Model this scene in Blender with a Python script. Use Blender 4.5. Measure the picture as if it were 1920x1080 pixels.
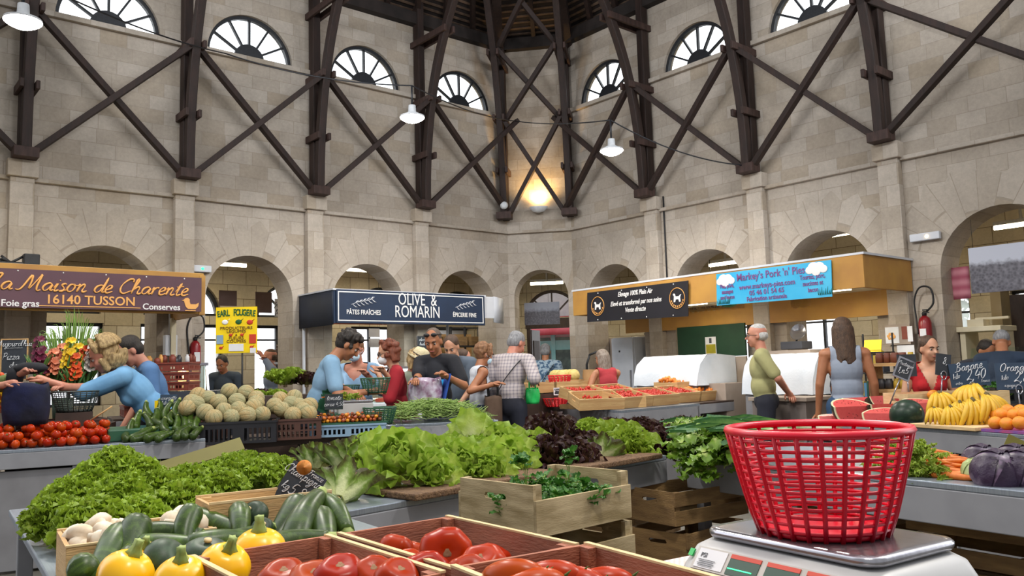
import bpy, bmesh, math, random
import numpy as np
from mathutils import Vector, Matrix, Euler
from math import sin, cos, pi, radians as R, sqrt, atan2

for _o in list(bpy.data.objects):
 bpy.data.objects.remove(_o)
SC = bpy.context.scene
COL = SC.collection
random.seed(7)

# ------------------------------------------------------------------ camera
CAM_H, FPX, PITCH, ROLL = 1.30, 1540.64, 0.0999, 0.0291
cd = bpy.data.cameras.new('camera')
cd.sensor_width = 36.0
cd.lens = FPX / 1920 * 36.0
cd.clip_start, cd.clip_end = 0.05, 300
cam = bpy.data.objects.new('camera', cd)
COL.objects.link(cam)
_sp, _cp, _sr, _cr = sin(PITCH), cos(PITCH), sin(ROLL), cos(ROLL)
_right = Vector((_cr, _sr * _sp, -_sr * _cp))
_up = Vector((_sr, -_cr * _sp, _cr * _cp))
_fwd = Vector((0, _cp, _sp))
cam.matrix_world = Matrix(((_right.x, _up.x, -_fwd.x, 0), (_right.y, _up.y, -_fwd.y, 0),
       (_right.z, _up.z, -_fwd.z, CAM_H), (0, 0, 0, 1)))
SC.camera = cam

# ------------------------------------------------------------------ view, world, big lights
SC.view_settings.view_transform = 'Standard'
SC.view_settings.look = 'None'
SC.view_settings.exposure = 0.46
SC.view_settings.gamma = 1.0
SC.view_settings.use_curve_mapping = False
SC.cycles.use_denoising = True
SC.cycles.max_bounces = 8
SC.cycles.diffuse_bounces = 4
SC.cycles.transparent_max_bounces = 12
SC.cycles.sample_clamp_indirect = 6
SC.cycles.caustics_reflective = False
SC.cycles.caustics_refractive = False

world = bpy.data.worlds.new('world')
SC.world = world
world.use_nodes = True
_wn = world.node_tree
_bg = _wn.nodes['Background']
# bright street daylight beyond the windows ahead, the dimmer far half of the hall behind
_tc = _wn.nodes.new('ShaderNodeTexCoord')
_sx = _wn.nodes.new('ShaderNodeSeparateXYZ')
_wn.links.new(_tc.outputs['Generated'], _sx.inputs[0])
_mr = _wn.nodes.new('ShaderNodeMapRange')
_wn.links.new(_sx.outputs[1], _mr.inputs['Value'])
for _k, _v in (('From Min', -.05), ('From Max', .3), ('To Min', .42), ('To Max', 2.4)):
 _mr.inputs[_k].default_value = _v
_wn.links.new(_mr.outputs[0], _bg.inputs['Strength'])
_bg.inputs['Color'].default_value = (0.95, 0.97, 1.0, 1)

def light(name, kind, loc, energy, color=(1, 1, 1), size=0.3, rot=(0, 0, 0), size_y=None, spot=None, blend=.6):
 d = bpy.data.lights.new(name, kind)
 d.energy = energy
 d.color = color
 if kind == 'AREA':
  d.size = size
  if size_y:
   d.shape = 'RECTANGLE'
   d.size_y = size_y
  else:
   d.shape = 'DISK'
 else:
  d.shadow_soft_size = size
 if spot:
  d.spot_size = spot
  d.spot_blend = blend
 o = bpy.data.objects.new(name, d)
 o.location = loc
 o.rotation_euler = rot
 COL.objects.link(o)
 return o

# ------------------------------------------------------------------ pixel -> place helpers
def ray(px, py):
 X = (px - 960) / FPX
 V = (540 - py) / FPX
 X, V = X * _cr + V * _sr, -X * _sr + V * _cr
 return Vector((X, _cp - V * _sp, _sp + V * _cp))

def at_z(px, py, z):
 r = ray(px, py)
 return r * ((z - CAM_H) / r.z) + Vector((0, 0, CAM_H))

def at_d(px, py, d):
 r = ray(px, py)
 return r * (d / r.y) + Vector((0, 0, CAM_H))

# wall frames: local x along the wall (to the right seen from the hall), local +y outwards
WA = 0.7027
U = Vector((cos(WA), sin(WA), 0))
W_ = Vector((sin(WA), -cos(WA), 0))
BAY = 1.8541
L0 = Vector((-5.7159, 9.4378, 0))
R0 = Vector((2.2530, 12.6272, 0))
CA = L0 + U * (BAY * 4)
CB = R0 - W_ * BAY
CANG = atan2(CB.y - CA.y, CB.x - CA.x)
CLEN = (CB - CA).length
LANG, RANG = WA, WA - pi / 2

class Fr:
 """a vertical reference frame: local x along, y away from the hall, z up"""
 def __init__(s, o, a):
  s.o, s.a = Vector(o), a
  s.x = Vector((cos(a), sin(a), 0))
  s.y = Vector((-sin(a), cos(a), 0))

 def w(s, x, y, z=0):
  return s.o + s.x * x + s.y * y + Vector((0, 0, z))

 def hit(s, px, py, y=0):
  """place where the sight line meets the plane at local depth y: (x, z)"""
  r = ray(px, py)
  q = s.o + s.y * y
  t = (s.y.x * q.x + s.y.y * q.y) / (s.y.x * r.x + s.y.y * r.y)
  p = r * t
  return (p - q).dot(s.x), p.z + CAM_H

FL, FR_, FC = Fr(L0, LANG), Fr(R0, RANG), Fr(CA, CANG)

# daylight falling in through the half-round windows of the two walls behind the camera
for _fr, _s in ((FL, (1.5, 4.2, 6.6)), (FR_, (-.5, 1.6, 4.2))):
 for _x in _s:
  _o = light('window_daylight', 'AREA', _fr.w(_x, -9.5, 6.1), 36, (.93, .96, 1), 1.2, (R(84), 0, _fr.a), .7)
  _o.data.spread = R(110)

# ------------------------------------------------------------------ materials
def lin(h):
 h = h.lstrip('#')
 c = [int(h[i:i + 2], 16) / 255 for i in (0, 2, 4)]
 return tuple(x / 12.92 if x <= 0.04045 else ((x + 0.055) / 1.055) ** 2.4 for x in c) + (1,)

def nd(nt, t, ins=None, **kw):
 n = nt.nodes.new(t)
 for k, v in kw.items():
  setattr(n, k, v)
 for k, v in (ins or {}).items():
  s = n.inputs[k]
  if isinstance(v, bpy.types.NodeSocket):
   nt.links.new(v, s)
  else:
   s.default_value = v
 return n

def mth(nt, op, a, b=0.0, c=0.0):
 return nd(nt, 'ShaderNodeMath', {0: a, 1: b, 2: c}, operation=op).outputs[0]

def mixc(nt, f, a, b, blend='MIX'):
 n = nd(nt, 'ShaderNodeMix', {0: f}, data_type='RGBA', blend_type=blend)
 for i, v in ((6, a), (7, b)):
  if isinstance(v, bpy.types.NodeSocket):
   nt.links.new(v, n.inputs[i])
  else:
   n.inputs[i].default_value = v
 return n.outputs[2]

def newmat(name):
 m = bpy.data.materials.new(name)
 m.use_nodes = True
 nt = m.node_tree
 return m, nt, nt.nodes['Principled BSDF']

def mat(name, c1, c2=None, rough=.6, scale=8, detail=4, stretch=(1, 1, 1), bump=0, bscale=None, metal=0, spec=.5,
  rand=0, sss=0, ramp=(.35, .65), emit=0, trans=0, coat=0, hue=0):
 """principled surface whose colour wanders between two of its own tones"""
 m, nt, b = newmat(name)
 tc = nd(nt, 'ShaderNodeTexCoord')
 mp = nd(nt, 'ShaderNodeMapping', {'Vector': tc.outputs['Object'], 'Scale': stretch})
 a = lin(c1)
 if c2:
  no = nd(nt, 'ShaderNodeTexNoise', {'Vector': mp.outputs[0], 'Scale': scale, 'Detail': detail})
  mr = nd(nt, 'ShaderNodeMapRange', {'Value': no.outputs['Fac'], 'From Min': ramp[0], 'From Max': ramp[1]})
  col = mixc(nt, mr.outputs[0], a, lin(c2))
 else:
  rgb = nd(nt, 'ShaderNodeRGB')
  rgb.outputs[0].default_value = a
  col = rgb.outputs[0]
 if rand or hue:
  oi = nd(nt, 'ShaderNodeObjectInfo')
  v = nd(nt, 'ShaderNodeMapRange', {'Value': oi.outputs['Random'], 'To Min': 1 - rand, 'To Max': 1 + rand})
  w = mth(nt, 'FRACT', mth(nt, 'MULTIPLY', oi.outputs['Random'], 7.31))
  h = nd(nt, 'ShaderNodeMapRange', {'Value': w, 'To Min': .5, 'To Max': .5 + hue})
  hs = nd(nt, 'ShaderNodeHueSaturation', {'Hue': h.outputs[0], 'Value': v.outputs[0], 'Color': col})
  col = hs.outputs[0]
 nt.links.new(col, b.inputs['Base Color'])
 b.inputs['Roughness'].default_value = rough
 b.inputs['Metallic'].default_value = metal
 b.inputs['Specular IOR Level'].default_value = spec
 if coat:
  b.inputs['Coat Weight'].default_value = coat
  b.inputs['Coat Roughness'].default_value = .1
 if sss:
  b.inputs['Subsurface Weight'].default_value = sss
  b.inputs['Subsurface Radius'].default_value = (.02, .01, .006)
  b.inputs['Subsurface Scale'].default_value = .5
 if trans:
  b.inputs['Transmission Weight'].default_value = trans
 if emit:
  nt.links.new(col, b.inputs['Emission Color'])
  b.inputs['Emission Strength'].default_value = emit
 if bump:
  nb = nd(nt, 'ShaderNodeTexNoise', {'Vector': mp.outputs[0], 'Scale': bscale or scale * 4, 'Detail': 5})
  bm = nd(nt, 'ShaderNodeBump', {'Height': nb.outputs['Fac'], 'Strength': bump, 'Distance': .01})
  nt.links.new(bm.outputs[0], b.inputs['Normal'])
 return m

def leafmat(name, stem, mid, edge, trans=.35, rough=.45, p0=.15, p1=.6, rand=.08, scale=35, dark=None):
 """leaf: pale rib at the base to the coloured rim (attribute 'edge'), lets some light through"""
 m, nt, b = newmat(name)
 at = nd(nt, 'ShaderNodeAttribute', attribute_name='edge')
 tc = nd(nt, 'ShaderNodeTexCoord')
 no = nd(nt, 'ShaderNodeTexNoise', {'Vector': tc.outputs['Object'], 'Scale': scale, 'Detail': 3})
 f = mth(nt, 'ADD', at.outputs['Fac'], mth(nt, 'MULTIPLY', mth(nt, 'SUBTRACT', no.outputs['Fac'], .5), .45))
 cr = nd(nt, 'ShaderNodeValToRGB', {'Fac': f})
 e = cr.color_ramp.elements
 e[0].position, e[0].color = p0, lin(stem)
 e[1].position, e[1].color = 1, lin(edge)
 k = e.new(p1)
 k.color = lin(mid)
 oi = nd(nt, 'ShaderNodeObjectInfo')
 v = nd(nt, 'ShaderNodeMapRange', {'Value': oi.outputs['Random'], 'To Min': 1 - rand, 'To Max': 1 + rand})
 hs = nd(nt, 'ShaderNodeHueSaturation', {'Value': v.outputs[0], 'Color': cr.outputs[0]})
 nt.links.new(hs.outputs[0], b.inputs['Base Color'])
 b.inputs['Roughness'].default_value = rough
 b.inputs['Specular IOR Level'].default_value = .4
 nb = nd(nt, 'ShaderNodeTexNoise', {'Vector': tc.outputs['Object'], 'Scale': 90, 'Detail': 3})
 bm = nd(nt, 'ShaderNodeBump', {'Height': nb.outputs['Fac'], 'Strength': .35, 'Distance': .006})
 nt.links.new(bm.outputs[0], b.inputs['Normal'])
 tr = nd(nt, 'ShaderNodeBsdfTranslucent', {'Color': hs.outputs[0]})
 mx = nd(nt, 'ShaderNodeMixShader', {0: trans, 1: b.outputs[0], 2: tr.outputs[0]})
 nt.links.new(mx.outputs[0], nt.nodes['Material Output'].inputs['Surface'])
 return m

def stonemat(name, arches=None, tint=('#beb3a6', '#a89b8b', '#c1aa86'), bw=.4, bh=.185, mortar='#a89c8d'):
 """coursed limestone blocks; round each arch the joints fan out as voussoirs. arches: (period, offset, spring, radius)"""
 m, nt, b = newmat(name)
 tc = nd(nt, 'ShaderNodeTexCoord')
 sx = nd(nt, 'ShaderNodeSeparateXYZ', {0: tc.outputs['Object']})
 x, y, z = sx.outputs
 xx = mth(nt, 'ADD', x, y)
 vec = nd(nt, 'ShaderNodeCombineXYZ', {0: xx, 1: z}).outputs[0]
 wob = nd(nt, 'ShaderNodeTexNoise', {'Vector': tc.outputs['Object'], 'Scale': 1.3, 'Detail': 2})
 if arches:
  per, off, spring, rad, band = arches
  xm = mth(nt, 'SUBTRACT', mth(nt, 'FLOORED_MODULO', mth(nt, 'SUBTRACT', x, off - per / 2), per), per / 2)
  zz = mth(nt, 'SUBTRACT', z, spring)
  rr = mth(nt, 'SQRT', mth(nt, 'ADD', mth(nt, 'MULTIPLY', xm, xm), mth(nt, 'MULTIPLY', zz, zz)))
  an = mth(nt, 'ARCTAN2', zz, xm)
  v2 = nd(nt, 'ShaderNodeCombineXYZ', {0: mth(nt, 'MULTIPLY', rr, .31), 1: mth(nt, 'MULTIPLY', an, bh / .26)}).outputs[0]
  lim = mth(nt, 'ADD', rad + band, mth(nt, 'MULTIPLY', mth(nt, 'PINGPONG', mth(nt, 'MULTIPLY', an, 3.1), .5), .3))
  msk = mth(nt, 'MULTIPLY', mth(nt, 'LESS_THAN', rr, lim), mth(nt, 'GREATER_THAN', zz, 0.0))
  mv = nd(nt, 'ShaderNodeMix', {0: msk}, data_type='VECTOR')
  nt.links.new(vec, mv.inputs[4])
  nt.links.new(v2, mv.inputs[5])
  vec = mv.outputs[1]
 br = nd(nt, 'ShaderNodeTexBrick', {'Vector': vec, 'Color1': lin(tint[0]), 'Color2': lin(tint[1]), 'Mortar': lin(mortar),
          'Scale': 1.0, 'Mortar Size': .0045, 'Mortar Smooth': .3, 'Bias': -.1,
          'Brick Width': bw, 'Row Height': bh}, offset=.45, offset_frequency=2, squash=.8, squash_frequency=3)
 br2 = nd(nt, 'ShaderNodeTexBrick', {'Vector': vec, 'Color1': (0, 0, 0, 1), 'Color2': (1, 1, 1, 1), 'Mortar': (0, 0, 0, 1), 'Scale': 1.0,
  'Mortar Size': .0045, 'Bias': -.72, 'Brick Width': bw, 'Row Height': bh}, offset=.45, offset_frequency=2, squash=.8, squash_frequency=3)
 n1 = nd(nt, 'ShaderNodeTexNoise', {'Vector': tc.outputs['Object'], 'Scale': 1.1, 'Detail': 6, 'Roughness': .65})
 n2 = nd(nt, 'ShaderNodeTexNoise', {'Vector': tc.outputs['Object'], 'Scale': 22, 'Detail': 6, 'Roughness': .7})
 col = mixc(nt, mth(nt, 'MULTIPLY', br2.outputs['Color'], .55), br.outputs['Color'], lin(tint[2]))
 g = nd(nt, 'ShaderNodeMapRange', {'Value': n1.outputs['Fac'], 'From Min': .3, 'From Max': .7, 'To Min': .78, 'To Max': 1.1})
 g2 = nd(nt, 'ShaderNodeMapRange', {'Value': n2.outputs['Fac'], 'From Min': .3, 'From Max': .7, 'To Min': .88, 'To Max': 1.08})
 gg = mth(nt, 'MULTIPLY', g.outputs[0], g2.outputs[0])
 gc = nd(nt, 'ShaderNodeCombineColor', {0: gg, 1: gg, 2: gg}).outputs[0]
 col = mixc(nt, 1.0, col, gc, 'MULTIPLY')
 nt.links.new(col, b.inputs['Base Color'])
 b.inputs['Roughness'].default_value = .9
 b.inputs['Specular IOR Level'].default_value = .2
 hgt = mth(nt, 'ADD', mth(nt, 'MULTIPLY', br.outputs['Fac'], -1.0), mth(nt, 'MULTIPLY', n2.outputs['Fac'], .5))
 bm = nd(nt, 'ShaderNodeBump', {'Height': hgt, 'Strength': .35, 'Distance': .012})
 nt.links.new(bm.outputs[0], b.inputs['Normal'])
 return m

# ------------------------------------------------------------------ mesh building
class MB:
 def __init__(s):
  s.v, s.f, s.m, s.s, s.e = [], [], [], [], []

 def add(s, vs, fs, m=0, smooth=False, M=None, edge=None):
  k = len(s.v)
  if M is not None:
   vs = [M @ Vector(v) for v in vs]
  s.v += [tuple(v) for v in vs]
  s.e += list(edge) if edge is not None else [0.0] * len(vs)
  for f in fs:
   s.f.append([i + k for i in f])
   s.m.append(m)
   s.s.append(smooth)

 def box(s, c, d, m=0, M=None):
  x, y, z = c
  a, b, h = d[0] / 2, d[1] / 2, d[2] / 2
  vs = [(x + i * a, y + j * b, z + k * h) for i in (-1, 1) for j in (-1, 1) for k in (-1, 1)]
  s.add(vs, [(0, 1, 3, 2), (4, 6, 7, 5), (0, 4, 5, 1), (2, 3, 7, 6), (0, 2, 6, 4), (1, 5, 7, 3)], m, False, M)

 def beam(s, p0, p1, w, h, m=0, up=(0, 0, 1)):
  p0, p1 = Vector(p0), Vector(p1)
  d = p1 - p0
  L = d.length
  d.normalize()
  x = d.cross(Vector(up))
  if x.length < 1e-4:
   x = d.cross(Vector((0, 1, 0)))
  x.normalize()
  z = x.cross(d)
  M = Matrix(((x.x, d.x, z.x, p0.x), (x.y, d.y, z.y, p0.y), (x.z, d.z, z.z, p0.z), (0, 0, 0, 1)))
  s.box((0, L / 2, 0), (w, L, h), m, M)

 def sweep(s, pts, w, h, m=0, side=(1, 0, 0)):
  """rectangular section swept along a path; side = direction of the width"""
  pts = [Vector(p) for p in pts]
  sd = Vector(side).normalized()
  vs = []
  for i, p in enumerate(pts):
   t = (pts[min(i + 1, len(pts) - 1)] - pts[max(i - 1, 0)]).normalized()
   n = t.cross(sd).normalized()
   for a, b in ((-1, -1), (1, -1), (1, 1), (-1, 1)):
    vs.append(p + sd * (a * w / 2) + n * (b * h / 2))
  fs = []
  for i in range(len(pts) - 1):
   for j in range(4):
    a, b = i * 4 + j, i * 4 + (j + 1) % 4
    fs.append((a, b, b + 4, a + 4))
  fs += [(3, 2, 1, 0), tuple(len(vs) - 4 + j for j in range(4))]
  s.add(vs, fs, m)

 def tube(s, pts, r, n=8, m=0, closed=False, caps=True, edge=None, flat=1.0):
  pts = [Vector(p) for p in pts]
  N = len(pts)
  rs = r if isinstance(r, (list, tuple)) else [r] * N
  vs, ed = [], []
  ref = None
  for i, p in enumerate(pts):
   if closed:
    t = pts[(i + 1) % N] - pts[i - 1]
   else:
    t = pts[min(i + 1, N - 1)] - pts[max(i - 1, 0)]
   t.normalize()
   if ref is None:
    ref = t.orthogonal().normalized()
   ref = (ref - t * ref.dot(t))
   if ref.length < 1e-6:
    ref = t.orthogonal()
   ref.normalize()
   q = t.cross(ref)
   for j in range(n):
    a = 2 * pi * j / n
    vs.append(p + (ref * cos(a) + q * sin(a) * flat) * rs[i])
    ed.append(edge[i] if edge else 0)
  fs = []
  for i in range(N if closed else N - 1):
   for j in range(n):
    a, b = i * n + j, i * n + (j + 1) % n
    c, d = ((i + 1) % N) * n + (j + 1) % n, ((i + 1) % N) * n + j
    fs.append((a, b, c, d))
  if caps and not closed:
   fs.append(tuple(range(n - 1, -1, -1)))
   fs.append(tuple((N - 1) * n + j for j in range(n)))
  s.add(vs, fs, m, True, None, ed)

 def lathe(s, prof, n=16, m=0, M=None, smooth=True, lobes=None, caps=True):
  """profile of (radius, z); lobes(angle, t) multiplies the radius"""
  vs, fs = [], []
  P = len(prof)
  for i, (r, z) in enumerate(prof):
   for j in range(n):
    a = 2 * pi * j / n
    q = r * (lobes(a, i / (P - 1)) if lobes else 1)
    vs.append((q * cos(a), q * sin(a), z))
  for i in range(P - 1):
   for j in range(n):
    a, b = i * n + j, i * n + (j + 1) % n
    fs.append((a, b, b + n, a + n))
  if caps:
   if prof[0][0] > 1e-5:
    fs.append(tuple(range(n - 1, -1, -1)))
   if prof[-1][0] > 1e-5:
    fs.append(tuple((P - 1) * n + j for j in range(n)))
  s.add(vs, fs, m, smooth, M)

 def ell(s, c, r, m=0, n=12, k=8, M=None, jit=0):
  c = Vector(c)
  vs, fs = [], []
  if not hasattr(r, '__len__'):
   r = (r, r, r)
  vs.append((0, 0, -1))
  for i in range(1, k):
   t = pi * i / k
   for j in range(n):
    a = 2 * pi * j / n
    vs.append((sin(t) * cos(a), sin(t) * sin(a), -cos(t)))
  vs.append((0, 0, 1))
  out = []
  for v in vs:
   g = 1 + random.uniform(-jit, jit)
   out.append((c.x + v[0] * r[0] * g, c.y + v[1] * r[1] * g, c.z + v[2] * r[2] * g))
  for j in range(n):
   fs.append((0, 1 + (j + 1) % n, 1 + j))
   fs.append((len(vs) - 1, len(vs) - 1 - n + j, len(vs) - 1 - n + (j + 1) % n))
  for i in range(k - 2):
   for j in range(n):
    a, b = 1 + i * n + j, 1 + i * n + (j + 1) % n
    fs.append((a, b, b + n, a + n))
  s.add(out, fs, m, True, M)

 def cap(s, p0, p1, r0, r1, m=0, n=12, flat=1.0):
  """round-ended tapering limb"""
  p0, p1 = Vector(p0), Vector(p1)
  d = p1 - p0
  L = d.length
  q = d.to_track_quat('Z', 'Y').to_matrix().to_4x4()
  q.translation = p0
  pr = []
  for i in range(4):
   a = pi / 2 * i / 4
   pr.append((r0 * sin(a), -r0 * cos(a)))
  pr += [(r0, 0), (r0 * .5 + r1 * .5, L * .5), (r1, L)]
  for i in range(1, 5):
   a = pi / 2 * i / 4
   pr.append((max(r1 * cos(a), 1e-4), L + r1 * sin(a)))
  pr[0] = (1e-4, -r0)
  if flat != 1.0:
   q = q @ Matrix.Diagonal((1, flat, 1, 1))
  s.lathe(pr, n, m, q)

 def grid(s, pts, m=0, smooth=True, edge=None, M=None):
  """pts: rows of points"""
  nr, nc = len(pts), len(pts[0])
  vs = [p for row in pts for p in row]
  fs = [(i * nc + j, i * nc + j + 1, (i + 1) * nc + j + 1, (i + 1) * nc + j) for i in range(nr - 1) for j in range(nc - 1)]
  ed = [e for row in edge for e in row] if edge else None
  s.add(vs, fs, m, smooth, M, ed)

 def mesh(s, name, mats):
  me = bpy.data.meshes.new(name)
  me.from_pydata(s.v, [], s.f)
  for mm in (mats if isinstance(mats, (list, tuple)) else [mats]):
   me.materials.append(mm)
  me.polygons.foreach_set('material_index', s.m)
  me.polygons.foreach_set('use_smooth', s.s)
  if any(s.e):
   a = me.attributes.new('edge', 'FLOAT', 'POINT')
   a.data.foreach_set('value', s.e)
  me.update()
  return me

 def obj(s, name, mats, parent=None, loc=(0, 0, 0), rot=(0, 0, 0), bevel=0, solid=0, sub=0):
  return link(name, s.mesh(name, mats), parent, loc, rot, bevel, solid, sub)

def link(name, me, parent=None, loc=(0, 0, 0), rot=(0, 0, 0), bevel=0, solid=0, sub=0):
 o = bpy.data.objects.new(name, me)
 COL.objects.link(o)
 o.location = loc
 o.rotation_euler = rot
 if parent:
  o.parent = parent
 if solid:
  md = o.modifiers.new('solid', 'SOLIDIFY')
  md.thickness = solid
  md.offset = 0
 if bevel:
  md = o.modifiers.new('bevel', 'BEVEL')
  md.width = bevel
  md.segments = 2
  md.limit_method = 'ANGLE'
  md.harden_normals = False
 if sub:
  md = o.modifiers.new('sub', 'SUBSURF')
  md.levels = md.render_levels = sub
 return o

def tag(o, label, cat, group=None, kind=None):
 if label:
  o['label'] = label
 if cat:
  o['category'] = cat
 if group:
  o['group'] = group
 if kind:
  o['kind'] = kind
 return o

def thing(name, label, cat, loc=(0, 0, 0), rotz=0, group=None, rot=None):
 o = bpy.data.objects.new(name, None)
 COL.objects.link(o)
 o.empty_display_size = .05
 o.location = loc
 o.rotation_euler = rot if rot else (0, 0, rotz)
 return tag(o, label, cat, group)

_kids = {}

def dup(root, loc, rot=(0, 0, 0), label=None, group=None, scale=None):
 r = root.copy()
 COL.objects.link(r)
 r.location = loc
 r.rotation_euler = rot
 if scale:
  r.scale = (scale,) * 3 if not hasattr(scale, '__len__') else scale
 if label:
  r['label'] = label
 if group:
  r['group'] = group
 for ch in root.children:
  c = ch.copy()
  COL.objects.link(c)
  c.parent = r
  for g in ch.children:
   d = g.copy()
   COL.objects.link(d)
   d.parent = c
 return r

def struct(o):
 o['kind'] = 'structure'
 return o

def panel_data(outline, holes, depth):
 """flat board with openings cut through it: local x, z in the board, thickness along +y"""
 cu = bpy.data.curves.new('tmp', 'CURVE')
 cu.dimensions = '2D'
 cu.fill_mode = 'BOTH'
 cu.extrude = depth / 2
 for poly in [outline] + list(holes):
  sp = cu.splines.new('POLY')
  sp.points.add(len(poly) - 1)
  for i, p in enumerate(poly):
   sp.points[i].co = (p[0], p[1], 0, 1)
  sp.use_cyclic_u = True
 ob = bpy.data.objects.new('tmp', cu)
 COL.objects.link(ob)
 bpy.context.view_layer.update()
 me = bpy.data.meshes.new_from_object(ob)
 vs = [(v.co.x, depth / 2 - v.co.z, v.co.y) for v in me.vertices]
 fs = [tuple(p.vertices) for p in me.polygons]
 bpy.data.objects.remove(ob)
 bpy.data.curves.remove(cu)
 bpy.data.meshes.remove(me)
 return vs, fs

def arc(cx, cz, r, a0, a1, n=20):
 return [(cx + r * cos(a0 + (a1 - a0) * i / n), cz + r * sin(a0 + (a1 - a0) * i / n)) for i in range(n + 1)]

def rect(x0, z0, x1, z1):
 return [(x0, z0), (x1, z0), (x1, z1), (x0, z1)]

def text(body, size, m, parent, loc=(0, 0, 0), depth=.002, shear=0, align='CENTER', width=1.0, name='lettering', bold=0, rotz=0, tilt=0):
 """raised lettering facing local -y"""
 cu = bpy.data.curves.new('tmp', 'FONT')
 cu.body = body
 cu.size = size
 cu.shear = shear
 cu.align_x = align
 cu.align_y = 'CENTER'
 cu.extrude = depth
 cu.offset = bold
 cu.resolution_u = 3
 ob = bpy.data.objects.new('tmp', cu)
 COL.objects.link(ob)
 bpy.context.view_layer.update()
 me = bpy.data.meshes.new_from_object(ob)
 bpy.data.objects.remove(ob)
 bpy.data.curves.remove(cu)
 c, s_ = cos(tilt), sin(tilt)
 for v in me.vertices:
  x, y, z = v.co.x * width, v.co.y, v.co.z
  v.co = (x * c - y * s_, -z, x * s_ + y * c)
 me.materials.clear()
 me.materials.append(m)
 me.name = name
 return link(name, me, parent, loc, (0, 0, rotz))

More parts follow.
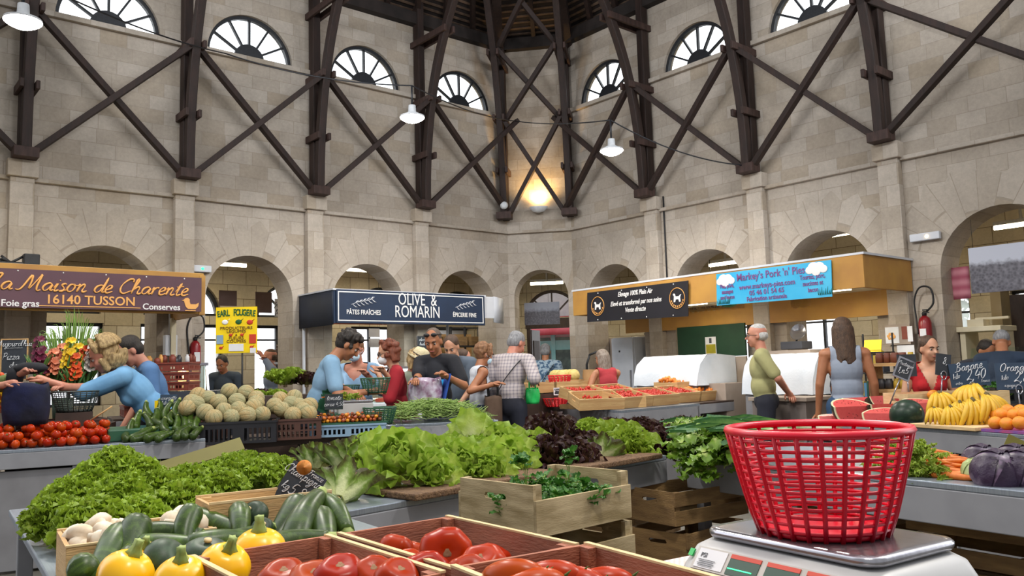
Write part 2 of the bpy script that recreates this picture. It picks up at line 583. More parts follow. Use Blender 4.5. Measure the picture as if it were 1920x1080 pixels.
# ------------------------------------------------------------------ pen strokes for brush and chalk lettering
GL = {
 'a': (.5, [[(.42, .38), (.3, .5), (.12, .42), (.05, .2), (.15, .02), (.3, .1), (.42, .42), (.4, .15), (.45, .02), (.55, .1)]]),
 'b': (.45, [[(.02, .1), (.18, .7), (.22, 1), (.12, .9), (.08, .3), (.15, .02), (.35, .08), (.38, .35), (.3, .42), (.46, .36)]]),
 'c': (.38, [[(.36, .4), (.25, .5), (.08, .35), (.06, .12), (.2, 0), (.42, .12)]]),
 'd': (.5, [[(.42, .38), (.3, .5), (.1, .4), (.05, .15), (.18, .01), (.35, .2), (.48, 1.0), (.42, .2), (.46, .02), (.55, .1)]]),
 'e': (.38, [[(.04, .18), (.28, .3), (.3, .46), (.18, .5), (.06, .3), (.1, .05), (.22, 0), (.42, .12)]]),
 'f': (.35, [[(.02, .1), (.25, .7), (.28, 1), (.18, .95), (.12, .3), (.08, -.4), (.2, -.25), (.16, .02), (.4, .12)]]),
 'g': (.5, [[(.42, .38), (.3, .5), (.1, .38), (.08, .12), (.2, .02), (.4, .4), (.38, -.2), (.2, -.42), (.08, -.3), (.52, .1)]]),
 'h': (.5, [[(.02, .1), (.18, .75), (.2, 1), (.1, .9), (.06, 0)], [(.08, .25), (.25, .48), (.36, .4), (.34, .1), (.42, 0), (.54, .1)]]),
 'i': (.25, [[(.04, .2), (.14, .5), (.1, .1), (.16, 0), (.28, .1)], [(.18, .68), (.19, .72)]]),
 'j': (.28, [[(.06, .3), (.2, .5), (.16, -.2), (.02, -.42), (-.06, -.3), (.28, .1)], [(.22, .68), (.23, .72)]]),
 'k': (.45, [[(.02, .1), (.18, .75), (.2, 1), (.1, .9), (.06, 0)], [(.36, .5), (.1, .25), (.3, .08), (.46, .05)]]),
 'l': (.25, [[(.02, .1), (.2, .7), (.2, 1), (.1, .85), (.08, .15), (.16, 0), (.28, .1)]]),
 'm': (.72, [[(.04, .35), (.12, .5), (.08, 0)], [(.1, .3), (.25, .5), (.3, .4), (.27, 0)], [(.3, .3), (.45, .5), (.52, .38), (.5, .08), (.58, 0), (.74, .1)]]),
 'n': (.5, [[(.04, .35), (.12, .5), (.08, 0)], [(.1, .28), (.25, .5), (.34, .4), (.3, .1), (.38, 0), (.52, .1)]]),
 'o': (.45, [[(.28, .48), (.12, .45), (.04, .2), (.14, .01), (.3, .06), (.36, .3), (.26, .48), (.34, .42), (.48, .42)]]),
 'p': (.48, [[(.04, .35), (.12, .5), (.04, -.4)], [(.1, .3), (.26, .5), (.38, .35), (.32, .08), (.14, .04), (.5, .1)]]),
 'q': (.5, [[(.42, .38), (.3, .5), (.1, .38), (.08, .12), (.2, .02), (.4, .4), (.36, -.4), (.5, .0)]]),
 'r': (.38, [[(.04, .3), (.12, .5), (.08, 0)], [(.1, .28), (.22, .48), (.36, .46)]]),
 's': (.36, [[(.3, .46), (.2, .5), (.1, .4), (.26, .2), (.22, .02), (.08, .02), (.38, .1)]]),
 't': (.32, [[(.04, .2), (.2, .85), (.12, .15), (.18, 0), (.34, .1)], [(.0, .58), (.36, .64)]]),
 'u': (.5, [[(.04, .4), (.1, .5), (.07, .15), (.15, .01), (.3, .15), (.38, .5), (.35, .12), (.42, 0), (.54, .1)]]),
 'v': (.42, [[(.02, .45), (.1, .48), (.16, .02), (.34, .42), (.44, .44)]]),
 'x': (.42, [[(.02, .42), (.12, .48), (.3, .02), (.42, .08)], [(.38, .48), (.02, .02)]]),
 'y': (.48, [[(.04, .45), (.1, .5), (.1, .15), (.2, .05), (.38, .5), (.3, -.2), (.12, -.42), (.04, -.25), (.48, .1)]]),
 'z': (.42, [[(.04, .46), (.34, .46), (.06, .02), (.4, .06)]]),
 'A': (.7, [[(.02, .02), (.3, .7), (.4, 1), (.44, .5), (.5, 0)], [(.14, .36), (.56, .4)]]),
 'B': (.62, [[(.16, .95), (.1, .02)], [(.0, .85), (.3, 1.0), (.44, .8), (.16, .54), (.46, .4), (.4, .08), (-.1, .0)]]),
 'C': (.62, [[(.56, .78), (.52, .98), (.3, .95), (.08, .6), (.08, .2), (.28, 0), (.6, .2)]]),
 'F': (.55, [[(.06, .85), (.3, .98), (.6, .95)], [(.3, .95), (.2, .3), (.06, 0)], [(.14, .5), (.42, .54)]]),
 'J': (.45, [[(.1, .8), (.3, .98), (.44, .9), (.3, .1), (.1, -.2), (.05, .0)]]),
 'L': (.55, [[(.1, .6), (.2, .95), (.4, .98), (.36, .7), (.2, .1), (-.02, .02), (.2, .1), (.6, .0)]]),
 'M': (.95, [[(-.15, .05), (.08, .1), (.3, .95), (.4, .6), (.42, .1), (.66, .8), (.74, 1), (.72, .3), (.8, 0), (.94, .06)]]),
 'O': (.68, [[(.36, .98), (.1, .75), (.04, .3), (.22, .0), (.5, .2), (.56, .7), (.36, .98), (.5, .85)]]),
 'P': (.55, [[(.16, .95), (.08, .0)], [(.0, .85), (.3, 1.0), (.48, .8), (.36, .5), (.14, .46)]]),
 '0': (.5, [[(.3, .9), (.1, .7), (.05, .3), (.2, 0), (.4, .3), (.42, .7), (.3, .9)]]),
 '1': (.3, [[(.04, .6), (.2, .92), (.14, 0)]]),
 '2': (.5, [[(.06, .7), (.2, .92), (.4, .8), (.3, .4), (.02, .02), (.2, .1), (.5, .0)]]),
 '4': (.5, [[(.24, .9), (.04, .35), (.46, .4)], [(.4, .65), (.3, 0)]]),
 '5': (.5, [[(.46, .9), (.16, .88), (.1, .5), (.34, .5), (.38, .15), (.18, 0), (.02, .1)]]),
 '8': (.5, [[(.36, .8), (.2, .92), (.08, .75), (.34, .35), (.3, .05), (.12, .02), (.08, .25), (.36, .7)]]),
 ',': (.22, [[(.12, .05), (.1, -.02), (.02, -.18)]]),
 "'": (.18, [[(.12, 1.0), (.08, .8)]]),
 '_': (.5, [[(0, -.15), (.5, -.1)]]),
 '-': (.35, [[(.04, .3), (.3, .34)]]),
 ' ': (.32, []),
}

def smooth_path(pts, k=5):
 if len(pts) < 3:
  return pts
 out = []
 P = [pts[0]] + list(pts) + [pts[-1]]
 for i in range(1, len(P) - 2):
  for j in range(k):
   t = j / k
   q = []
   for a in range(len(pts[0])):
    p0, p1, p2, p3 = P[i - 1][a], P[i][a], P[i + 1][a], P[i + 2][a]
    q.append(.5 * (2 * p1 + (p2 - p0) * t + (2 * p0 - 5 * p1 + 4 * p2 - p3) * t * t + (3 * p1 - p0 - 3 * p2 + p3) * t ** 3))
   out.append(tuple(q))
 out.append(tuple(pts[-1]))
 return out

def pen(body, size, r, m, parent, loc=(0, 0, 0), slant=.25, width=1.0, align='CENTER', name='lettering', tilt=0, y=0, k=4):
 """brush or chalk writing on a board facing local -y"""
 mb = MB()
 tot = sum(GL.get(c, GL['n'])[0] for c in body) * size * width
 x0 = -tot / 2 if align == 'CENTER' else 0
 c, s = cos(tilt), sin(tilt)
 for ch in body:
  w, strokes = GL.get(ch, GL['n'])
  for st in strokes:
   pts = []
   for px, py in smooth_path(st, k):
    X, Z = x0 + (px + py * slant) * size * width, py * size
    pts.append((X * c - Z * s, y, X * s + Z * c))
   n = len(pts)
   rr = [r * (.55 + .6 * abs(sin(i * 1.1 / max(n, 1) * 6))) for i in range(n)]
   mb.tube(pts, rr, 5, 0)
  x0 += w * size * width
 return mb.obj(name, m, parent, loc)

# ================================================================== materials shared by the place
M = {}
ARCH_R, ARCH_S = .62, 2.36
M['stone'] = stonemat('limestone', (BAY, BAY / 2, ARCH_S, ARCH_R, .36))
M['stone_plain'] = stonemat('limestone_pier', None, bw=.4, bh=.26)
M['stone_in'] = stonemat('limestone_gallery', None, tint=('#c9bfa9', '#b5a990', '#c4b28c'), bw=.5, bh=.24, mortar='#6d5f4c')
M['timber'] = mat('old_timber', '#22150f', '#301e17', .7, 6, 6, (4, 4, .6), .3, 30)
M['timber_light'] = mat('worn_timber', '#2f1e17', '#45302a', .7, 6, 6, (3, 3, .6), .3, 30)
M['black_iron'] = mat('black_iron', '#17181b', '#22242a', .45, 30)
M['floor'] = mat('grey_floor_tiles', '#5d5a54', '#6b6760', .5, 5)
M['roof'] = mat('dark_roof_boards', '#1b1512', '#2c2320', .85, 5, 5)
M['lath'] = mat('roof_lath', '#4b3b30', '#6a5443', .8, 8)
M['plaster'] = mat('cream_plaster', '#cfc1a0', '#bfae88', .85, 3)
M['glass'], _nt, _b = newmat('window_glass')
_t = nd(_nt, 'ShaderNodeBsdfTransparent', {'Color': (.93, .96, .97, 1)})
_g = nd(_nt, 'ShaderNodeBsdfGlossy', {'Roughness': .03})
_f = nd(_nt, 'ShaderNodeFresnel', {'IOR': 1.35})
_x = nd(_nt, 'ShaderNodeMixShader', {0: _f.outputs[0], 1: _t.outputs[0], 2: _g.outputs[0]})
_nt.links.new(_x.outputs[0], _nt.nodes['Material Output'].inputs['Surface'])
M['frost'], _nt, _b = newmat('frosted_pane')
_t = nd(_nt, 'ShaderNodeBsdfTransparent', {'Color': (.97, .97, 1, 1)})
_g = nd(_nt, 'ShaderNodeBsdfTranslucent', {'Color': (.95, .95, .97, 1)})
_x = nd(_nt, 'ShaderNodeMixShader', {0: .55, 1: _t.outputs[0], 2: _g.outputs[0]})
_nt.links.new(_x.outputs[0], _nt.nodes['Material Output'].inputs['Surface'])

def emis(name, col, s):
 m, nt, b = newmat(name)
 b.inputs['Base Color'].default_value = lin(col)
 b.inputs['Emission Color'].default_value = lin(col)
 b.inputs['Emission Strength'].default_value = s
 return m

M['lamp'] = emis('lit_lamp', '#fff6e8', 30)
M['tube'] = emis('lit_tube', '#fff0d0', 9)
M['warm'] = emis('lit_warm', '#ffd28a', 14)

# ================================================================== the hall
EAVE = 7.16

def arch_notch(cx, r, spring, n=22):
 return [(cx - r, 0)] + [(cx - r, spring)] + arc(cx, spring, r, pi, 0, n)[1:-1] + [(cx + r, spring), (cx + r, 0)]

def wall_panel(name, fr, x0, x1, top, archs, lun, depth, m, loc_y=0):
 out = [(x0, 0)]
 for a in archs:
  out += arch_notch(*a)
 out += [(x1, 0), (x1, 3.7), (x0, 3.7)]
 holes = [arc(c, zs, r, 0, pi, 24) for c, zs, r in lun]
 mb = MB()
 mb.add(*panel_data(out, [], depth))
 mb.add(*panel_data(rect(x0, 3.7, x1, top), holes, .2))
 return struct(mb.obj(name, m, None, fr.w(0, loc_y), (0, 0, fr.a)))

LA = [(BAY * (i + .5), ARCH_R, ARCH_S) for i in range(-1, 4)]
LL = [(BAY * (i + .5), 5.8, ARCH_R) for i in range(-1, 4)]
wall_panel('wall_left', FL, -BAY - .9, BAY * 4 + .02, EAVE, LA, LL, .5, M['stone'])
B3 = 2.3                                   # the last bay on the right is an entrance bay, wider
RA = [(BAY * (i + .5), ARCH_R, ARCH_S) for i in range(-1, 2)] + [(BAY * 2 + B3 / 2, .68, 2.28)]
RL = [(BAY * (i + .5), 5.8, ARCH_R) for i in range(-1, 2)] + [(BAY * 2 + B3 / 2, 5.8, ARCH_R)]
wall_panel('wall_right', FR_, -BAY - .02, BAY * 2 + B3 + 1.2, EAVE, RA, RL, .5, M['stone'])
wall_panel('wall_corner', FC, 0, CLEN, EAVE, [(CLEN / 2, .47, 2.55)], [], .5, M['stone'])

# pilasters with caps, the string course under the timber feet
trim_no = 0

def trim(mb, m, fr, x=0):
 global trim_no
 trim_no += 1
 return struct(mb.obj('trim_%d' % trim_no, m, None, fr.w(x, 0), (0, 0, fr.a), bevel=.008))

LP = [BAY * i for i in range(-1, 4)]
RP = [0, BAY, BAY * 2, BAY * 2 + B3]
for fr, ps in ((FL, LP), (FR_, RP)):
 for p in ps:
  mb = MB()
  mb.box((0, -.055, 1.85), (.25, .11, 3.7))
  mb.box((0, -.075, 3.8), (.32, .17, .2))
  mb.box((0, -.07, .12), (.32, .16, .24))
  trim(mb, M['stone_plain'], fr, p)
for fr, a, b in ((FL, -BAY - .9, BAY * 4), (FR_, -BAY, BAY * 2 + B3 + 1.2), (FC, 0, CLEN)):
 mb = MB()
 mb.box(((a + b) / 2, -.03, 3.695), (b - a, .06, .05))
 trim(mb, M['stone_plain'], fr)
for fr, ls in ((FL, LL), (FR_, RL)):       # sills under the half-round windows
 a, b = ls[0][0] - .85, ls[-1][0] + .85
 mb = MB()
 mb.box(((a + b) / 2, -.035, 5.765), (b - a, .07, .07))
 trim(mb, M['stone_plain'], fr)

# half-round windows
win_no = 0

def lunette(fr, cx, zs, r):
 global win_no
 win_no += 1
 e = bpy.data.objects.new('window_%d' % win_no, None)
 COL.objects.link(e)
 struct(e)
 e.location = fr.w(cx, .08, zs)
 e.rotation_euler = (0, 0, fr.a)
 mb = MB()
 ring = arc(0, 0, r - .022, 0, pi, 24)
 mb.sweep([(x, 0, z) for x, z in ring], .06, .05, 0, (0, 1, 0))
 mb.box((0, 0, .02), (2 * r, .06, .045))
 for k in range(1, 6):
  a = pi * k / 6
  mb.beam((.2 * cos(a), 0, .2 * sin(a)), ((r - .03) * cos(a), 0, (r - .03) * sin(a)), .045, .028, 0, (-sin(a), 0, cos(a)))
 mb.obj('window_frame', M['black_iron'], e)
 mb = MB()
 vs, fs = panel_data(arc(0, 0, .22, 0, pi, 16), [], .05)
 mb.add(vs, fs)
 mb.obj('centre_panel', M['black_iron'], e, (0, -.02, 0))
 mb = MB()
 q = arc(0, 0, r - .02, 0, pi, 20)
 mb.add([(x, 0, z) for x, z in q], [tuple(range(len(q)))])
 mb.obj('pane', M['glass'], e, (0, .01, 0))

for c, zs, r in LL:
 lunette(FL, c, zs, r)
for c, zs, r in RL:
 lunette(FR_, c, zs, r)

# ------------------------------------------------------------------ floor
mb = MB()
mb.box((0, 9, -.05), (44, 44, .1))
fl = struct(mb.obj('floor', M['floor']))
m, nt, b = newmat('floor_tiles')
tc = nd(nt, 'ShaderNodeTexCoord')
mp = nd(nt, 'ShaderNodeMapping', {'Vector': tc.outputs['Object'], 'Rotation': (0, 0, WA)})
br = nd(nt, 'ShaderNodeTexBrick', {'Vector': mp.outputs[0], 'Color1': lin('#67635b'), 'Color2': lin('#59564f'), 'Mortar': lin('#3f3c37'),
         'Scale': 1.0, 'Mortar Size': .004, 'Brick Width': .4, 'Row Height': .4}, offset=0)
nt.links.new(br.outputs['Color'], b.inputs['Base Color'])
b.inputs['Roughness'].default_value = .45
fl.data.materials[0] = m

# ------------------------------------------------------------------ timber frame
def rib_off(z):
 return float(np.interp(z, [3.9, 4.4, 4.8, 5.2, 5.6, 6.0, 6.4, 6.8, 7.2, 7.6, 8.4], [.2, .215, .25, .31, .40, .52, .69, .90, 1.15, 1.45, 2.1]))

APEX = Vector((CA + CB) / 2) + (FL.y * -1 + FR_.y * -1) * 5.2
APEX.z = 10.2
ROOFC = APEX

def truss(fr, x, label):
 t = thing('timber_truss_post', label, 'timber post', fr.w(x, 0, 3.9), fr.a, 'timber roof posts')
 mb = MB()
 mb.box((0, -.1, 1.72), (.12, .15, 3.44))
 mb.obj('post', M['timber'], t, bevel=.012)
 mb = MB()
 zs = [3.92 + .22 * i for i in range(20)]
 mb.sweep([(0, -rib_off(z) - .03, z - 3.9) for z in zs], .11, .12, 0)
 mb.obj('curved_rib', M['timber'], t, bevel=.01)
 for z, d in ((.84, .5), (1.72, .68), (2.72, 1.12)):
  o = rib_off(3.9 + z)
  for sx in (-.082, .082):
   mb = MB()
   mb.box((sx, -(o + .12) / 2, z), (.042, o + .2, .1))
   mb.obj('clamp_beam', M['timber_light'], t, bevel=.006)
 mb = MB()
 mb.box((0, -.22, .06), (.26, .2, .12))
 mb.obj('foot_block', M['timber_light'], t, bevel=.006)
 return t

POSTS = []
for i, p in enumerate(LP):
 POSTS.append((FL, p, 'dark timber post with curved rib, left wall, ' + ['beyond the left picture edge', 'behind the brightest lamp', 'between the two leftmost windows', 'between second and third windows', 'behind the middle hanging lamp'][i]))
POSTS.append((FC, .0, 'dark timber post at the left side of the sconce-lit corner'))
POSTS.append((FC, CLEN, 'dark timber post at the right side of the sconce-lit corner'))
for i, p in enumerate(RP):
 POSTS.append((FR_, p, 'dark timber post with curved rib, right wall, ' + ['first one right of the corner', 'second from the corner, above the blue banner', 'third from the corner, above the fire extinguisher', 'beyond the right picture edge'][i]))
for fr, p, lab in POSTS:
 truss(fr, p, lab)

def cross(fr, a, b, label, zlo=3.96, zhi=5.6):
 t = thing('timber_cross_brace', label, 'timber brace', fr.w((a + b) / 2, 0, zlo), fr.a, 'timber cross braces')
 h = (b - a) / 2
 lo, hi = rib_off(zlo) + .02, rib_off(zhi) + .04
 for sgn, dy in ((1, 0), (-1, .05)):
  mb = MB()
  mb.beam((-sgn * (h - .1), -lo + dy, .04), (sgn * (h - .06), -hi + dy, zhi - zlo), .075, .095, 0, (0, -1, .1))
  mb.obj('diagonal', M['timber'], t, bevel=.008)
 return t

for i in range(4):
 cross(FL, LP[i], LP[i + 1], 'dark timber X brace on the left wall, ' + ['cut by the left picture edge', 'under the leftmost half-round window', 'under the second half-round window', 'under the third half-round window'][i])
cross(FL, LP[4], BAY * 4, 'dark timber X brace on the left wall nearest the corner')
cross(FC, 0, CLEN, 'narrow timber X brace low in the corner around the warm sconce')
cross(FC, 0, CLEN, 'narrow timber X brace in the middle of the corner', 5.55, 6.7)
cross(FC, 0, CLEN, 'narrow timber X brace at the top of the corner under the roof', 6.7, 7.9)
cross(FR_, -BAY, 0, 'dark timber X brace on the right wall nearest the corner')
cross(FR_, 0, BAY, 'dark timber X brace on the right wall, second from the corner')
cross(FR_, BAY, BAY * 2, 'large timber X brace on the right wall above the canopy end')
cross(FR_, BAY * 2, BAY * 2 + B3, 'large timber X brace at the right picture edge')

# ------------------------------------------------------------------ roof
def roof_face(name, a, b):
 """one pitch of the roof: rafters, laths and boards from the eave a-b up to the middle"""
 a, b = Vector(a), Vector(b)
 top = ROOFC
 mb = MB()
 mb.add([a, b, top, a + Vector((0, 0, .12)), b + Vector((0, 0, .12)), top + Vector((0, 0, .12))], [(2, 1, 0), (3, 4, 5), (0, 1, 4, 3)])
 n = (b - a).cross(top - a).normalized()
 if n.z > 0:
  n = -n
 ndiv = max(2, int((b - a).length / .6))
 for i in range(1, ndiv):
  p = a.lerp(b, i / ndiv)
  q = p.lerp(top, .55)
  mb.beam(p + n * .06, q + n * .06, .07, .12, 1, -n)
 for i in range(1, 34):
  f = i / 60
  mb.beam(a.lerp(top, f) + n * .012, b.lerp(top, f) + n * .012, .035, .02, 2, -n)
 o = struct(mb.obj(name, [M['roof'], M['timber'], M['lath']]))
 return o

ez = Vector((0, 0, EAVE - .06))
lf, rt = FL.w(-BAY - .9, .0), FR_.w(BAY * 2 + B3 + 1.2, 0)
roof_face('ceiling', FL.w(-BAY - .9, .3) + ez, FL.w(BAY * 4 + .15, .3) + ez)
roof_face('ceiling', FC.w(-.15, .3) + ez, FC.w(CLEN + .15, .3) + ez)
roof_face('ceiling', FR_.w(-BAY - .15, .3) + ez, FR_.w(BAY * 2 + B3 + 1.2, .3) + ez)
mb = MB()
for a in (FL.w(BAY * 4, .1) + ez, FR_.w(-BAY, .1) + ez):
 mb.beam(a - Vector((0, 0, .12)), ROOFC - Vector((0, 0, .2)), .16, .22, 0, (0, 0, 1))
trim_no += 1
struct(mb.obj('trim_%d' % trim_no, M['timber']))
for fr, a, b in ((FL, -BAY - .9, BAY * 4), (FR_, -BAY, BAY * 2 + B3 + 1.2), (FC, 0, CLEN)):
 mb = MB()
 mb.box(((a + b) / 2, -.06, EAVE - .1), (b - a, .16, .2))
 trim_no += 1
 struct(mb.obj('trim_%d' % trim_no, M['roof'], None, fr.w(0, 0), (0, 0, fr.a)))

# ------------------------------------------------------------------ gallery behind the arches
GD = 2.7
out_win = {'L': [BAY * (i + .5) for i in range(-2, 6)], 'R': [BAY * (i + .5) for i in range(-3, 3)] + [BAY * 2 + B3 / 2]}
for nm, fr, x0, x1, cs in (('wall_gallery_left', FL, -BAY * 2 - 1, BAY * 4 + 1.9, out_win['L'][:-1]), ('wall_gallery_right', FR_, -BAY * 2 - .1, BAY * 2 + B3 + 3, out_win['R'])):
 holes = []
 cs = [c for c in cs if x0 + .7 < c < x1 - .7]
 for c in cs:
  holes.append([(c - ARCH_R, 2.34)] + [(c + ARCH_R, 2.34)] + arc(c, 2.34, ARCH_R, 0, pi, 18)[1:-1])
  holes.append(rect(c - .66, .95, c + .66, 2.2))
 vs, fs = panel_data([(x0, 0), (x1, 0), (x1, 3.6), (x0, 3.6)], holes, .35)
 mb = MB()
 mb.add(vs, fs)
 struct(mb.obj(nm, M['stone_in'], None, fr.w(0, GD), (0, 0, fr.a)))
 for c in cs:
  win_no += 1
  e = bpy.data.objects.new('window_%d' % win_no, None)
  COL.objects.link(e)
  struct(e)
  e.location = fr.w(c, GD + .12, 0)
  e.rotation_euler = (0, 0, fr.a)
  mb = MB()
  mb.sweep([(x, 0, z) for x, z in arc(0, 2.34, ARCH_R - .03, 0, pi, 20)], .07, .07, 0, (0, 1, 0))
  mb.box((0, 0, 2.36), (1.24, .07, .05))
  for k in (1, 2, 3):
   a = pi * k / 4
   mb.beam((0, 0, 2.36), (.58 * cos(a), 0, 2.34 + .58 * sin(a)), .05, .03, 0, (-sin(a), 0, cos(a)))
  for x in (-.64, -.22, .22, .64):
   mb.box((x, 0, 1.575), (.04, .06, 1.25))
  mb.box((0, 0, 2.18), (1.3, .06, .05))
  mb.box((0, 0, .97), (1.3, .06, .05))
  mb.box((0, 0, 1.95), (1.3, .05, .03))
  mb.obj('window_frame', M['black_iron'], e)
  mb = MB()
  q = arc(0, 2.36, ARCH_R - .04, 0, pi, 16)
  mb.add([(x, 0, z) for x, z in q], [tuple(range(len(q)))])
  mb.obj('fanlight_pane', M['glass'], e, (0, .03, 0))
  mb = MB()
  mb.add([(-.64, 0, .97), (.64, 0, .97), (.64, 0, 2.18), (-.64, 0, 2.18)], [(0, 1, 2, 3)])
  mb.obj('pane', M['frost'], e, (0, .03, 0))
# corner gallery: porch with the street door
vs, fs = panel_data([(-2.2, 0), (-.12, 0), (-.12, 2.2), (.98, 2.2), (.98, 0), (3.2, 0), (3.2, 3.6), (-2.2, 3.6)], [[(-.15, 2.36), (.98, 2.36)] + arc(.415, 2.36, .565, 0, pi, 16)[1:-1]], .35)
mb = MB()
mb.add(vs, fs)
struct(mb.obj('wall_gallery_corner', M['stone_in'], None, FC.w(0, GD), (0, 0, FC.a)))
M['door_wood'] = mat('dark_door', '#2c1f1b', '#3d2c26', .5, 8, 4, (6, 6, 1))
e = bpy.data.objects.new('door_1', None)
COL.objects.link(e)
struct(e)
e.location = FC.w(0, GD + .05)
e.rotation_euler = (0, 0, FC.a)
mb = MB()
mb.box((-.08, 0, 1.1), (.07, .12, 2.2))
mb.box((.95, 0, 1.1), (.07, .12, 2.2))
mb.box((.43, 0, 2.24), (1.14, .14, .2))
mb.sweep([(x, 0, z) for x, z in arc(.415, 2.36, .54, 0, pi, 20)], .07, .07, 0, (0, 1, 0))
for k in (1, 2, 3):
 a = pi * k / 4
 mb.beam((.415, 0, 2.36), (.415 + .53 * cos(a), 0, 2.36 + .53 * sin(a)), .05, .03, 0, (-sin(a), 0, cos(a)))
mb.obj('door_frame', M['door_wood'], e)
for x, w, ang in ((-.05, .5, 78), (.92, .42, -96)):
 mb = MB()
 sg = 1 if x < .5 else -1
 mb.box((sg * w / 2, 0, 1.07), (w, .05, 2.1))
 for z in (.55, 1.55):
  mb.box((sg * w / 2, -.03, z), (w - .16, .02, .7), 1)
 mb.obj('door_leaf', [M['door_wood'], M['timber']], e, (x, 0, 0), (0, 0, R(ang)))
# gallery ceiling
for fr, x0, x1 in ((FL, -BAY * 2 - 1, BAY * 4 + 2.4), (FR_, -BAY - 2.4, BAY * 2 + B3 + 3)):
 mb = MB()
 mb.box(((x0 + x1) / 2, GD / 2 + .3, 3.42), (x1 - x0, GD + .5, .1))
 struct(mb.obj('ceiling', M['plaster'], None, fr.w(0, 0), (0, 0, fr.a)))
mb = MB()
mb.box((CLEN / 2, GD / 2 + .3, 3.44), (3.4, GD + .5, .1))
struct(mb.obj('ceiling', M['plaster'], None, FC.w(0, 0), (0, 0, FC.a)))
# cross walls at the gallery ends
mb = MB()
mb.box((-BAY * 2 - .6, 1.6, 1.8), (.3, 2.4, 3.6))
struct(mb.obj('wall_gallery_left_end', M['stone_in'], None, FL.w(0, 0), (0, 0, FL.a)))

# ------------------------------------------------------------------ lamps
def high_bay(px, py, z, label, e):
 p = at_z(px, py, z)
 t = thing('high_bay_lamp', label, 'lamp', p, 0, 'round lamps hung high in the hall')
 mb = MB()
 mb.lathe([(.03, .17), (.045, .165), (.05, .08), (.1, .05), (.15, .03), (.155, .01), (.15, .01), (.14, .02), (.07, .04), (.01, .05)], 28)
 mb.obj('lamp_shade', M['steel_white'], t)
 mb = MB()
 mb.lathe([(.0001, -.055), (.07, -.045), (.12, -.02), (.15, .004), (.148, .012), (.0001, .014)], 24)
 mb.obj('lens', M['lamp'], t)
 mb = MB()
 mb.tube([(0, 0, .16), (0, 0, .42)], .012, 6)
 mb.obj('hanger', M['black_iron'], t)
 o = light('lamp_light', 'SPOT', p - Vector((0, 0, .05)), e, (1, .95, .86), .17, (0, 0, 0), spot=R(165), blend=.6)
 return p

M['steel_white'] = mat('enamelled_steel', '#d8dadb', '#c8cacc', .35, 20)
lp1 = high_bay(43, 42, 4.45, 'brightest round lamp, hung at the top left corner', 210)
lp2 = high_bay(773, 222, 4.45, 'round lamp hung on the cable in the middle of the hall', 210)
lp3 = high_bay(1147, 284, 4.1, 'round lamp hung on the cable right of the corner', 210)
for x, y in ((-1.6, 4.6), (1.6, 6.6), (3.4, 3.4), (.6, 1.0)):   # more of the same row, overhead and out of the picture
 light('lamp_light', 'SPOT', (x, y, 4.45), 210, (1, .95, .86), .17, (0, 0, 0), spot=R(165), blend=.6)

def sag(a, b, d, n=14):
 a, b = Vector(a), Vector(b)
 return [a.lerp(b, i / n) - Vector((0, 0, d * 4 * (i / n) * (1 - i / n))) for i in range(n + 1)]

mb = MB()
k1, k2, k3, k4 = FL.w(-.9, -.4, 5.6), FL.w(BAY * 1.2, -.45, 5.6), FL.w(BAY * 3.9, -.5, 5.55), FR_.w(BAY, -.25, 4.0)
for pa, pb, d in ((k1, lp1 + Vector((0, 0, .42)), .1), (lp1 + Vector((0, 0, .42)), k2, .08), (k2, lp2 + Vector((0, 0, .42)), .1), (lp2 + Vector((0, 0, .42)), k3, .08), (k3, lp3 + Vector((0, 0, .42)), .05), (lp3 + Vector((0, 0, .42)), k4, .12)):
 mb.tube(sag(pa, pb, d), .009, 5)
tag(mb.obj('lamp_cable', M['black_iron']), 'thin dark cable carrying the three round lamps across the hall', 'cable')

# warm sconce in the corner
p = FC.w(CLEN / 2 + .02, -.02, 4.0)
t = thing('wall_sconce', 'half-round wall sconce glowing warm yellow in the corner', 'wall lamp', p, FC.a)
mb = MB()
mb.lathe([(.02, 0), (.1, .02), (.15, .075), (.16, .1), (.15, .1), (.13, .07), (.02, .03)], 20, 0, Matrix.Diagonal((1, .75, 1, 1)))
mb.obj('bowl', M['steel_white'], t, (0, -.1, 0))
mb = MB()
mb.lathe([(.0001, .1), (.1, .095), (.1, .085), (.0001, .085)], 16, 0, Matrix.Diagonal((1, .75, 1, 1)))
mb.obj('bulb', M['warm'], t, (0, -.1, 0))
light('sconce_light', 'SPOT', FC.w(CLEN / 2 + .02, -.13, 4.12), 75, (1, .62, .22), .06, (R(180), 0, 0), spot=R(150), blend=.8)
mb = MB()
mb.lathe([(.001, 0), (.06, .01), (.07, .05), (.05, .09), (.001, .1)], 14, 0, Matrix.Rotation(R(90), 4, 'X'))
tag(mb.obj('siren', M['steel_white'], None, FC.w(.02, -.3, 4.12), (0, 0, FC.a)), 'small round white siren at the foot of the left corner post', 'siren')

# fluorescent tubes in the gallery
def gallery_tube(fr, x, y, z, label, L=.62):
 t = thing('strip_light', label, 'strip light', fr.w(x, y, z), fr.a, 'strip lights in the gallery')
 mb = MB()
 mb.box((0, 0, .05), (L, .09, .05))
 mb.box((0, 0, (3.38 - z) / 2 + .03), (.03, .03, 3.38 - z - .06))
 mb.obj('housing', M['steel_white'], t, bevel=.006)
 mb = MB()
 mb.tube([(-L / 2, 0, 0), (L / 2, 0, 0)], .028, 10)
 mb.obj('tube', M['tube'], t)
 light('tube_and_fill_light', 'AREA', fr.w(x, y, z - .04), 11, (1, .87, .62), L, (0, 0, fr.a), .08)

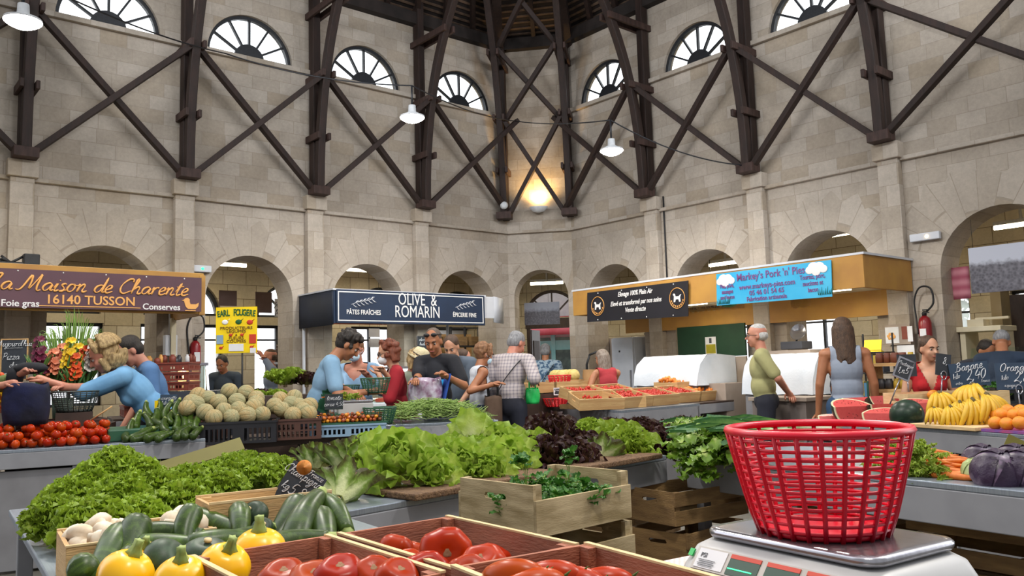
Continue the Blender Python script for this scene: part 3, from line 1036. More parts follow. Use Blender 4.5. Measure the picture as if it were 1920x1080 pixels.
for fr, px, py, dy, lab in ((FL, 425, 496, 1.6, 'lit strip light in the second arch from the left'), (FL, 680, 507, 1.6, 'lit strip light above the navy canopy'), (FC, 1025, 531, 1.3, 'lit strip light above the corner street door'), (FR_, 1360, 494, 1.4, 'lit strip light in the arch left of the blue banner'), (FR_, 1563, 441, 1.4, 'lit strip light in the arch right of the blue banner'), (FR_, 1915, 421, 1.5, 'lit strip light in the wide arch at the right edge')):
 x, z = fr.hit(px, py, dy)
 gallery_tube(fr, x, dy, z, lab)
for fr, x, n in ((FL, -1.0, 0), (FL, .9, 0), (FL, 6.5, 0), (FR_, -1.6, 0)):   # lamps of the gallery hidden behind canopies and piers
 light('tube_and_fill_light', 'AREA', fr.w(x, 1.6, 3.1), 11, (1, .87, .62), .62, (0, 0, fr.a), .08)

# ================================================================== signs, canopies, stalls
M['grey_metal'] = mat('grey_painted_metal', '#8f9096', '#85868c', .38, 6, spec=.5)
M['grey_panel'] = mat('grey_counter_panel', '#86868a', '#7b7a7e', .5, 5)
M['grey_top'] = mat('brushed_steel_top', '#8a93a0', '#9aa3ae', .3, 8, stretch=(20, 1, 1), metal=.5)
M['dark_brown'] = mat('dark_brown_board', '#33251f', '#46342b', .6, 6)
M['cork'] = mat('coir_mat', '#5b4330', '#7a5d42', .95, 60, 6, bump=.8, bscale=120)
M['ochre'] = mat('ochre_board', '#b98a3e', '#a8793a', .6, 3)
M['cream'] = mat('cream_board', '#d9cfb4', '#cdc1a3', .6, 4)
M['plum'] = mat('plum_banner', '#5a3843', '#50313c', .5, 3)
M['gold'] = mat('gold_lettering', '#e8a95b', None, .5)
M['white_paint'] = mat('white_lettering', '#e9e7e6', None, .5)
M['navy'] = mat('navy_canvas', '#172c49', '#142640', .6, 3)
M['navy_dark'] = mat('dark_canvas', '#252c3c', '#1e2430', .7, 3)
M['offwhite'] = mat('white_vinyl', '#d4d6dc', '#c8cbd3', .5, 3)
M['black_vinyl'] = mat('black_vinyl', '#17161c', '#1d1c24', .45, 3)
M['sky_vinyl'] = mat('sky_blue_vinyl', '#2ba6d8', '#4fbbe2', .4, 1.5)
M['magenta'] = mat('purple_lettering', '#7c4a86', None, .5)
M['yellow_card'] = mat('yellow_card', '#f5d400', '#eec900', .5, 4)
M['green_ink'] = mat('green_ink', '#1d5a2a', None, .5)
M['brown_ink'] = mat('brown_ink', '#6a4a12', None, .5)
M['red_ink'] = mat('red_ink', '#c3391e', None, .5)
M['slate'] = mat('slate_board', '#2b2f36', '#343941', .75, 9)
M['blue_slate'] = mat('blue_slate_board', '#2c3d52', '#33465c', .7, 9)
M['chalk'] = mat('chalk', '#e4e6ea', '#c9ccd2', .9, 60)
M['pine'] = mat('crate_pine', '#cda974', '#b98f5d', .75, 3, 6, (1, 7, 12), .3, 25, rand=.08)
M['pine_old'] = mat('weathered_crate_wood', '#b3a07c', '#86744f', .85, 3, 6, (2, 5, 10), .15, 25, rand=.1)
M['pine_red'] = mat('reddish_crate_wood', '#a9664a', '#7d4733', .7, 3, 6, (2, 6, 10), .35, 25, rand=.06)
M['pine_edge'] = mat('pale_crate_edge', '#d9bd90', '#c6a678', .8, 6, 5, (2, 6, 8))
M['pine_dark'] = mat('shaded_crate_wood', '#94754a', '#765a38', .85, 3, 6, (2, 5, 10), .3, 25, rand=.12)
M['plastic_brown'] = mat('brown_crate_plastic', '#4b2f25', '#553730', .45, 6)
M['plastic_rust'] = mat('rust_crate_plastic', '#7a3527', '#86402f', .5, 6)
M['plastic_black'] = mat('black_crate_plastic', '#1b1b20', '#232329', .4, 6)
M['plastic_blue'] = mat('pale_blue_crate_plastic', '#7d9ab4', '#8aa6be', .45, 6)
M['plastic_green'] = mat('green_basket_plastic', '#2b5a41', '#24503a', .4, 6)
M['plastic_dkgreen'] = mat('dark_basket_plastic', '#27302e', '#323b38', .4, 6)
M['plastic_red'] = mat('red_basket_plastic', '#d2042a', '#c20428', .32, 5)
M['plastic_bred'] = mat('bright_red_plastic', '#d21c24', '#c2161f', .35, 5)
M['green_bag'] = mat('bright_green_plastic', '#1fae52', '#2cbd60', .35, 6)
M['white_cloth'] = mat('white_cloth', '#d6dbe2', '#c9d0d9', .85, 4, bump=.2, bscale=40)
M['steel'] = mat('stainless_steel', '#9a99a0', '#aaa9b0', .22, 6, stretch=(1, 14, 1), metal=.85)
M['scale_grey'] = mat('pale_grey_plastic', '#b5b4b4', '#aeadad', .4, 6)
M['dark_grey'] = mat('dark_grey_plastic', '#3d3e44', '#45464c', .4, 6)
M['paper'] = mat('white_paper', '#e4e4e6', '#d8d8dc', .8, 9)
M['red_steel'] = mat('red_extinguisher', '#8d1820', '#7a141c', .3, 5)
M['rubber'] = mat('black_rubber', '#141416', '#1c1c1f', .55, 9)
M['fridge'] = mat('white_enamel', '#b9bdc6', '#aeb3bd', .35, 4)
M['green_board'] = mat('green_board', '#12351f', '#173f27', .7, 4)
M['beige_board'] = mat('beige_board', '#9c8d80', '#a5968a', .7, 4)
M['lcd'] = emis('green_display', '#1f3a2c', .25)
M['green_led'] = emis('green_led', '#2fe07a', 2.5)
M['case_light'] = emis('case_light', '#dff2ff', 5)
M['case_glass'], _nt, _b = newmat('counter_glass')
_t = nd(_nt, 'ShaderNodeBsdfTransparent', {'Color': (.80, .93, .91, 1)})
_g = nd(_nt, 'ShaderNodeBsdfGlossy', {'Roughness': .04})
_x = nd(_nt, 'ShaderNodeMixShader', {0: .1, 1: _t.outputs[0], 2: _g.outputs[0]})
_nt.links.new(_x.outputs[0], _nt.nodes['Material Output'].inputs['Surface'])

def photomat(name, sky, top, low, light_, s=9):
 """an old crowd photograph printed on a panel: pale sky over a mottled crowd"""
 m, nt, b = newmat(name)
 tc = nd(nt, 'ShaderNodeTexCoord')
 sx = nd(nt, 'ShaderNodeSeparateXYZ', {0: tc.outputs['Object']})
 vo = nd(nt, 'ShaderNodeTexVoronoi', {'Vector': tc.outputs['Object'], 'Scale': s * 4})
 no = nd(nt, 'ShaderNodeTexNoise', {'Vector': tc.outputs['Object'], 'Scale': s * 2, 'Detail': 8})
 f = mth(nt, 'MULTIPLY', vo.outputs['Distance'], 1.1)
 c = mixc(nt, f, lin(low), lin(light_))
 c = mixc(nt, no.outputs['Fac'], lin(top), c)
 edge = mth(nt, 'ADD', sx.outputs[2], mth(nt, 'MULTIPLY', mth(nt, 'SUBTRACT', no.outputs['Fac'], .5), .12))
 k = nd(nt, 'ShaderNodeMapRange', {'Value': edge, 'From Min': sky[0], 'From Max': sky[1]})
 c = mixc(nt, k.outputs[0], c, lin(sky[2]))
 nt.links.new(c, b.inputs['Base Color'])
 b.inputs['Roughness'].default_value = .4
 return m

def quad_on(fr, pts, y):
 return [fr.hit(px, py, y) for px, py in pts]

def board(name, outline, depth, m, parent=None, loc=(0, 0, 0), rot=(0, 0, 0), holes=(), bevel=0):
 vs, fs = panel_data(outline, holes, depth)
 mb = MB()
 mb.add(vs, fs)
 return mb.obj(name, m, parent, loc, rot, bevel)

def rel(q, c):
 return [(x - c[0], z - c[1]) for x, z in q]

# ---- plum banner and its canopy, left
y0 = -1.2
x0, x1 = -1.6, FL.hit(385, 517, y0)[0]
zt, zb = 2.52, 2.08
t = thing('stall_canopy', 'ochre-framed canopy carrying the plum banner at the left edge', 'canopy', FL.w(x1, y0 + .03, zb), LANG, 'stall canopies')
w = x1 - x0
mb = MB()
mb.box((-w / 2, .04, .44), (w, .05, .06))
mb.box((-w / 2, .04, .01), (w, .05, .05))
mb.box((-.02, .04, .21), (.075, .06, .47))
mb.obj('front_frame', M['ochre'], t, bevel=.006)
mb = MB()
mb.box((-w / 2, .05, .22), (w - .06, .03, .4))
mb.obj('back_board', M['ochre'], t)
mb = MB()
mb.box((-.02, .6, .21), (.05, 1.08, .47))
mb.obj('side_board', M['ochre'], t)
mb = MB()
mb.box((-w / 2, .62, .46), (w, 1.14, .03))
mb.obj('roof_board', M['cream'], t)
mb = MB()
mb.box((-.05, .95, -1.04), (.06, .06, 2.08))
mb.obj('post', M['cream'], t)
xb0, xb1 = -1.55, FL.hit(378, 525, y0)[0]
t = thing('stall_banner', 'plum banner with gold script reading La Maison de Charente', 'banner', FL.w(0, y0, 2.085), LANG)
board('sheet', rect(xb0, 0, xb1, .40), .012, M['plum'], t, (0, 0, .005))
mb = MB()
for k in range(6):
 mb.ell((xb1 - .2 - .42 * k, -.004, .385), (.008, .006, .008), 0, 8, 5)
mb.obj('eyelets', M['white_paint'], t)

def put(fr, px, py, y, zbase):
 x, z = fr.hit(px, py, y)
 return x, z - zbase

x, z = put(FL, 172, 552, y0, 2.085)
xe = put(FL, 358, 550, y0, 2.085)[0]
xs_ = put(FL, -30, 540, y0, 2.085)[0]
o = pen('La Maison de Charente', .165, .0105, M['gold'], t, ((xe + xs_) / 2 - .02, -.006, z + .02), .3, 1.27)
x, z = put(FL, 172, 564, y0, 2.085)
text('16140 TUSSON', .135, M['gold'], t, (x, -.004, z), bold=.002)
mb = MB()
mb.box((x, -.004, z - .066), (1.0, .006, .009))
mb.obj('underline', M['gold'], t)
x, z = put(FL, 38, 569, y0, 2.085)
text('Foie gras', .096, M['white_paint'], t, (x, -.004, z), bold=.0015)
x, z = put(FL, 303, 576, y0, 2.085)
text('Conserves', .096, M['white_paint'], t, (x, -.004, z), bold=.0015)
x, z = put(FL, 357, 572, y0, 2.085)
board('duck_emblem', [(-.07, .03), (-.055, -.02), (-.03, -.045), (.06, -.045), (.09, -.01), (.095, .03), (.06, .01), (.0, .01), (-.01, .04), (-.01, .065), (-.03, .085), (-.06, .08), (-.075, .062), (-.1, .052), (-.075, .045)], .006, M['gold'], t, (x, -.006, z))
mb = MB()
mb.box((x, -.004, z - .065), (.12, .006, .008))
mb.obj('duck_base', M['gold'], t)
# things lying on top of that canopy
mb = MB()
mb.box((0, 0, .06), (.15, .12, .12))
tag(mb.obj('small_black_box', M['rubber'], None, FL.w(FL.hit(58, 492, -1.0)[0], -1.0, 2.555), (0, 0, LANG), .01), 'small black box lying on the canopy above the plum banner', 'box')
mb = MB()
random.seed(3)
for k in range(7):
 a = random.uniform(0, 6.28)
 mb.tube([(.12 * cos(a) * j / 3 - .0, .05 * sin(a) * j / 3, .02 + .012 * j * (k % 3)) for j in range(4)], .014, 5)
mb.box((0, 0, .012), (.3, .08, .024))
tag(mb.obj('folded_metal_stand', M['rubber'], None, FL.w(FL.hit(20, 490, -1.0)[0], -1.0, 2.555), (0, 0, LANG)), 'folded dark stand lying on the canopy at the left edge', 'folded stand')

# ---- navy canopy
y0 = -1.05
x0, zt = FL.hit(627, 541, y0)
x1 = FL.hit(910, 552, y0)[0]
zb = 1.995
t = thing('stall_canopy', 'navy fabric canopy with dark left end and white right end', 'canopy', FL.w(x0, y0 + .02, zb), LANG, 'stall canopies')
w, h = x1 - x0, zt - zb
mb = MB()
mb.box((w / 2, .02, h / 2), (w, .03, h))
mb.obj('front_valance', M['navy'], t)
n = 20
mb = MB()
mb.grid([[(.004 * (j % 2) - .006, j / n * 1.0 + .01, zz) for j in range(n + 1)] for zz in (-.02, h * .5, h)])
mb.obj('side_valance', M['navy_dark'], t, solid=.012)
mb = MB()
mb.box((w / 2, .52, h - .005), (w + .04, 1.06, .02))
mb.obj('roof_panel', M['offwhite'], t)
mb = MB()
mb.box((w + .11, .06, h * .62), (.22, .02, h * .72))
mb.obj('end_panel', M['offwhite'], t)
mb = MB()
mb.grid([[(w + .22, .06, zz), (w + .62, .32, zz - .0)] for zz in (h * .12, h)])
mb.obj('end_panel', M['offwhite'], t, solid=.02)
for xx in (.03, w - .03):
 mb = MB()
 mb.tube([(xx, .95, -zb), (xx, .95, h - .02)], .022, 8)
 mb.obj('post', M['offwhite'], t)
t = thing('stall_banner', 'navy banner with white letters OLIVE and ROMARIN on the navy canopy', 'banner', FL.w((x0 + x1) / 2, y0, zb), LANG)
hw = w / 2 - .03
board('sheet', rect(-hw, .005, hw, h - .005), .014, M['navy'], t)
board('border_line', rect(-hw + .02, .03, hw - .02, h - .03), .004, M['white_paint'], t, (0, -.004, 0), holes=[rect(-hw + .034, .044, hw - .034, h - .044)])
xc = (x0 + x1) / 2

def putc(px, py):
 xx, zz = FL.hit(px, py, y0)
 return xx - xc, zz - zb

for body, px, py, s, wd in (('OLIVE  &', 783, 563, .24, .72), ('ROMARIN', 783, 586, .24, .72)):
 xx, zz = putc(px, py)
 text(body, s, M['white_paint'], t, (xx, -.006, zz), width=wd)
for body, px, py in (('PÂTES FRAÎCHES', 682, 586), ('ÉPICERIE FINE', 871, 591)):
 xx, zz = putc(px, py)
 text(body, .09, M['white_paint'], t, (xx, -.006, zz), width=.8, bold=.001)
for px, py, sd in ((678, 566, 1), (870, 572, 2)):
 xx, zz = putc(px, py)
 mb = MB()
 random.seed(sd)
 mb.tube([(-.16, 0, -.04), (-.05, 0, .0), (.08, 0, .02), (.18, 0, .05)], .004, 5)
 for k in range(11):
  f = -.14 + .03 * k
  sg = 1 if k % 2 else -1
  mb.tube([(f, 0, f * .25), (f + .04, 0, f * .25 + sg * .035), (f + .07, 0, f * .25 + sg * .04)], [.002, .008, .002], 5)
 mb.obj('herb_sprig_emblem', M['offwhite'], t, (xx, -.006, zz))

# ---- ochre canopy right
y0 = -1.2
x0 = FR_.hit(1073, 546, y0)[0]
x1, zt = FR_.hit(1617, 478, y0)
zb = 2.09
zt = 2.455
t = thing('stall_canopy', 'long ochre board canopy along the right arches', 'canopy', FR_.w(x0, y0, zb), RANG, 'stall canopies')
w, h = x1 - x0, zt - zb
mb = MB()
mb.box((w / 2, .03, h / 2), (w, .05, h))
mb.obj('front_fascia', M['ochre'], t, bevel=.004)
mb = MB()
mb.box((w - .03, .62, h / 2), (.05, 1.12, h))
mb.obj('side_fascia', M['ochre'], t, bevel=.004)
mb = MB()
mb.box((.03, .62, h / 2), (.05, 1.12, h))
mb.obj('side_fascia', M['ochre'], t, bevel=.004)
mb = MB()
mb.box((w / 2, .6, h + .012), (w + .03, 1.2, .025))
mb.obj('roof_board', M['offwhite'], t)
mb = MB()
mb.box((w / 2, .6, .06), (w - .1, 1.1, .02))
mb.obj('soffit', M['cream'], t)
mb = MB()
mb.box((w / 2, 1.12, -.1), (w - .1, .04, .32))
mb.obj('rear_fascia', M['ochre'], t)
for xx, lab in ((1.95, ''), (3.95, '')):
 mb = MB()
 mb.box((xx, .3, .03), (.5, .09, .035))
 mb.obj('canopy_light', M['tube'], t)
light('tube_and_fill_light', 'AREA', FR_.w(x0 + 1.95, y0 + .3, zb - .02), 7, (1, .93, .78), .5, (0, 0, RANG), .08)
light('tube_and_fill_light', 'AREA', FR_.w(x0 + 3.95, y0 + .3, zb - .02), 7, (1, .93, .78), .5, (0, 0, RANG), .08)
# black banner
yb = y0 - .03
q = quad_on(FR_, [(1101, 604), (1290, 593), (1290, 526), (1101, 549)], yb)
c = ((q[0][0] + q[1][0]) / 2, q[0][1])
t = thing('stall_banner', 'black banner with white script between two round dog emblems', 'banner', FR_.w(c[0], yb, c[1]), RANG)
board('sheet', rel(q, c), .012, M['black_vinyl'], t)
for body, px, py in (('Elevage 100% Plein Air', 1190, 549), ('Elevé et transformé par nos soins', 1191, 566), ('Vente directe', 1191, 580)):
 xx, zz = FR_.hit(px, py, yb)
 text(body, .095, M['white_paint'], t, (xx - c[0], -.004, zz - c[1]), shear=.3, width=.72, bold=.0012)
for px, py in ((1121, 574), (1270, 559)):
 xx, zz = FR_.hit(px, py, yb)
 xx -= c[0]
 zz -= c[1]
 mb = MB()
 mb.tube([(.125 * cos(a * pi / 16), 0, .135 * sin(a * pi / 16)) for a in range(32)], .005, 5, 0, True)
 mb.obj('emblem_ring', M['gold'], t, (xx, -.005, zz))
 board('emblem_dog', [(-.07, .05), (-.05, .03), (-.06, -.05), (-.035, -.05), (-.025, -.015), (.02, -.015), (.03, -.05), (.055, -.05), (.05, .01), (.07, .05), (.045, .04), (.03, .025), (-.025, .025), (-.035, .06), (-.055, .065)], .004, M['white_paint'], t, (xx, -.006, zz))
 mb = MB()
 for a in range(9):
  b_ = pi * (1.1 + .1 * a)
  mb.box((.1 * cos(b_), 0, .108 * sin(b_)), (.014, .004, .022))
 mb.obj('emblem_letters', M['gold'], t, (xx, -.005, zz))
mb = MB()
for k in range(4):
 f = .12 + .25 * k
 for a, b in ((0, 1), (3, 2)):
  p = Vector(rel(q, c)[a]).lerp(Vector(rel(q, c)[b]), f)
  mb.ell((p.x, -.004, p.y + (.025 if a == 0 else -.025)), (.009, .005, .009), 0, 8, 5)
mb.obj('eyelets', M['white_paint'], t)
# blue banner
q = quad_on(FR_, [(1344, 573), (1560, 556), (1558, 487), (1343, 514)], yb)
c = ((q[0][0] + q[1][0]) / 2, q[0][1])
t = thing('stall_banner', 'sky blue banner with purple lettering and white clouds', 'banner', FR_.w(c[0], yb, c[1]), RANG)
board('sheet', rel(q, c), .012, M['sky_vinyl'], t)
for body, px, py, s, wd in (("Markey's Pork 'n' Pies", 1443, 514, .125, .84), ('www.markeys-pies.com', 1437, 534, .088, .9), ('05 46 01 54 65', 1437, 542, .082, .95), ('Fabrication artisanale', 1437, 555, .075, .85), ('Pies, pork,\nsausages\nand bacon', 1364, 547, .07, .7), ('Tourtes, porc,\nsaucisses et\nbacon', 1524, 531, .075, .72)):
 xx, zz = FR_.hit(px, py, yb)
 text(body, s, M['magenta'], t, (xx - c[0], -.004, zz - c[1] - (.03 if '05' in body else .02 if 'Fab' in body else 0)), width=wd, bold=.001)
for px, py in ((1360, 526), (1530, 504)):
 xx, zz = FR_.hit(px, py, yb)
 mb = MB()
 for dx, dz, r in ((-.08, -.01, .045), (-.03, .02, .06), (.04, .015, .06), (.09, -.01, .045), (0, -.03, .05)):
  mb.ell((dx, 0, dz), (r * 1.15, .003, r), 0, 14, 8)
 mb.obj('cloud_print', M['white_paint'], t, (xx - c[0], -.004, zz - c[1]))
for px, py in ((1357, 570), (1548, 552)):
 xx, zz = FR_.hit(px, py, yb)
 mb = MB()
 for k in range(9):
  mb.tube([(-.08 + .02 * k, 0, 0), (-.09 + .025 * k, 0, .05 + .02 * (k % 3))], [.006, .001], 4)
 mb.obj('grass_print', M['green_ink'], t, (xx - c[0], -.005, zz - c[1]))

# ---- yellow grower's sign on a pole above the left stall
p = at_d(443, 662, 7.4)
t = thing('yellow_sign', 'bright yellow sign reading EARL FOUGERE on a thin pole', 'sign', p, R(3))
W, H = .365, .415
board('sign_board', rect(-W / 2, 0, W / 2, H), .01, M['yellow_card'], t)
for k, ch in enumerate('EARL FOUGERE'):
 f = (k - 5.5) / 5.5
 text(ch, .075 + .01 * (1 - abs(f)), M['green_ink'], t, (f * .158, -.003, .352 + .012 * (1 - f * f)), width=.62, bold=.002, tilt=-f * .12)
for body, z, s in (('PRODUCTEURS', .225, .036), ('LEGUMES', .195, .036), ('&', .163, .026), ('FLEURS', .135, .036), ('COUPEES', .105, .036)):
 text(body, s, M['brown_ink'], t, (0, -.003, z), width=1.15)
for x, z, m_ in ((-.1, .28, M['white_paint']), (0.02, .28, M['green_ink']), (.12, .275, M['red_ink']), (-.05, .163, M['red_ink']), (.05, .163, M['red_ink']), (-.135, .05, M['red_ink']), (.135, .05, M['red_ink'])):
 mb = MB()
 r = .022 if z > .2 else .013
 mb.ell((0, 0, 0), (r * 1.3, .003, r), 0, 10, 6)
 mb.tube([(r, 0, r * .5), (r * 2, 0, r * 1.4)], [.005, .001], 4)
 mb.obj('vegetable_print', m_, t, (x, -.004, z))
for x, m_ in ((-.145, M['plastic_blue']), (.145, M['red_ink'])):
 mb = MB()
 mb.box((0, 0, 0), (.06, .004, .08))
 mb.obj('photo_print', m_, t, (x, -.004, .125))
mb = MB()
mb.box((0, -.004, .05), (.13, .004, .065))
mb.obj('white_label', M['paper'], t)
mb = MB()
mb.box((.15, -.01, .02), (.05, .004, .045))
mb.obj('price_tag', M['paper'], t)
mb = MB()
mb.tube([(.05, .012, .2), (.05, .012, -.69)], .009, 6)
mb.obj('pole', M['rubber'], t)

# ------------------------------------------------------------------ tables
def table(name, label, o, ang, L, D, H, legs=True, panel=False, lip=.11, top='grey_top', group=None, cat='market table', x0=0):
 """counter whose front edge runs from o along ang; depth goes back"""
 t = thing(name, label, cat, (o[0], o[1], 0), ang, group)
 mb = MB()
 mb.box((x0 + L / 2, D / 2, H - .012), (L, D, .024))
 mb.obj('tabletop', M[top], t, bevel=.004)
 mb = MB()
 mb.box((x0 + L / 2, .012, H - .024 - lip / 2), (L, .024, lip))
 mb.obj('front_lip', M['grey_metal'], t, bevel=.004)
 if panel:
  mb = MB()
  mb.box((x0 + L / 2, .05, (H - lip - .06) / 2 + .02), (L - .02, .03, H - lip - .06))
  mb.obj('front_panel', M['grey_panel'], t, bevel=.003)
  mb = MB()
  mb.box((x0 + L - .02, D / 2, H / 2 - .02), (.03, D - .04, H - .06))
  mb.obj('side_panel', M['grey_panel'], t, bevel=.003)
  mb = MB()
  mb.box((x0 + .02, D / 2, H / 2 - .02), (.03, D - .04, H - .06))
  mb.obj('side_panel', M['grey_panel'], t, bevel=.003)
  for k in range(1, int(L / .9) + 1):
   mb = MB()
   mb.box((x0 + k * L / (int(L / .9) + 1), .03, (H - lip) / 2), (.06, .02, H - lip - .05))
   mb.obj('upright', M['grey_metal'], t, bevel=.003)
 if legs:
  for x in (x0 + .05, x0 + L - .05):
   for y in (.06, D - .06):
    mb = MB()
    mb.box((x, y, (H - .03) / 2), (.05, .05, H - .03))
    mb.obj('leg', M['grey_metal'], t, bevel=.004)
 return t

TZ = .85
FFa = R(35)
FF = Fr((0, 0, 0), FFa)
table('market_table', 'steel-topped table under the frilly green lettuces at front left', FF.w(.23, 1.35), FFa, .86, 2.2, TZ)
T1a = R(47)
FT = Fr((-.51, 2.87, 0), T1a)
table('market_table', 'long grey table under the green and red lettuces', FT.w(-.12, 0), T1a, 1.98, .85, TZ)
RTa = R(-58)
FRt = Fr((.84, 4.16, 0), RTa)
table('market_table', 'grey table under the celery, leeks, carrots and cabbages', FRt.w(.0, 0), RTa, 2.7, .8, TZ, lip=.13)
TBa = R(27)
FB = Fr((-2.38, 6.37, 0), TBa)
table('market_counter', 'grey panelled counter under the red tomatoes at left', FB.w(-2.6, 0), TBa, 2.6, 1.15, TZ, legs=False, panel=True, cat='market counter')
MSa = R(41)
FM = Fr((-2.36, 6.33, 0), MSa)
t = thing('melon_stand', 'dark brown slatted stand under the melon crates', 'market stand', FM.w(.02, .02), MSa)
mb = MB()
mb.box((.62, .45, .77), (1.26, .92, .05))
mb.obj('stand_top', M['dark_brown'], t, bevel=.005)
for z in (.18, .4, .6):
 mb = MB()
 mb.box((.62, .04, z), (1.22, .03, .13))
 mb.obj('front_slat', M['dark_brown'], t, bevel=.004)
for x in (.04, 1.2):
 for y in (.06, .84):
  mb = MB()
  mb.box((x, y, .37), (.06, .06, .74))
  mb.obj('leg', M['dark_brown'], t)
TGa = R(18)
FG = Fr((-1.36, 7.27, 0), TGa)
table('market_counter', 'grey counter under the heap of green beans', FG.w(-.42, 0), TGa, 1.68, 1.0, TZ, legs=False, panel=True, cat='market counter')
# centre stall
C0 = Vector((1.1, 8.66, 0))
CLa, CRa = R(111), R(45)
ldir = Vector((cos(CLa), sin(CLa), 0))
Cl0 = C0 + ldir * 2.65
FCl = Fr(Cl0, CLa - pi)
FCr = Fr(C0, CRa)
t = thing('market_counter', 'grey corner counter of the strawberry stall', 'market counter', C0, 0)
nl, nr = FCl.y, FCr.y
pA, pB, pC = Cl0, C0, C0 + FCr.x * 1.5
inner = C0 + (nl + nr).normalized() * .95
poly = [pA, pB, pC, pC + nr * .8, inner, pA + nl * .75]

def prism(pts, z0, z1):
 n = len(pts)
 vs = [(p.x, p.y, z0) for p in pts] + [(p.x, p.y, z1) for p in pts]
 return vs, [tuple(range(n - 1, -1, -1)), tuple(range(n, 2 * n))] + [(i, (i + 1) % n, n + (i + 1) % n, n + i) for i in range(n)]

lp = [p - C0 for p in poly]
mb = MB()
mb.add(*prism(lp, TZ - .025, TZ))
mb.obj('tabletop', M['grey_top'], t)
for a, b, nn in ((lp[0], lp[1], nl), (lp[1], lp[2], nr)):
 mb = MB()
 mb.add(*prism([a, b, b + nn * .03, a + nn * .03], TZ - .15, TZ - .026))
 mb.obj('front_lip', M['grey_metal'], t)
 mb = MB()
 mb.add(*prism([a + nn * .04, b + nn * .04, b + nn * .07, a + nn * .07], .03, TZ - .17))
 mb.obj('front_panel', M['grey_panel'], t)
a = lp[2]
mb = MB()
mb.add(*prism([a - FCr.x * .05, a - FCr.x * .02, a - FCr.x * .02 + nr * .75, a - FCr.x * .05 + nr * .75], .02, TZ - .03))
mb.obj('side_panel', M['grey_panel'], t)
FCx = Fr(C0 + FCr.x * 1.53 + nr * .12, CRa)
table('market_table', 'dark brown table under the apricot crates right of the strawberry stall', FCx.w(0, 0), CRa, .95, .75, TZ, top='dark_brown')
# right stall
RDa = R(-70)
FD = Fr((2.24, 6.55, 0), RDa)
table('market_counter', 'grey counter under the watermelons, bananas and oranges', FD.w(0, 0), RDa, 2.7, 1.1, TZ, legs=False, panel=True, lip=.12, cat='market counter')

# ------------------------------------------------------------------ crates
def crate(name, label, loc, rotz, L=.5, W=.3, H=.13, wood='pine', th=.009, ends='handle', slats=1, rot=None, group='wooden crates', edge=None, post=True, endh=0):
 """wooden crate: long sides along local x, end boards with a hand slot, corner posts, slatted bottom"""
 t = thing(name, label, 'crate', loc, rotz, group, rot)
 m = M[wood]
 gap = .02
 sh = (H - gap * (slats - 1)) / slats
 for s in (-1, 1):
  for k in range(slats):
   mb = MB()
   mb.box((0, s * (W / 2 - th / 2), k * (sh + gap) + sh / 2), (L, th, sh))
   mb.obj('side_board', m, t, bevel=.0015)
  eh = H + endh
  hole = [[(-.045, eh - .055), (.045, eh - .055), (.052, eh - .047), (.045, eh - .036), (-.045, eh - .036), (-.052, eh - .047)]] if ends == 'handle' else []
  if edge:
   mb = MB()
   mb.box((0, s * (W / 2 - th / 2), H + .002), (L, th + .002, .004))
   mb.obj('top_edge', M[edge], t)
  board('end_board', rect(-W / 2 + th, 0.0, W / 2 - th, eh), th, m, t, (s * (L / 2 - (th if s > 0 else 0)), 0, 0), (0, 0, R(90)), hole).location.x = s * L / 2 - (0 if s < 0 else -0) + (th if s < 0 else 0)
 if post:
  for sx in (-1, 1):
   for sy in (-1, 1):
    mb = MB()
    mb.box((sx * (L / 2 - .024), sy * (W / 2 - th - .009), (H + endh) / 2), (.026, .018, H + endh))
    mb.obj('corner_post', m, t)
 nb = max(3, int(W / .09))
 mb = MB()
 for k in range(nb):
  mb.box((0, -W / 2 + (k + .5) * W / nb, .005), (L - .02, W / nb * .82, .006))
 mb.obj('bottom', m, t)
 return t

def copy_crate(src, label, loc, rotz=0, rot=None, scale=None):
 return dup(src, loc, rot if rot else (0, 0, rotz), label, None, scale)

def plastic_crate(name, label, loc, rotz, L, W, H, m, rows=2, cols=11, group='plastic crates', solidlow=False):
 t = thing(name, label, 'crate', loc, rotz, group)
 mm = M[m]

 def side(w, c):
  holes = []
  ph = (H - .05) / rows
  for r_ in range(rows):
   for k in range(c):
    if abs(k - (c - 1) / 2) < .6 and r_ == rows - 1:
     continue
    x = -w / 2 + .03 + (k + .5) * (w - .06) / c
    dw = (w - .06) / c * .29
    holes.append(rect(x - dw, .02 + r_ * ph, x + dw, .02 + r_ * ph + ph * .8))
  return panel_data(rect(-w / 2, 0, w / 2, H), holes, .008)
 for s in (-1, 1):
  mb = MB()
  mb.add(*side(L, cols))
  mb.box((0, .004, H - .008), (L + .01, .022, .016))
  mb.obj('side_wall', mm, t, (0, s * W / 2 - .004, 0))
  mb = MB()
  mb.add(*side(W, max(5, int(cols * W / L))))
  mb.box((0, .004, H - .008), (W + .01, .022, .016))
  mb.obj('end_wall', mm, t, (s * L / 2 + .004, 0, 0), (0, 0, R(90)))
 mb = MB()
 mb.box((0, 0, .006), (L - .01, W - .01, .01))
 mb.obj('bottom', mm, t)
 return t

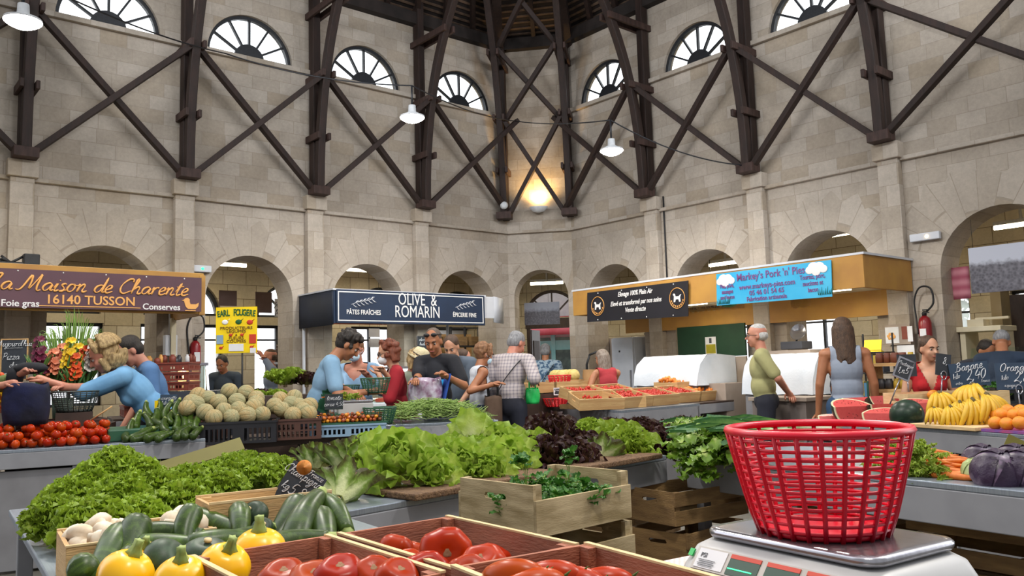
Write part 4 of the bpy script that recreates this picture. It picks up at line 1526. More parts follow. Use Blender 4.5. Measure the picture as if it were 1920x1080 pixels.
def basket(name, label, loc, m, rt=.19, rb=.12, h=.2, ribs=26, rings=9, oval=1.0, rim=.011, rotz=0, handles=False, group=None, rr=.0035, rot=None):
 """round slotted plastic basket: upright ribs, hoops between them, thick rim, base disc"""
 t = thing(name, label, 'basket', loc, rotz, group, rot)
 Mo = Matrix.Diagonal((1, oval, 1, 1))

 def ring(r, z, tr, mb, n=40, w=1.0):
  mb.tube([(r * cos(2 * pi * k / n), r * oval * sin(2 * pi * k / n), z) for k in range(n)], tr, 6, 0, True)
 mb = MB()
 ring(rt, h, rim, mb, 48)
 mb.obj('rim', m, t)
 mb = MB()
 for k in range(1, rings):
  f = k / rings
  ring(rb + (rt - rb) * f ** .85, h * f, rr, mb)
 mb.obj('hoops', m, t)
 mb = MB()
 for k in range(ribs):
  a = 2 * pi * k / ribs
  pts = []
  for j in range(6):
   f = j / 5
   r = rb + (rt - rb) * f ** .85 + .002
   pts.append((r * cos(a), r * oval * sin(a), h * f))
  mb.tube(pts, rr * 1.35, 6)
 mb.obj('ribs', m, t)
 mb = MB()
 mb.lathe([(.0001, .002), (rb, .002), (rb + .004, .012), (rb - .004, .012), (.0001, .008)], 36, 0, Mo)
 mb.obj('base', m, t)
 return t

def extinguisher(label, fr, x, z, y=-.12):
 t = thing('fire_extinguisher', label, 'fire extinguisher', fr.w(x, y, z), fr.a, 'fire extinguishers')
 mb = MB()
 mb.lathe([(.05, 0), (.066, .01), (.07, .04), (.07, .33), (.055, .38), (.025, .41)], 18)
 mb.obj('cylinder', M['red_steel'], t)
 mb = MB()
 mb.lathe([(.025, .41), (.028, .44), (.015, .46), (.001, .465)], 12)
 mb.box((.02, -.02, .475), (.05, .03, .015))
 mb.box((.03, -.02, .445), (.06, .03, .012))
 mb.obj('valve', M['rubber'], t)
 mb = MB()
 mb.tube(smooth_path([(.02, 0, .45), (.11, 0, .55), (.09, 0, .72), (-.03, 0, .74), (-.1, 0, .6), (-.095, 0, .4), (-.075, -.02, .2)], 5), .011, 6)
 mb.obj('hose', M['rubber'], t)
 mb = MB()
 mb.box((0, -.07, .2), (.07, .006, .12))
 mb.obj('paper_label', M['paper'], t)
 mb = MB()
 mb.box((0, .09, .3), (.05, .05, .03))
 mb.obj('wall_bracket', M['rubber'], t)
 return t

extinguisher('red fire extinguisher with black hose on the right-hand pier', FR_, FR_.hit(1737, 640, -.12)[0], 1.38)
extinguisher('red fire extinguisher on the pier left of the yellow sign', FL, FL.hit(366, 660, -.12)[0], 1.39)

# ------------------------------------------------------------------ price slates
def slate(label, loc, rotz, w, h, lines, m='slate', stick=0, tilt=0, name='price_slate', roll=0, frame=None, cat='price sign', group='chalk price signs', clip=False):
 t = thing(name, label, cat, loc, 0, group, (tilt, roll, rotz))
 board('board', rect(-w / 2, 0, w / 2, h), .006, M[m], t)
 for body, x, z, s, til in lines:
  pen(body, s, s * .045, M['chalk'], t, (x, -.003, z), tilt=til, width=1.1)
 if frame:
  board('edge_frame', rect(-w / 2, 0, w / 2, h), .01, M[frame], t, (0, -.002, 0), holes=[rect(-w / 2 + .012, .012, w / 2 - .012, h - .012)])
 if stick:
  mb = MB()
  mb.tube([(0, .006, .03), (0, .012, -stick)], .005, 6)
  if clip:
   mb.tube([(.0 + .022 * cos(a), -.008, .0 + .03 * sin(a)) for a in np.linspace(0, 6.28, 14)], .004, 5, 0, True)
  mb.obj('stick', M['steel'], t)
 return t

# ================================================================== things standing about the stalls
# ---- right-hand gallery stalls
ff = FR_
# fridge
def frbox(fr, px0, px1, pytop, y, zb, d):
 x0, zt = fr.hit(px0, pytop, y)
 x1, _ = fr.hit(px1, pytop, y)
 return x0, x1, zt

y = -.15
x0, x1, zt = frbox(FR_, 1146, 1186, 632, y, 0, .5)
zt = 1.77
t = thing('fridge', 'tall white upright fridge under the black banner', 'fridge', FR_.w((x0 + x1) / 2, y, 0), RANG)
w = x1 - x0
mb = MB()
mb.box((0, .33, zt / 2), (w, .6, zt))
mb.obj('cabinet', M['fridge'], t, bevel=.012)
mb = MB()
mb.box((0, .01, zt / 2 + .05), (w - .01, .04, zt - .12))
mb.obj('door', M['fridge'], t, bevel=.01)
mb = MB()
mb.box((w / 2 - .05, -.02, 1.1), (.02, .025, .3))
mb.obj('handle', M['steel'], t)
mb = MB()
mb.box((-.05, -.012, zt - .22), (.03, .006, .03))
mb.obj('badge', M['rubber'], t)
x0, x1, zt = frbox(FR_, 1121, 1146, 634, .3, 0, .1)
mb = MB()
mb.box(((x1 - x0) / 2 + .2, 0, .9), (x1 - x0 + 1.1, .04, 1.8))
tag(mb.obj('partition_board', M['beige_board'], None, FR_.w(x0, .55, 0), (0, 0, RANG)), 'plain grey-beige partition board behind the white fridge', 'partition')
# green board with poster
yg = -.12
q = quad_on(FR_, [(1272, 671), (1399, 668), (1398, 616), (1272, 623)], yg)
c = ((q[0][0] + q[1][0]) / 2, min(q[0][1], q[1][1]))
x0, x1 = q[0][0], q[1][0]
t = thing('back_board', 'dark green board across the arch behind the white-covered display', 'board', FR_.w(c[0], yg, 0), RANG)
hw = (x1 - x0) / 2
board('green_panel', rect(-hw, 1.41, hw, 1.86), .03, M['green_board'], t)
board('lower_panel', rect(-hw, .02, hw, 1.405), .03, M['beige_board'], t)
q = quad_on(FR_, [(1323, 667), (1343, 667), (1343, 631), (1323, 632)], yg - .02)
c2 = ((q[0][0] + q[1][0]) / 2, q[0][1])
t = thing('poster', 'small poster with yellow lower half on the dark green board', 'poster', FR_.w(c2[0], yg - .012, c2[1]), RANG)
w = q[1][0] - q[0][0]
h = q[2][1] - q[0][1]
board('sheet', rect(-w / 2, 0, w / 2, h), .006, M['paper'], t)
board('yellow_print', rect(-w / 2 + .01, .03, w / 2 - .01, h * .6), .003, mat('mustard_print', '#a89a1f', '#8d8a1c', .6, 9), t, (0, -.003, 0))
mb = MB()
mb.box((0, 0, h * .8), (.04, .004, .07))
mb.obj('figure_print', M['dark_grey'], t, (0, -.004, 0))
# oven / hatch on lower panel
x, z = FR_.hit(1364, 692, yg - .05)
mb = MB()
mb.box((0, 0, 0), (.22, .04, .3))
mb.tube([(.07 * cos(a), -.025, .02 + .08 * sin(a)) for a in np.linspace(0, pi, 12)], .008, 5)
tag(mb.obj('oven_front', M['dark_grey'], None, FR_.w(x, yg - .03, z), (0, 0, RANG)), 'grey metal hatch with a curved handle below the green board', 'hatch')
# valance with telephone number
q = quad_on(FR_, [(1275, 608), (1398, 603), (1398, 588), (1275, 593)], -.1)
x0, x1 = q[0][0] + .02, q[1][0]
t = thing('awning_valance', 'white valance with a telephone number above the dark green board', 'valance', FR_.w((x0 + x1) / 2, -.1, 2.08), RANG)
hw = (x1 - x0) / 2
n = 12
out = [(-hw, .17), (-hw, 0)]
for k in range(n):
 out += [(-hw + (k + .5) * 2 * hw / n, -.02), (-hw + (k + 1) * 2 * hw / n, .0)]
out += [(hw, .17)]
board('cloth', out, .008, M['cream'], t)
text('THIL - Tél. 05.46.26.12.68', .085, M['dark_grey'], t, (-.05, -.004, .05), width=.72)
mb = MB()
mb.ell((0, 0, 0), (.13, .004, .035), 0, 16, 6)
mb.obj('leaf_print', M['green_ink'], t, (hw - .25, -.004, .05))
# wall lamps hanging over the green board
for px in (1285, 1337):
 x, z = FR_.hit(px, 616, .9)
 t = thing('hanging_lamp', 'small dark pendant lamp in the arch, ' + ('left' if px < 1300 else 'right') + ' one above the green board', 'pendant lamp', FR_.w(x, .9, z), RANG, 'pendant lamps')
 mb = MB()
 mb.lathe([(.01, .1), (.03, .09), (.11, .02), (.12, 0), (.1, .01), (.01, .06)], 16)
 mb.obj('lamp_shade', mat('dark_red_shade', '#4a2220', None, .4), t)
 mb = MB()
 mb.tube([(0, 0, .1), (0, 0, 3.37 - z)], .006, 5)
 mb.obj('cord', M['rubber'], t)

# white cloths over display cases
def covered_case(label, fr, x0, x1, y0, zt, zb, d=.75, slant=.28, seedn=1):
 t = thing('covered_display_case', label, 'display case', fr.w((x0 + x1) / 2, y0, 0), fr.a, 'display cases under white cloths')
 L = x1 - x0
 mb = MB()
 mb.box((0, d / 2, zb / 2), (L - .06, d - .06, zb))
 mb.obj('case_body', M['grey_panel'], t, bevel=.01)
 random.seed(seedn)
 prof = [(.0, zb - .02), (.03, zb + (zt - zb) * .35), (.09, zb + (zt - zb) * .7), (.17, zt - .05), (.24, zt), (.5, zt + .005), (d, zt - .02), (d + .01, zb)]
 n = 26
 rows = []
 ph = [random.uniform(0, 6) for _ in range(4)]
 for j in range(n + 1):
  f = j / n
  x = -L / 2 + L * f
  row = []
  for k, (yy, zz) in enumerate(prof):
   w = .008 * sin(f * 17 + ph[k % 4]) * (1 if k < 6 else 0)
   row.append((x, yy + w, zz + .004 * sin(f * 23 + k)))
  rows.append(row)
 mb = MB()
 mb.grid(rows)
 for s, xx in ((-1, -L / 2), (1, L / 2)):     # the cloth hanging down the ends in soft folds
  rr_ = []
  for k, (yy, zz) in enumerate(prof[:8]):
   rr_.append([(xx + s * (.05 * u_ + .02 * sin(k * 2.6) * u_), yy + (.3 + .45 * (k / 6 - .5) - yy) * u_, zz - (zz - zb + .02) * u_) for u_ in (0, .2, .4, .6, .8, 1)])
  mb.grid(rr_)
 mb.obj('white_cloth', M['white_cloth'], t)
 return t

xa, _ = FR_.hit(1187, 700, -1.35)
xb, _ = FR_.hit(1306, 700, -1.35)
covered_case('rounded display case under a white cloth, left of the bald man in olive shirt', FR_, xa, xb, -1.35, 1.43, 1.06, .85)
xa, _ = FR_.hit(1388, 700, -1.3)
xb, _ = FR_.hit(1522, 700, -1.3)
covered_case('display case under a white cloth behind the man in olive shirt', FR_, xa, xb, -1.3, 1.40, .95, .8, seedn=4)
mb = MB()
for k in range(5):
 mb.ell((random.uniform(-.08, .08), random.uniform(-.06, .06), .05 + .04 * k), (.12 - .015 * k, .1, .05), 0, 12, 6, None, .12)
tag(mb.obj('bundled_cloth', M['white_cloth'], None, FR_.w(FR_.hit(1318, 710, -1.0)[0], -1.0, 1.06), (0, 0, RANG)), 'bundled white cloth right of the rounded covered display case', 'cloth')
mb = MB()
mb.box((0, .3, .53), (.5, .5, 1.06))
tag(mb.obj('low_counter', M['beige_board'], None, FR_.w(FR_.hit(1318, 710, -1.2)[0] + .05, -1.2, 0), (0, 0, RANG)), 'low beige counter between the two white-covered display cases', 'counter')
p = FR_.w(FR_.hit(1318, 700, -.42)[0], -.42, 1.19)
slate('dark chalk menu board leaning behind the bundled white cloth', p, RANG, .2, .26, [('menu du', 0, .19, .05, 0), ('porc ', 0, .12, .05, 0), ('saucisse', 0, .05, .045, 0)], tilt=-.25, roll=.2)
# grey brown counter end in front of second case
q0 = at_z(1400, 748, .92)
p0 = at_d(1398, 748, 9.35)
t = thing('service_counter', 'grey-brown counter end beside the man with hands behind his back', 'counter', (p0.x + .05, p0.y, 0), RANG)
mb = MB()
mb.box((.34, .3, .9), (.72, .62, .04))
mb.obj('counter_top', M['beige_board'], t, bevel=.004)
mb = MB()
mb.box((.34, .3, .44), (.66, .56, .88))
mb.obj('body', mat('taupe_panel', '#7d736e', '#756b66', .55, 5), t, bevel=.004)
# plant of scales on the far counter
x, z = FR_.hit(1478, 662, -.4)
t = thing('kitchen_scale', 'grey metal scale with a round pan behind the second white cloth', 'scale', FR_.w(x + .15, -.45, 1.45), RANG)
mb = MB()
mb.box((0, 0, .06), (.3, .25, .1))
mb.obj('body', M['dark_grey'], t, bevel=.01)
mb = MB()
mb.lathe([(.001, 0), (.08, .0), (.11, .03), (.105, .03), (.075, .006), (.001, .006)], 18, 0, Matrix.Translation((.05, 0, .22)) @ Matrix.Rotation(R(70), 4, 'X'))
mb.tube([(.0, 0, .1), (.05, 0, .22)], .012, 6)
mb.obj('pan', M['steel'], t)
mb = MB()
mb.box((0, 0, .725), (.6, .5, 1.45))
tag(mb.obj('gallery_cabinet', M['beige_board'], None, FR_.w(x + .15, -.4, 0), (0, 0, RANG)), 'beige cabinet carrying the round-pan scale', 'cabinet')

# valance in right arch (scalloped) and hanging cloth, big photographs
x0, _ = FR_.hit(1484, 590, -.1)
x1, _ = FR_.hit(1655, 590, -.1)
n = 9
out = [(x0, .14), (x0, 0)]
for k in range(n):
 out += [(x0 + (k + .5) * (x1 - x0) / n, -.03), (x0 + (k + 1) * (x1 - x0) / n, 0)]
out += [(x1, .14)]
tag(board('scalloped_valance', [(a - x0, b) for a, b in out], .01, mat('peach_canvas', '#c79a80', '#bb8d74', .8, 4), None, FR_.w(x0, -.1, 2.02), (0, 0, RANG)), 'peach scalloped valance under the ochre canopy end', 'valance')
M['photo_crowd'] = photomat('crowd_photograph', (.30, .36, '#b9bdcc'), '#3c3a44', '#2b2931', '#8b8894', 8)
M['photo_street'] = photomat('street_photograph', (.22, .3, '#9aa0b2'), '#45444e', '#2c2b33', '#7c7a86', 10)
q = quad_on(FR_, [(1822, 551), (1990, 535), (1985, 458), (1820, 481)], .1)
c = (q[0][0], q[0][1])
tag(board('hanging_photograph', rect(0, 0, 1.05, .52), .012, M['photo_crowd'], None, FR_.w(c[0], .1, c[1]), (0, R(0), RANG)), 'large grey crowd photograph hung in the wide right arch', 'photograph', 'hanging photographs')
q = quad_on(FC, [(984, 610), (1050, 609), (1049, 567), (983, 568)], .9)
tag(board('hanging_photograph', rect(0, 0, q[1][0] - q[0][0], q[2][1] - q[1][1]), .012, M['photo_street'], None, FC.w(q[0][0], .9, q[0][1]), (0, 0, CANG)), 'grey street photograph hung above the corner street door', 'photograph', 'hanging photographs')
mb = MB()
rows = []
for k in range(6):
 rows.append([(.02 * sin(j * 1.7) * .3 + j * .047, .012 * sin(j * 2.2 + k * .6), -.075 * k) for j in range(7)])
mb.grid(rows)
x, z = FR_.hit(1769, 504, .3)
m, nt, b = newmat('pink_striped_cloth')
tc = nd(nt, 'ShaderNodeTexCoord')
wv = nd(nt, 'ShaderNodeTexWave', {'Vector': tc.outputs['Object'], 'Scale': 2.6}, wave_type='BANDS', bands_direction='Z')
nt.links.new(mixc(nt, wv.outputs['Fac'], lin('#b05a6e'), lin('#cf8a97')), b.inputs['Base Color'])
b.inputs['Roughness'].default_value = .9
tag(mb.obj('hanging_cloth', m, None, FR_.w(x, .3, z), (0, 0, RANG), solid=.008), 'pink striped cloth hanging in the wide right arch', 'cloth')
# wires that hold the two photographs
for o, xs, top in ((bpy.data.objects['hanging_photograph'], (.05, 1.0), 3.36), (bpy.data.objects['hanging_photograph.001'], (.05, .45), 3.38)):
 mb = MB()
 for x in xs:
  mb.tube([(x, .006, .3), (x, .006, top - o.location.z)], .003, 4)
 mb.obj('hanging_wire', M['rubber'], o)
# exit lights
for fr, px, py, lab in ((FR_, 1735, 444, 'white exit light box on the wall above the fire extinguisher'), (FL, 374, 504, 'white exit light box with green lamp left of the second arch')):
 x, z = fr.hit(px, py, -.04)
 t = thing('exit_light', lab, 'exit light', fr.w(x, -.045, z), fr.a, 'exit lights')
 mb = MB()
 mb.box((0, 0, 0), (.3 if fr is FL else .34, .06, .09))
 mb.obj('housing', M['offwhite'], t, bevel=.01)
 mb = MB()
 mb.ell((.03, -.03, 0), (.02, .012, .018), 0, 10, 6)
 mb.obj('indicator', M['green_led'] if fr is FL else M['warm'], t)
# dangling cable, right of the first pier
mb = MB()
mb.tube([(0, 0, z) for z in (2.45, 3, 3.4, 3.9)], .012, 6)
tag(mb.obj('wall_cable', M['rubber'], None, FR_.w(.2, -.02, 0)), 'black cable running down the wall right of the first right pilaster', 'cable')

# notice board on the pier
q = quad_on(FR_, [(1664, 647), (1709, 648), (1709, 612), (1663, 615)], -.13)
x0, x1 = q[0][0], q[1][0]
t = thing('notice_board', 'cork notice board with flyers on the pier left of the extinguisher', 'notice board', FR_.w((x0 + x1) / 2, -.14, 1.47), RANG)
w = x1 - x0
board('board', rect(-w / 2, 0, w / 2, .24), .02, M['beige_board'], t)
for x, z, ww, hh, m_ in ((-.07, .02, .16, .19, 'paper'), (.08, .06, .07, .15, 'plastic_rust'), (.14, .03, .06, .18, 'paper')):
 board('flyer', rect(x - ww / 2, z, x + ww / 2, z + hh), .004, M[m_], t, (0, -.004, 0))
mb = MB()
for k in range(7):
 mb.ell((.035 * cos(k), 0, .03 * sin(k)), (.018, .003, .018), 0, 8, 5)
mb.obj('flower_print', M['gold'], t, (-.08, -.007, .1))
tag(board('notice_sheet', rect(-.1, 0, .1, .2), .004, M['paper'], None, FR_.w((x0 + x1) / 2 + .07, -.13, 1.26), (0, 0, RANG)), 'white printed sheet pinned below the cork notice board', 'notice')
# book shelf
p = at_d(1634, 700, 9.3)
t = thing('book_rack', 'black wire rack of books beside the notice board', 'rack', (p.x, p.y, 0), RANG)
mb = MB()
for z in (.55, .85, 1.15, 1.38):
 mb.box((0, .1, z), (.36, .24, .015))
mb.obj('shelves', M['rubber'], t)
for x in (-.17, .17):
 mb = MB()
 mb.box((x, .2, .8), (.015, .015, 1.6))
 mb.obj('post', M['rubber'], t)
random.seed(11)
cols = ['#8a2a24', '#2f5d7a', '#b79a3a', '#3a3f4a', '#a8a29a', '#1f4a3c', '#6b3a2a', '#c2a24a', '#4f7fa0']
bm_ = [mat('book_cover_%d' % i, c, None, .6) for i, c in enumerate(cols)]
for zi, z in enumerate((.56, .86, 1.16)):
 x = -.15
 k = 0
 while x < .14:
  ww = random.choice((.02, .025, .03, .035))
  hh = random.uniform(.16, .22)
  mb = MB()
  mb.box((0, 0, hh / 2), (ww, .15, hh))
  o = mb.obj('book', random.choice(bm_), None, Vector((p.x, p.y, z)) + FR_.x * (x + ww / 2) + FR_.y * .08, (0, 0, RANG))
  tag(o, 'book standing on the ' + ['lowest', 'middle', 'upper'][zi] + ' shelf of the black wire rack', 'book', 'books on the ' + ['lowest', 'middle', 'upper'][zi] + ' shelf of the wire rack')
  x += ww + .003
mb = MB()
mb.box((0, 0, .08), (.2, .01, .12))
mb.box((0, .05, .01), (.2, .1, .02))
tag(mb.obj('yellow_card_sign', M['yellow_card'], None, Vector((p.x, p.y, 1.39)) + FR_.y * .06, (R(-15), 0, RANG)), 'yellow card standing on top of the book rack', 'sign')
# wooden display steps right of rack
p = at_d(1672, 712, 7.9)
t = thing('wooden_display_stand', 'pale wooden display stand behind the watermelon stall', 'stand', (p.x, p.y, 0), RANG)
for z in (.7, 1.0, 1.25):
 mb = MB()
 mb.box((0, .1, z), (.42, .26, .03))
 mb.obj('shelf', M['pine'], t)
for x in (-.2, .2):
 mb = MB()
 mb.box((x, .1, .63), (.03, .24, 1.25))
 mb.obj('upright', M['pine'], t)
random.seed(5)
for k in range(10):
 mb = MB()
 s = random.uniform(.03, .045)
 mb.lathe([(.001, 0), (s, .004), (s, .07), (s * .8, .085), (s * .8, .1), (.001, .1)], 12)
 o = mb.obj('jar', random.choice([M['dark_grey'], bm_[2], bm_[6]]), None, Vector((p.x, p.y, 1.265 if k < 5 else 1.015)) + FR_.x * (-.15 + .075 * (k % 5)) + FR_.y * .1)
 tag(o, 'small jar on the ' + ('top' if k < 5 else 'middle') + ' shelf of the pale wooden display stand', 'jar', 'jars on the ' + ('top' if k < 5 else 'middle') + ' shelf')
# right side: cheese counter in the wide arch + street door
x, z = FR_.hit(1845, 625, .5)
t = thing('deli_counter', 'cream deli counter with sloping glass in the wide right arch', 'counter', FR_.w(x, .3, 0), RANG)
mb = MB()
mb.box((0, .3, .5), (.9, .6, 1.0))
mb.obj('body', M['cream'], t, bevel=.01)
mb = MB()
mb.box((0, .25, 1.62), (.5, .5, .06))
mb.box((-.18, .25, 1.3), (.06, .4, .6))
mb.box((.2, .25, 1.3), (.06, .4, .6))
mb.box((-.05, .2, 1.69), (.18, .2, .09))
mb.box((.1, .2, 1.74), (.36, .05, .03))
mb.obj('hood', M['cream'], t, bevel=.008)
mb = MB()
mb.add([(-.44, -.0, 1.0), (.44, -.0, 1.0), (.44, .2, 1.4), (-.44, .2, 1.4)], [(0, 1, 2, 3)])
mb.obj('glass', M['case_glass'], t)
x, z = FR_.hit(1915, 640, 1.6)
mb = MB()
mb.box((0, 0, 1.03), (1.0, .06, 2.06))
mb.box((-.2, -.05, 1.1), (.3, .04, 1.6), 1)
mb.box((.25, -.05, 1.1), (.3, .04, 1.6), 1)
d2 = struct(mb.obj('door_2', [M['door_wood'], M['timber']], None, FR_.w(x + .42, 1.6, 0), (0, 0, RANG)))
mb = MB()
mb.box((0, 0, 1.15), (.12, .3, 2.3))
mb.box((.9, 0, 2.2), (1.9, .3, .16))
trim_no += 1
struct(mb.obj('trim_%d' % trim_no, M['plaster'], None, FR_.w(x - .2, 1.6, 0), (0, 0, RANG)))
tag(board('door_number', rect(-.045, 0, .045, .09), .004, M['paper'], None, FR_.w(x + .02, 1.41, 2.14), (0, 0, RANG)), 'small white number plate reading 7 over the dark door at right', 'number plate')
text('7', .07, M['dark_grey'], bpy.data.objects['door_number'], (0, -.004, .045))

# ---- olive stall under the navy canopy
t = thing('olive_counter', 'glass-fronted refrigerated counter under the navy canopy', 'counter', FL.w(4.9, -.85, 0), LANG)
mb = MB()
mb.box((0, .35, .45), (2.5, .7, .9))
mb.obj('body', M['offwhite'], t, bevel=.01)
mb = MB()
mb.grid([[(x, yy, zz) for x in (-1.25, 1.25)] for yy, zz in ((.0, .9), (.02, 1.15), (.1, 1.32), (.25, 1.38))])
mb.obj('curved_glass', M['case_glass'], t)
mb = MB()
mb.box((0, .45, 1.39), (2.5, .4, .03))
mb.obj('top_shelf', M['steel'], t)
mb = MB()
mb.tube([(-1.1, .3, 1.35), (1.1, .3, 1.35)], .018, 8)
mb.obj('case_lamp', M['case_light'], t)
random.seed(9)
for k in range(14):
 mb = MB()
 c_ = random.choice([M['green_ink'], M['red_ink'], M['yellow_card'], M['dark_brown'], M['paper']])
 mb.lathe([(.001, 0), (.06, 0), (.075, .05), (.07, .06), (.001, .06)], 14)
 tag(mb.obj('olive_tub', c_, None, FL.w(3.75 + .17 * k, -.62 + .1 * (k % 2), .905)), 'tub of food inside the glass counter under the navy canopy', 'tub', 'tubs in the glass counter')
x0, _ = FL.hit(618, 606, 1.7)
x1, _ = FL.hit(747, 606, 1.7)
t = thing('shop_valance', 'rust red valance with white lettering behind the navy canopy', 'valance', FL.w((x0 + x1) / 2, 1.7, 2.17), LANG)
hw = (x1 - x0) / 2
board('board', rect(-hw, 0, hw, .2), .02, mat('rust_valance', '#8a3a20', '#7d331c', .6, 4), t)
text('- Olives aromatisées', .12, M['white_paint'], t, (-.2, -.004, .07), shear=.2, width=.8)
text('Tapenades', .1, M['white_paint'], t, (hw - .25, -.004, .06), shear=.2, width=.7)
for px, py in ((702, 624), (702, 643)):
 x, z = FL.hit(px, py, .9)
 tag(board('paper_notice', rect(-.1, -.07, .1, .07), .006, M['paper'], None, FL.w(x, .9, z), (0, 0, LANG)), ('upper' if py < 630 else 'lower') + ' grey paper notice hung in front of the window under the navy canopy', 'notice', 'paper notices')
mb = MB()
x, z = FL.hit(702, 624, .9)
for dx in (-.09, .09):
 mb.tube([(dx, 0, .07), (dx, 0, 1.4)], .003, 4)
for dx in (-.09, .09):
 mb.tube([(dx, 0, -.28), (dx, 0, -.07)], .003, 4)
tag(mb.obj('hanging_wires', M['rubber'], None, FL.w(x, .9, z), (0, 0, LANG)), 'thin wires holding the two paper notices under the navy canopy', 'wires')
p = FL.w(FL.hit(789, 650, -.12)[0], -.16, 1.58)
slate('small chalkboard on the pier left of the man with sunglasses', p, LANG, .2, .3, [('olives', 0, .22, .05, 0), ('huile', 0, .15, .05, 0), ('pate', 0, .08, .05, 0)], frame='steel')
light('tube_and_fill_light', 'AREA', FL.w(4.9, -.5, 1.98), 9, (.95, 1, .95), 1.6, (0, 0, LANG), .1)  # added fill light to brighten the stall under the navy canopy
# wire shelf with baskets behind, right half
x0, _ = FL.hit(818, 620, .9)
x1, _ = FL.hit(922, 620, .9)
t = thing('shop_shelf', 'dark metal shelving with wooden boxes right of the navy canopy stall', 'shelving', FL.w((x0 + x1) / 2, .9, 0), LANG)
hw = (x1 - x0) / 2
for x in (-hw, -hw / 2, 0, hw / 2, hw):
 mb = MB()
 mb.box((x, 0, 1.05), (.03, .03, 2.1))
 mb.obj('upright', M['black_iron'], t)
for z in (2.08, 1.75, 1.4, 1.05):
 mb = MB()
 mb.box((0, 0, z), (2 * hw, .3 if z < 2 else .03, .025))
 mb.obj('shelf', M['black_iron'], t)
for k in range(4):
 mb = MB()
 mb.box((0, 0, .08), (.24, .2, .16))
 tag(mb.obj('wooden_box', M['pine_dark'], None, FL.w((x0 + x1) / 2 - hw + .2 + k * (2 * hw - .4) / 3, .9, 1.763), (0, 0, LANG), .005), 'wooden box on the dark metal shelving, ' + ['leftmost', 'second from left', 'third from left', 'rightmost'][k], 'box', 'wooden boxes on the shelving')
tag(board('wooden_back_panel', rect(-.5, 0, .5, 2.0), .02, M['pine'], None, FL.w((x0 + x1) / 2 + .1, 1.5, 0), (0, 0, LANG)), 'plain wooden panel behind the dark metal shelving', 'panel')

# ---- left stall under the plum banner
p = at_d(40, 690, 8.2)
q = at_d(26, 690, 7.5)
slate("chalkboard reading Aujourd'hui Pizza at the left edge", (q.x, q.y, 1.34), R(12), .23, .38, [("Aujourd'hui", 0, .31, .055, 0), ('_____', 0, .3, .05, 0), ('Pizza', -.03, .19, .06, 0), ('chevre', .02, .12, .045, 0), ('Salade', -.01, .04, .05, 0)], frame='pine', name='menu_chalkboard', stick=1.33, cat='chalkboard')
x0, _ = FL.hit(272, 684, -1.1)
x1, _ = FL.hit(394, 684, -1.1)
t = thing('deli_counter', 'grey deli counter with a lit glass end under the plum banner', 'counter', FL.w(x0 - .1, -1.1, 0), LANG)
w = x1 - x0 + .1
mb = MB()
mb.box((w / 2, .3, 1.48), (w, .5, .035))
mb.obj('counter_top', M['steel'], t, bevel=.005)
mb = MB()
mb.box((w / 2, .32, .45), (w, .6, .9))
mb.obj('body', M['grey_panel'], t)
mb = MB()
mb.box((w * .82, .3, 1.18), (w * .3, .02, .52))
mb.obj('back_panel', M['pine'], t)
mb = MB()
mb.add([(w * .6, .0, .92), (w, .0, .92), (w, .12, 1.46), (w * .6, .12, 1.46)], [(0, 1, 2, 3)])
mb.add([(w, .0, .92), (w, .55, .92), (w, .55, 1.46), (w, .12, 1.46)], [(0, 1, 2, 3)])
mb.obj('glass', M['case_glass'], t)
mb = MB()
mb.ell((w * .72, .2, 1.42), (.03, .03, .02), 0, 10, 6)
mb.obj('case_lamp', M['warm'], t)
mb = MB()
for a, b in (((w * .6, .01, .93), (w * .78, .1, 1.46)), ((w, .0, .93), (w, .13, 1.46))):
 mb.beam(a, b, .025, .025)
mb.obj('glass_frame', M['steel'], t)
light('case_light', 'POINT', FL.w(x0 - .1 + w * .72, -.85, 1.36), 3, (1, .8, .5), .03)
random.seed(21)
for k in range(12):
 mb = MB()
 s = random.uniform(.025, .04)
 h = random.uniform(.07, .12)
 mb.lathe([(.001, 0), (s, .003), (s, h * .75), (s * .6, h * .85), (s * .6, h), (.001, h)], 10)
 tag(mb.obj('preserve_jar', random.choice([M['paper'], M['gold'], M['dark_grey'], M['plastic_rust']]), None, FL.w(x0 + .05 + (w - .2) * k / 11, -.8 + .06 * (k % 3), 1.498)), 'small preserve jar on the grey deli counter under the plum banner', 'jar', 'jars on the left deli counter')
# grey electric box + pipe on the pier
x, z = FL.hit(317, 648, -.13)
t = thing('electric_box', 'grey electric box with a pipe on the second pier from the left', 'electric box', FL.w(x, -.17, z), LANG)
mb = MB()
mb.box((0, 0, 0), (.15, .1, .26))
mb.obj('box', M['offwhite'], t, bevel=.008)
mb = MB()
mb.tube([(0, .02, .13), (0, .02, .62)], .014, 8)
mb.obj('pipe', M['offwhite'], t)
# stacked rust crates behind the short-haired woman
p = at_d(307, 722, 8.0)
pr = None
for k in range(3):
 lab = 'rust brown plastic crate behind the dark-haired woman, ' + ['lowest', 'middle', 'topmost'][k] + ' of the stack'
 if pr is None:
  pr = plastic_crate('plastic_crate', lab, (p.x, p.y + .2, 1.2), R(2), .42, .32, .085, 'plastic_rust', 1, 12)
 else:
  dup(pr, (p.x, p.y + .2, 1.2 + .095 * k), (0, 0, R(2)), lab)
mb = MB()
mb.box((0, 0, .595), (.8, .5, 1.19))
tag(mb.obj('grey_crate_stand', M['dark_grey'], None, (p.x + .1, p.y + .2, 0), (0, 0, R(5))), 'dark grey stand under the rust brown crate stack', 'stand')
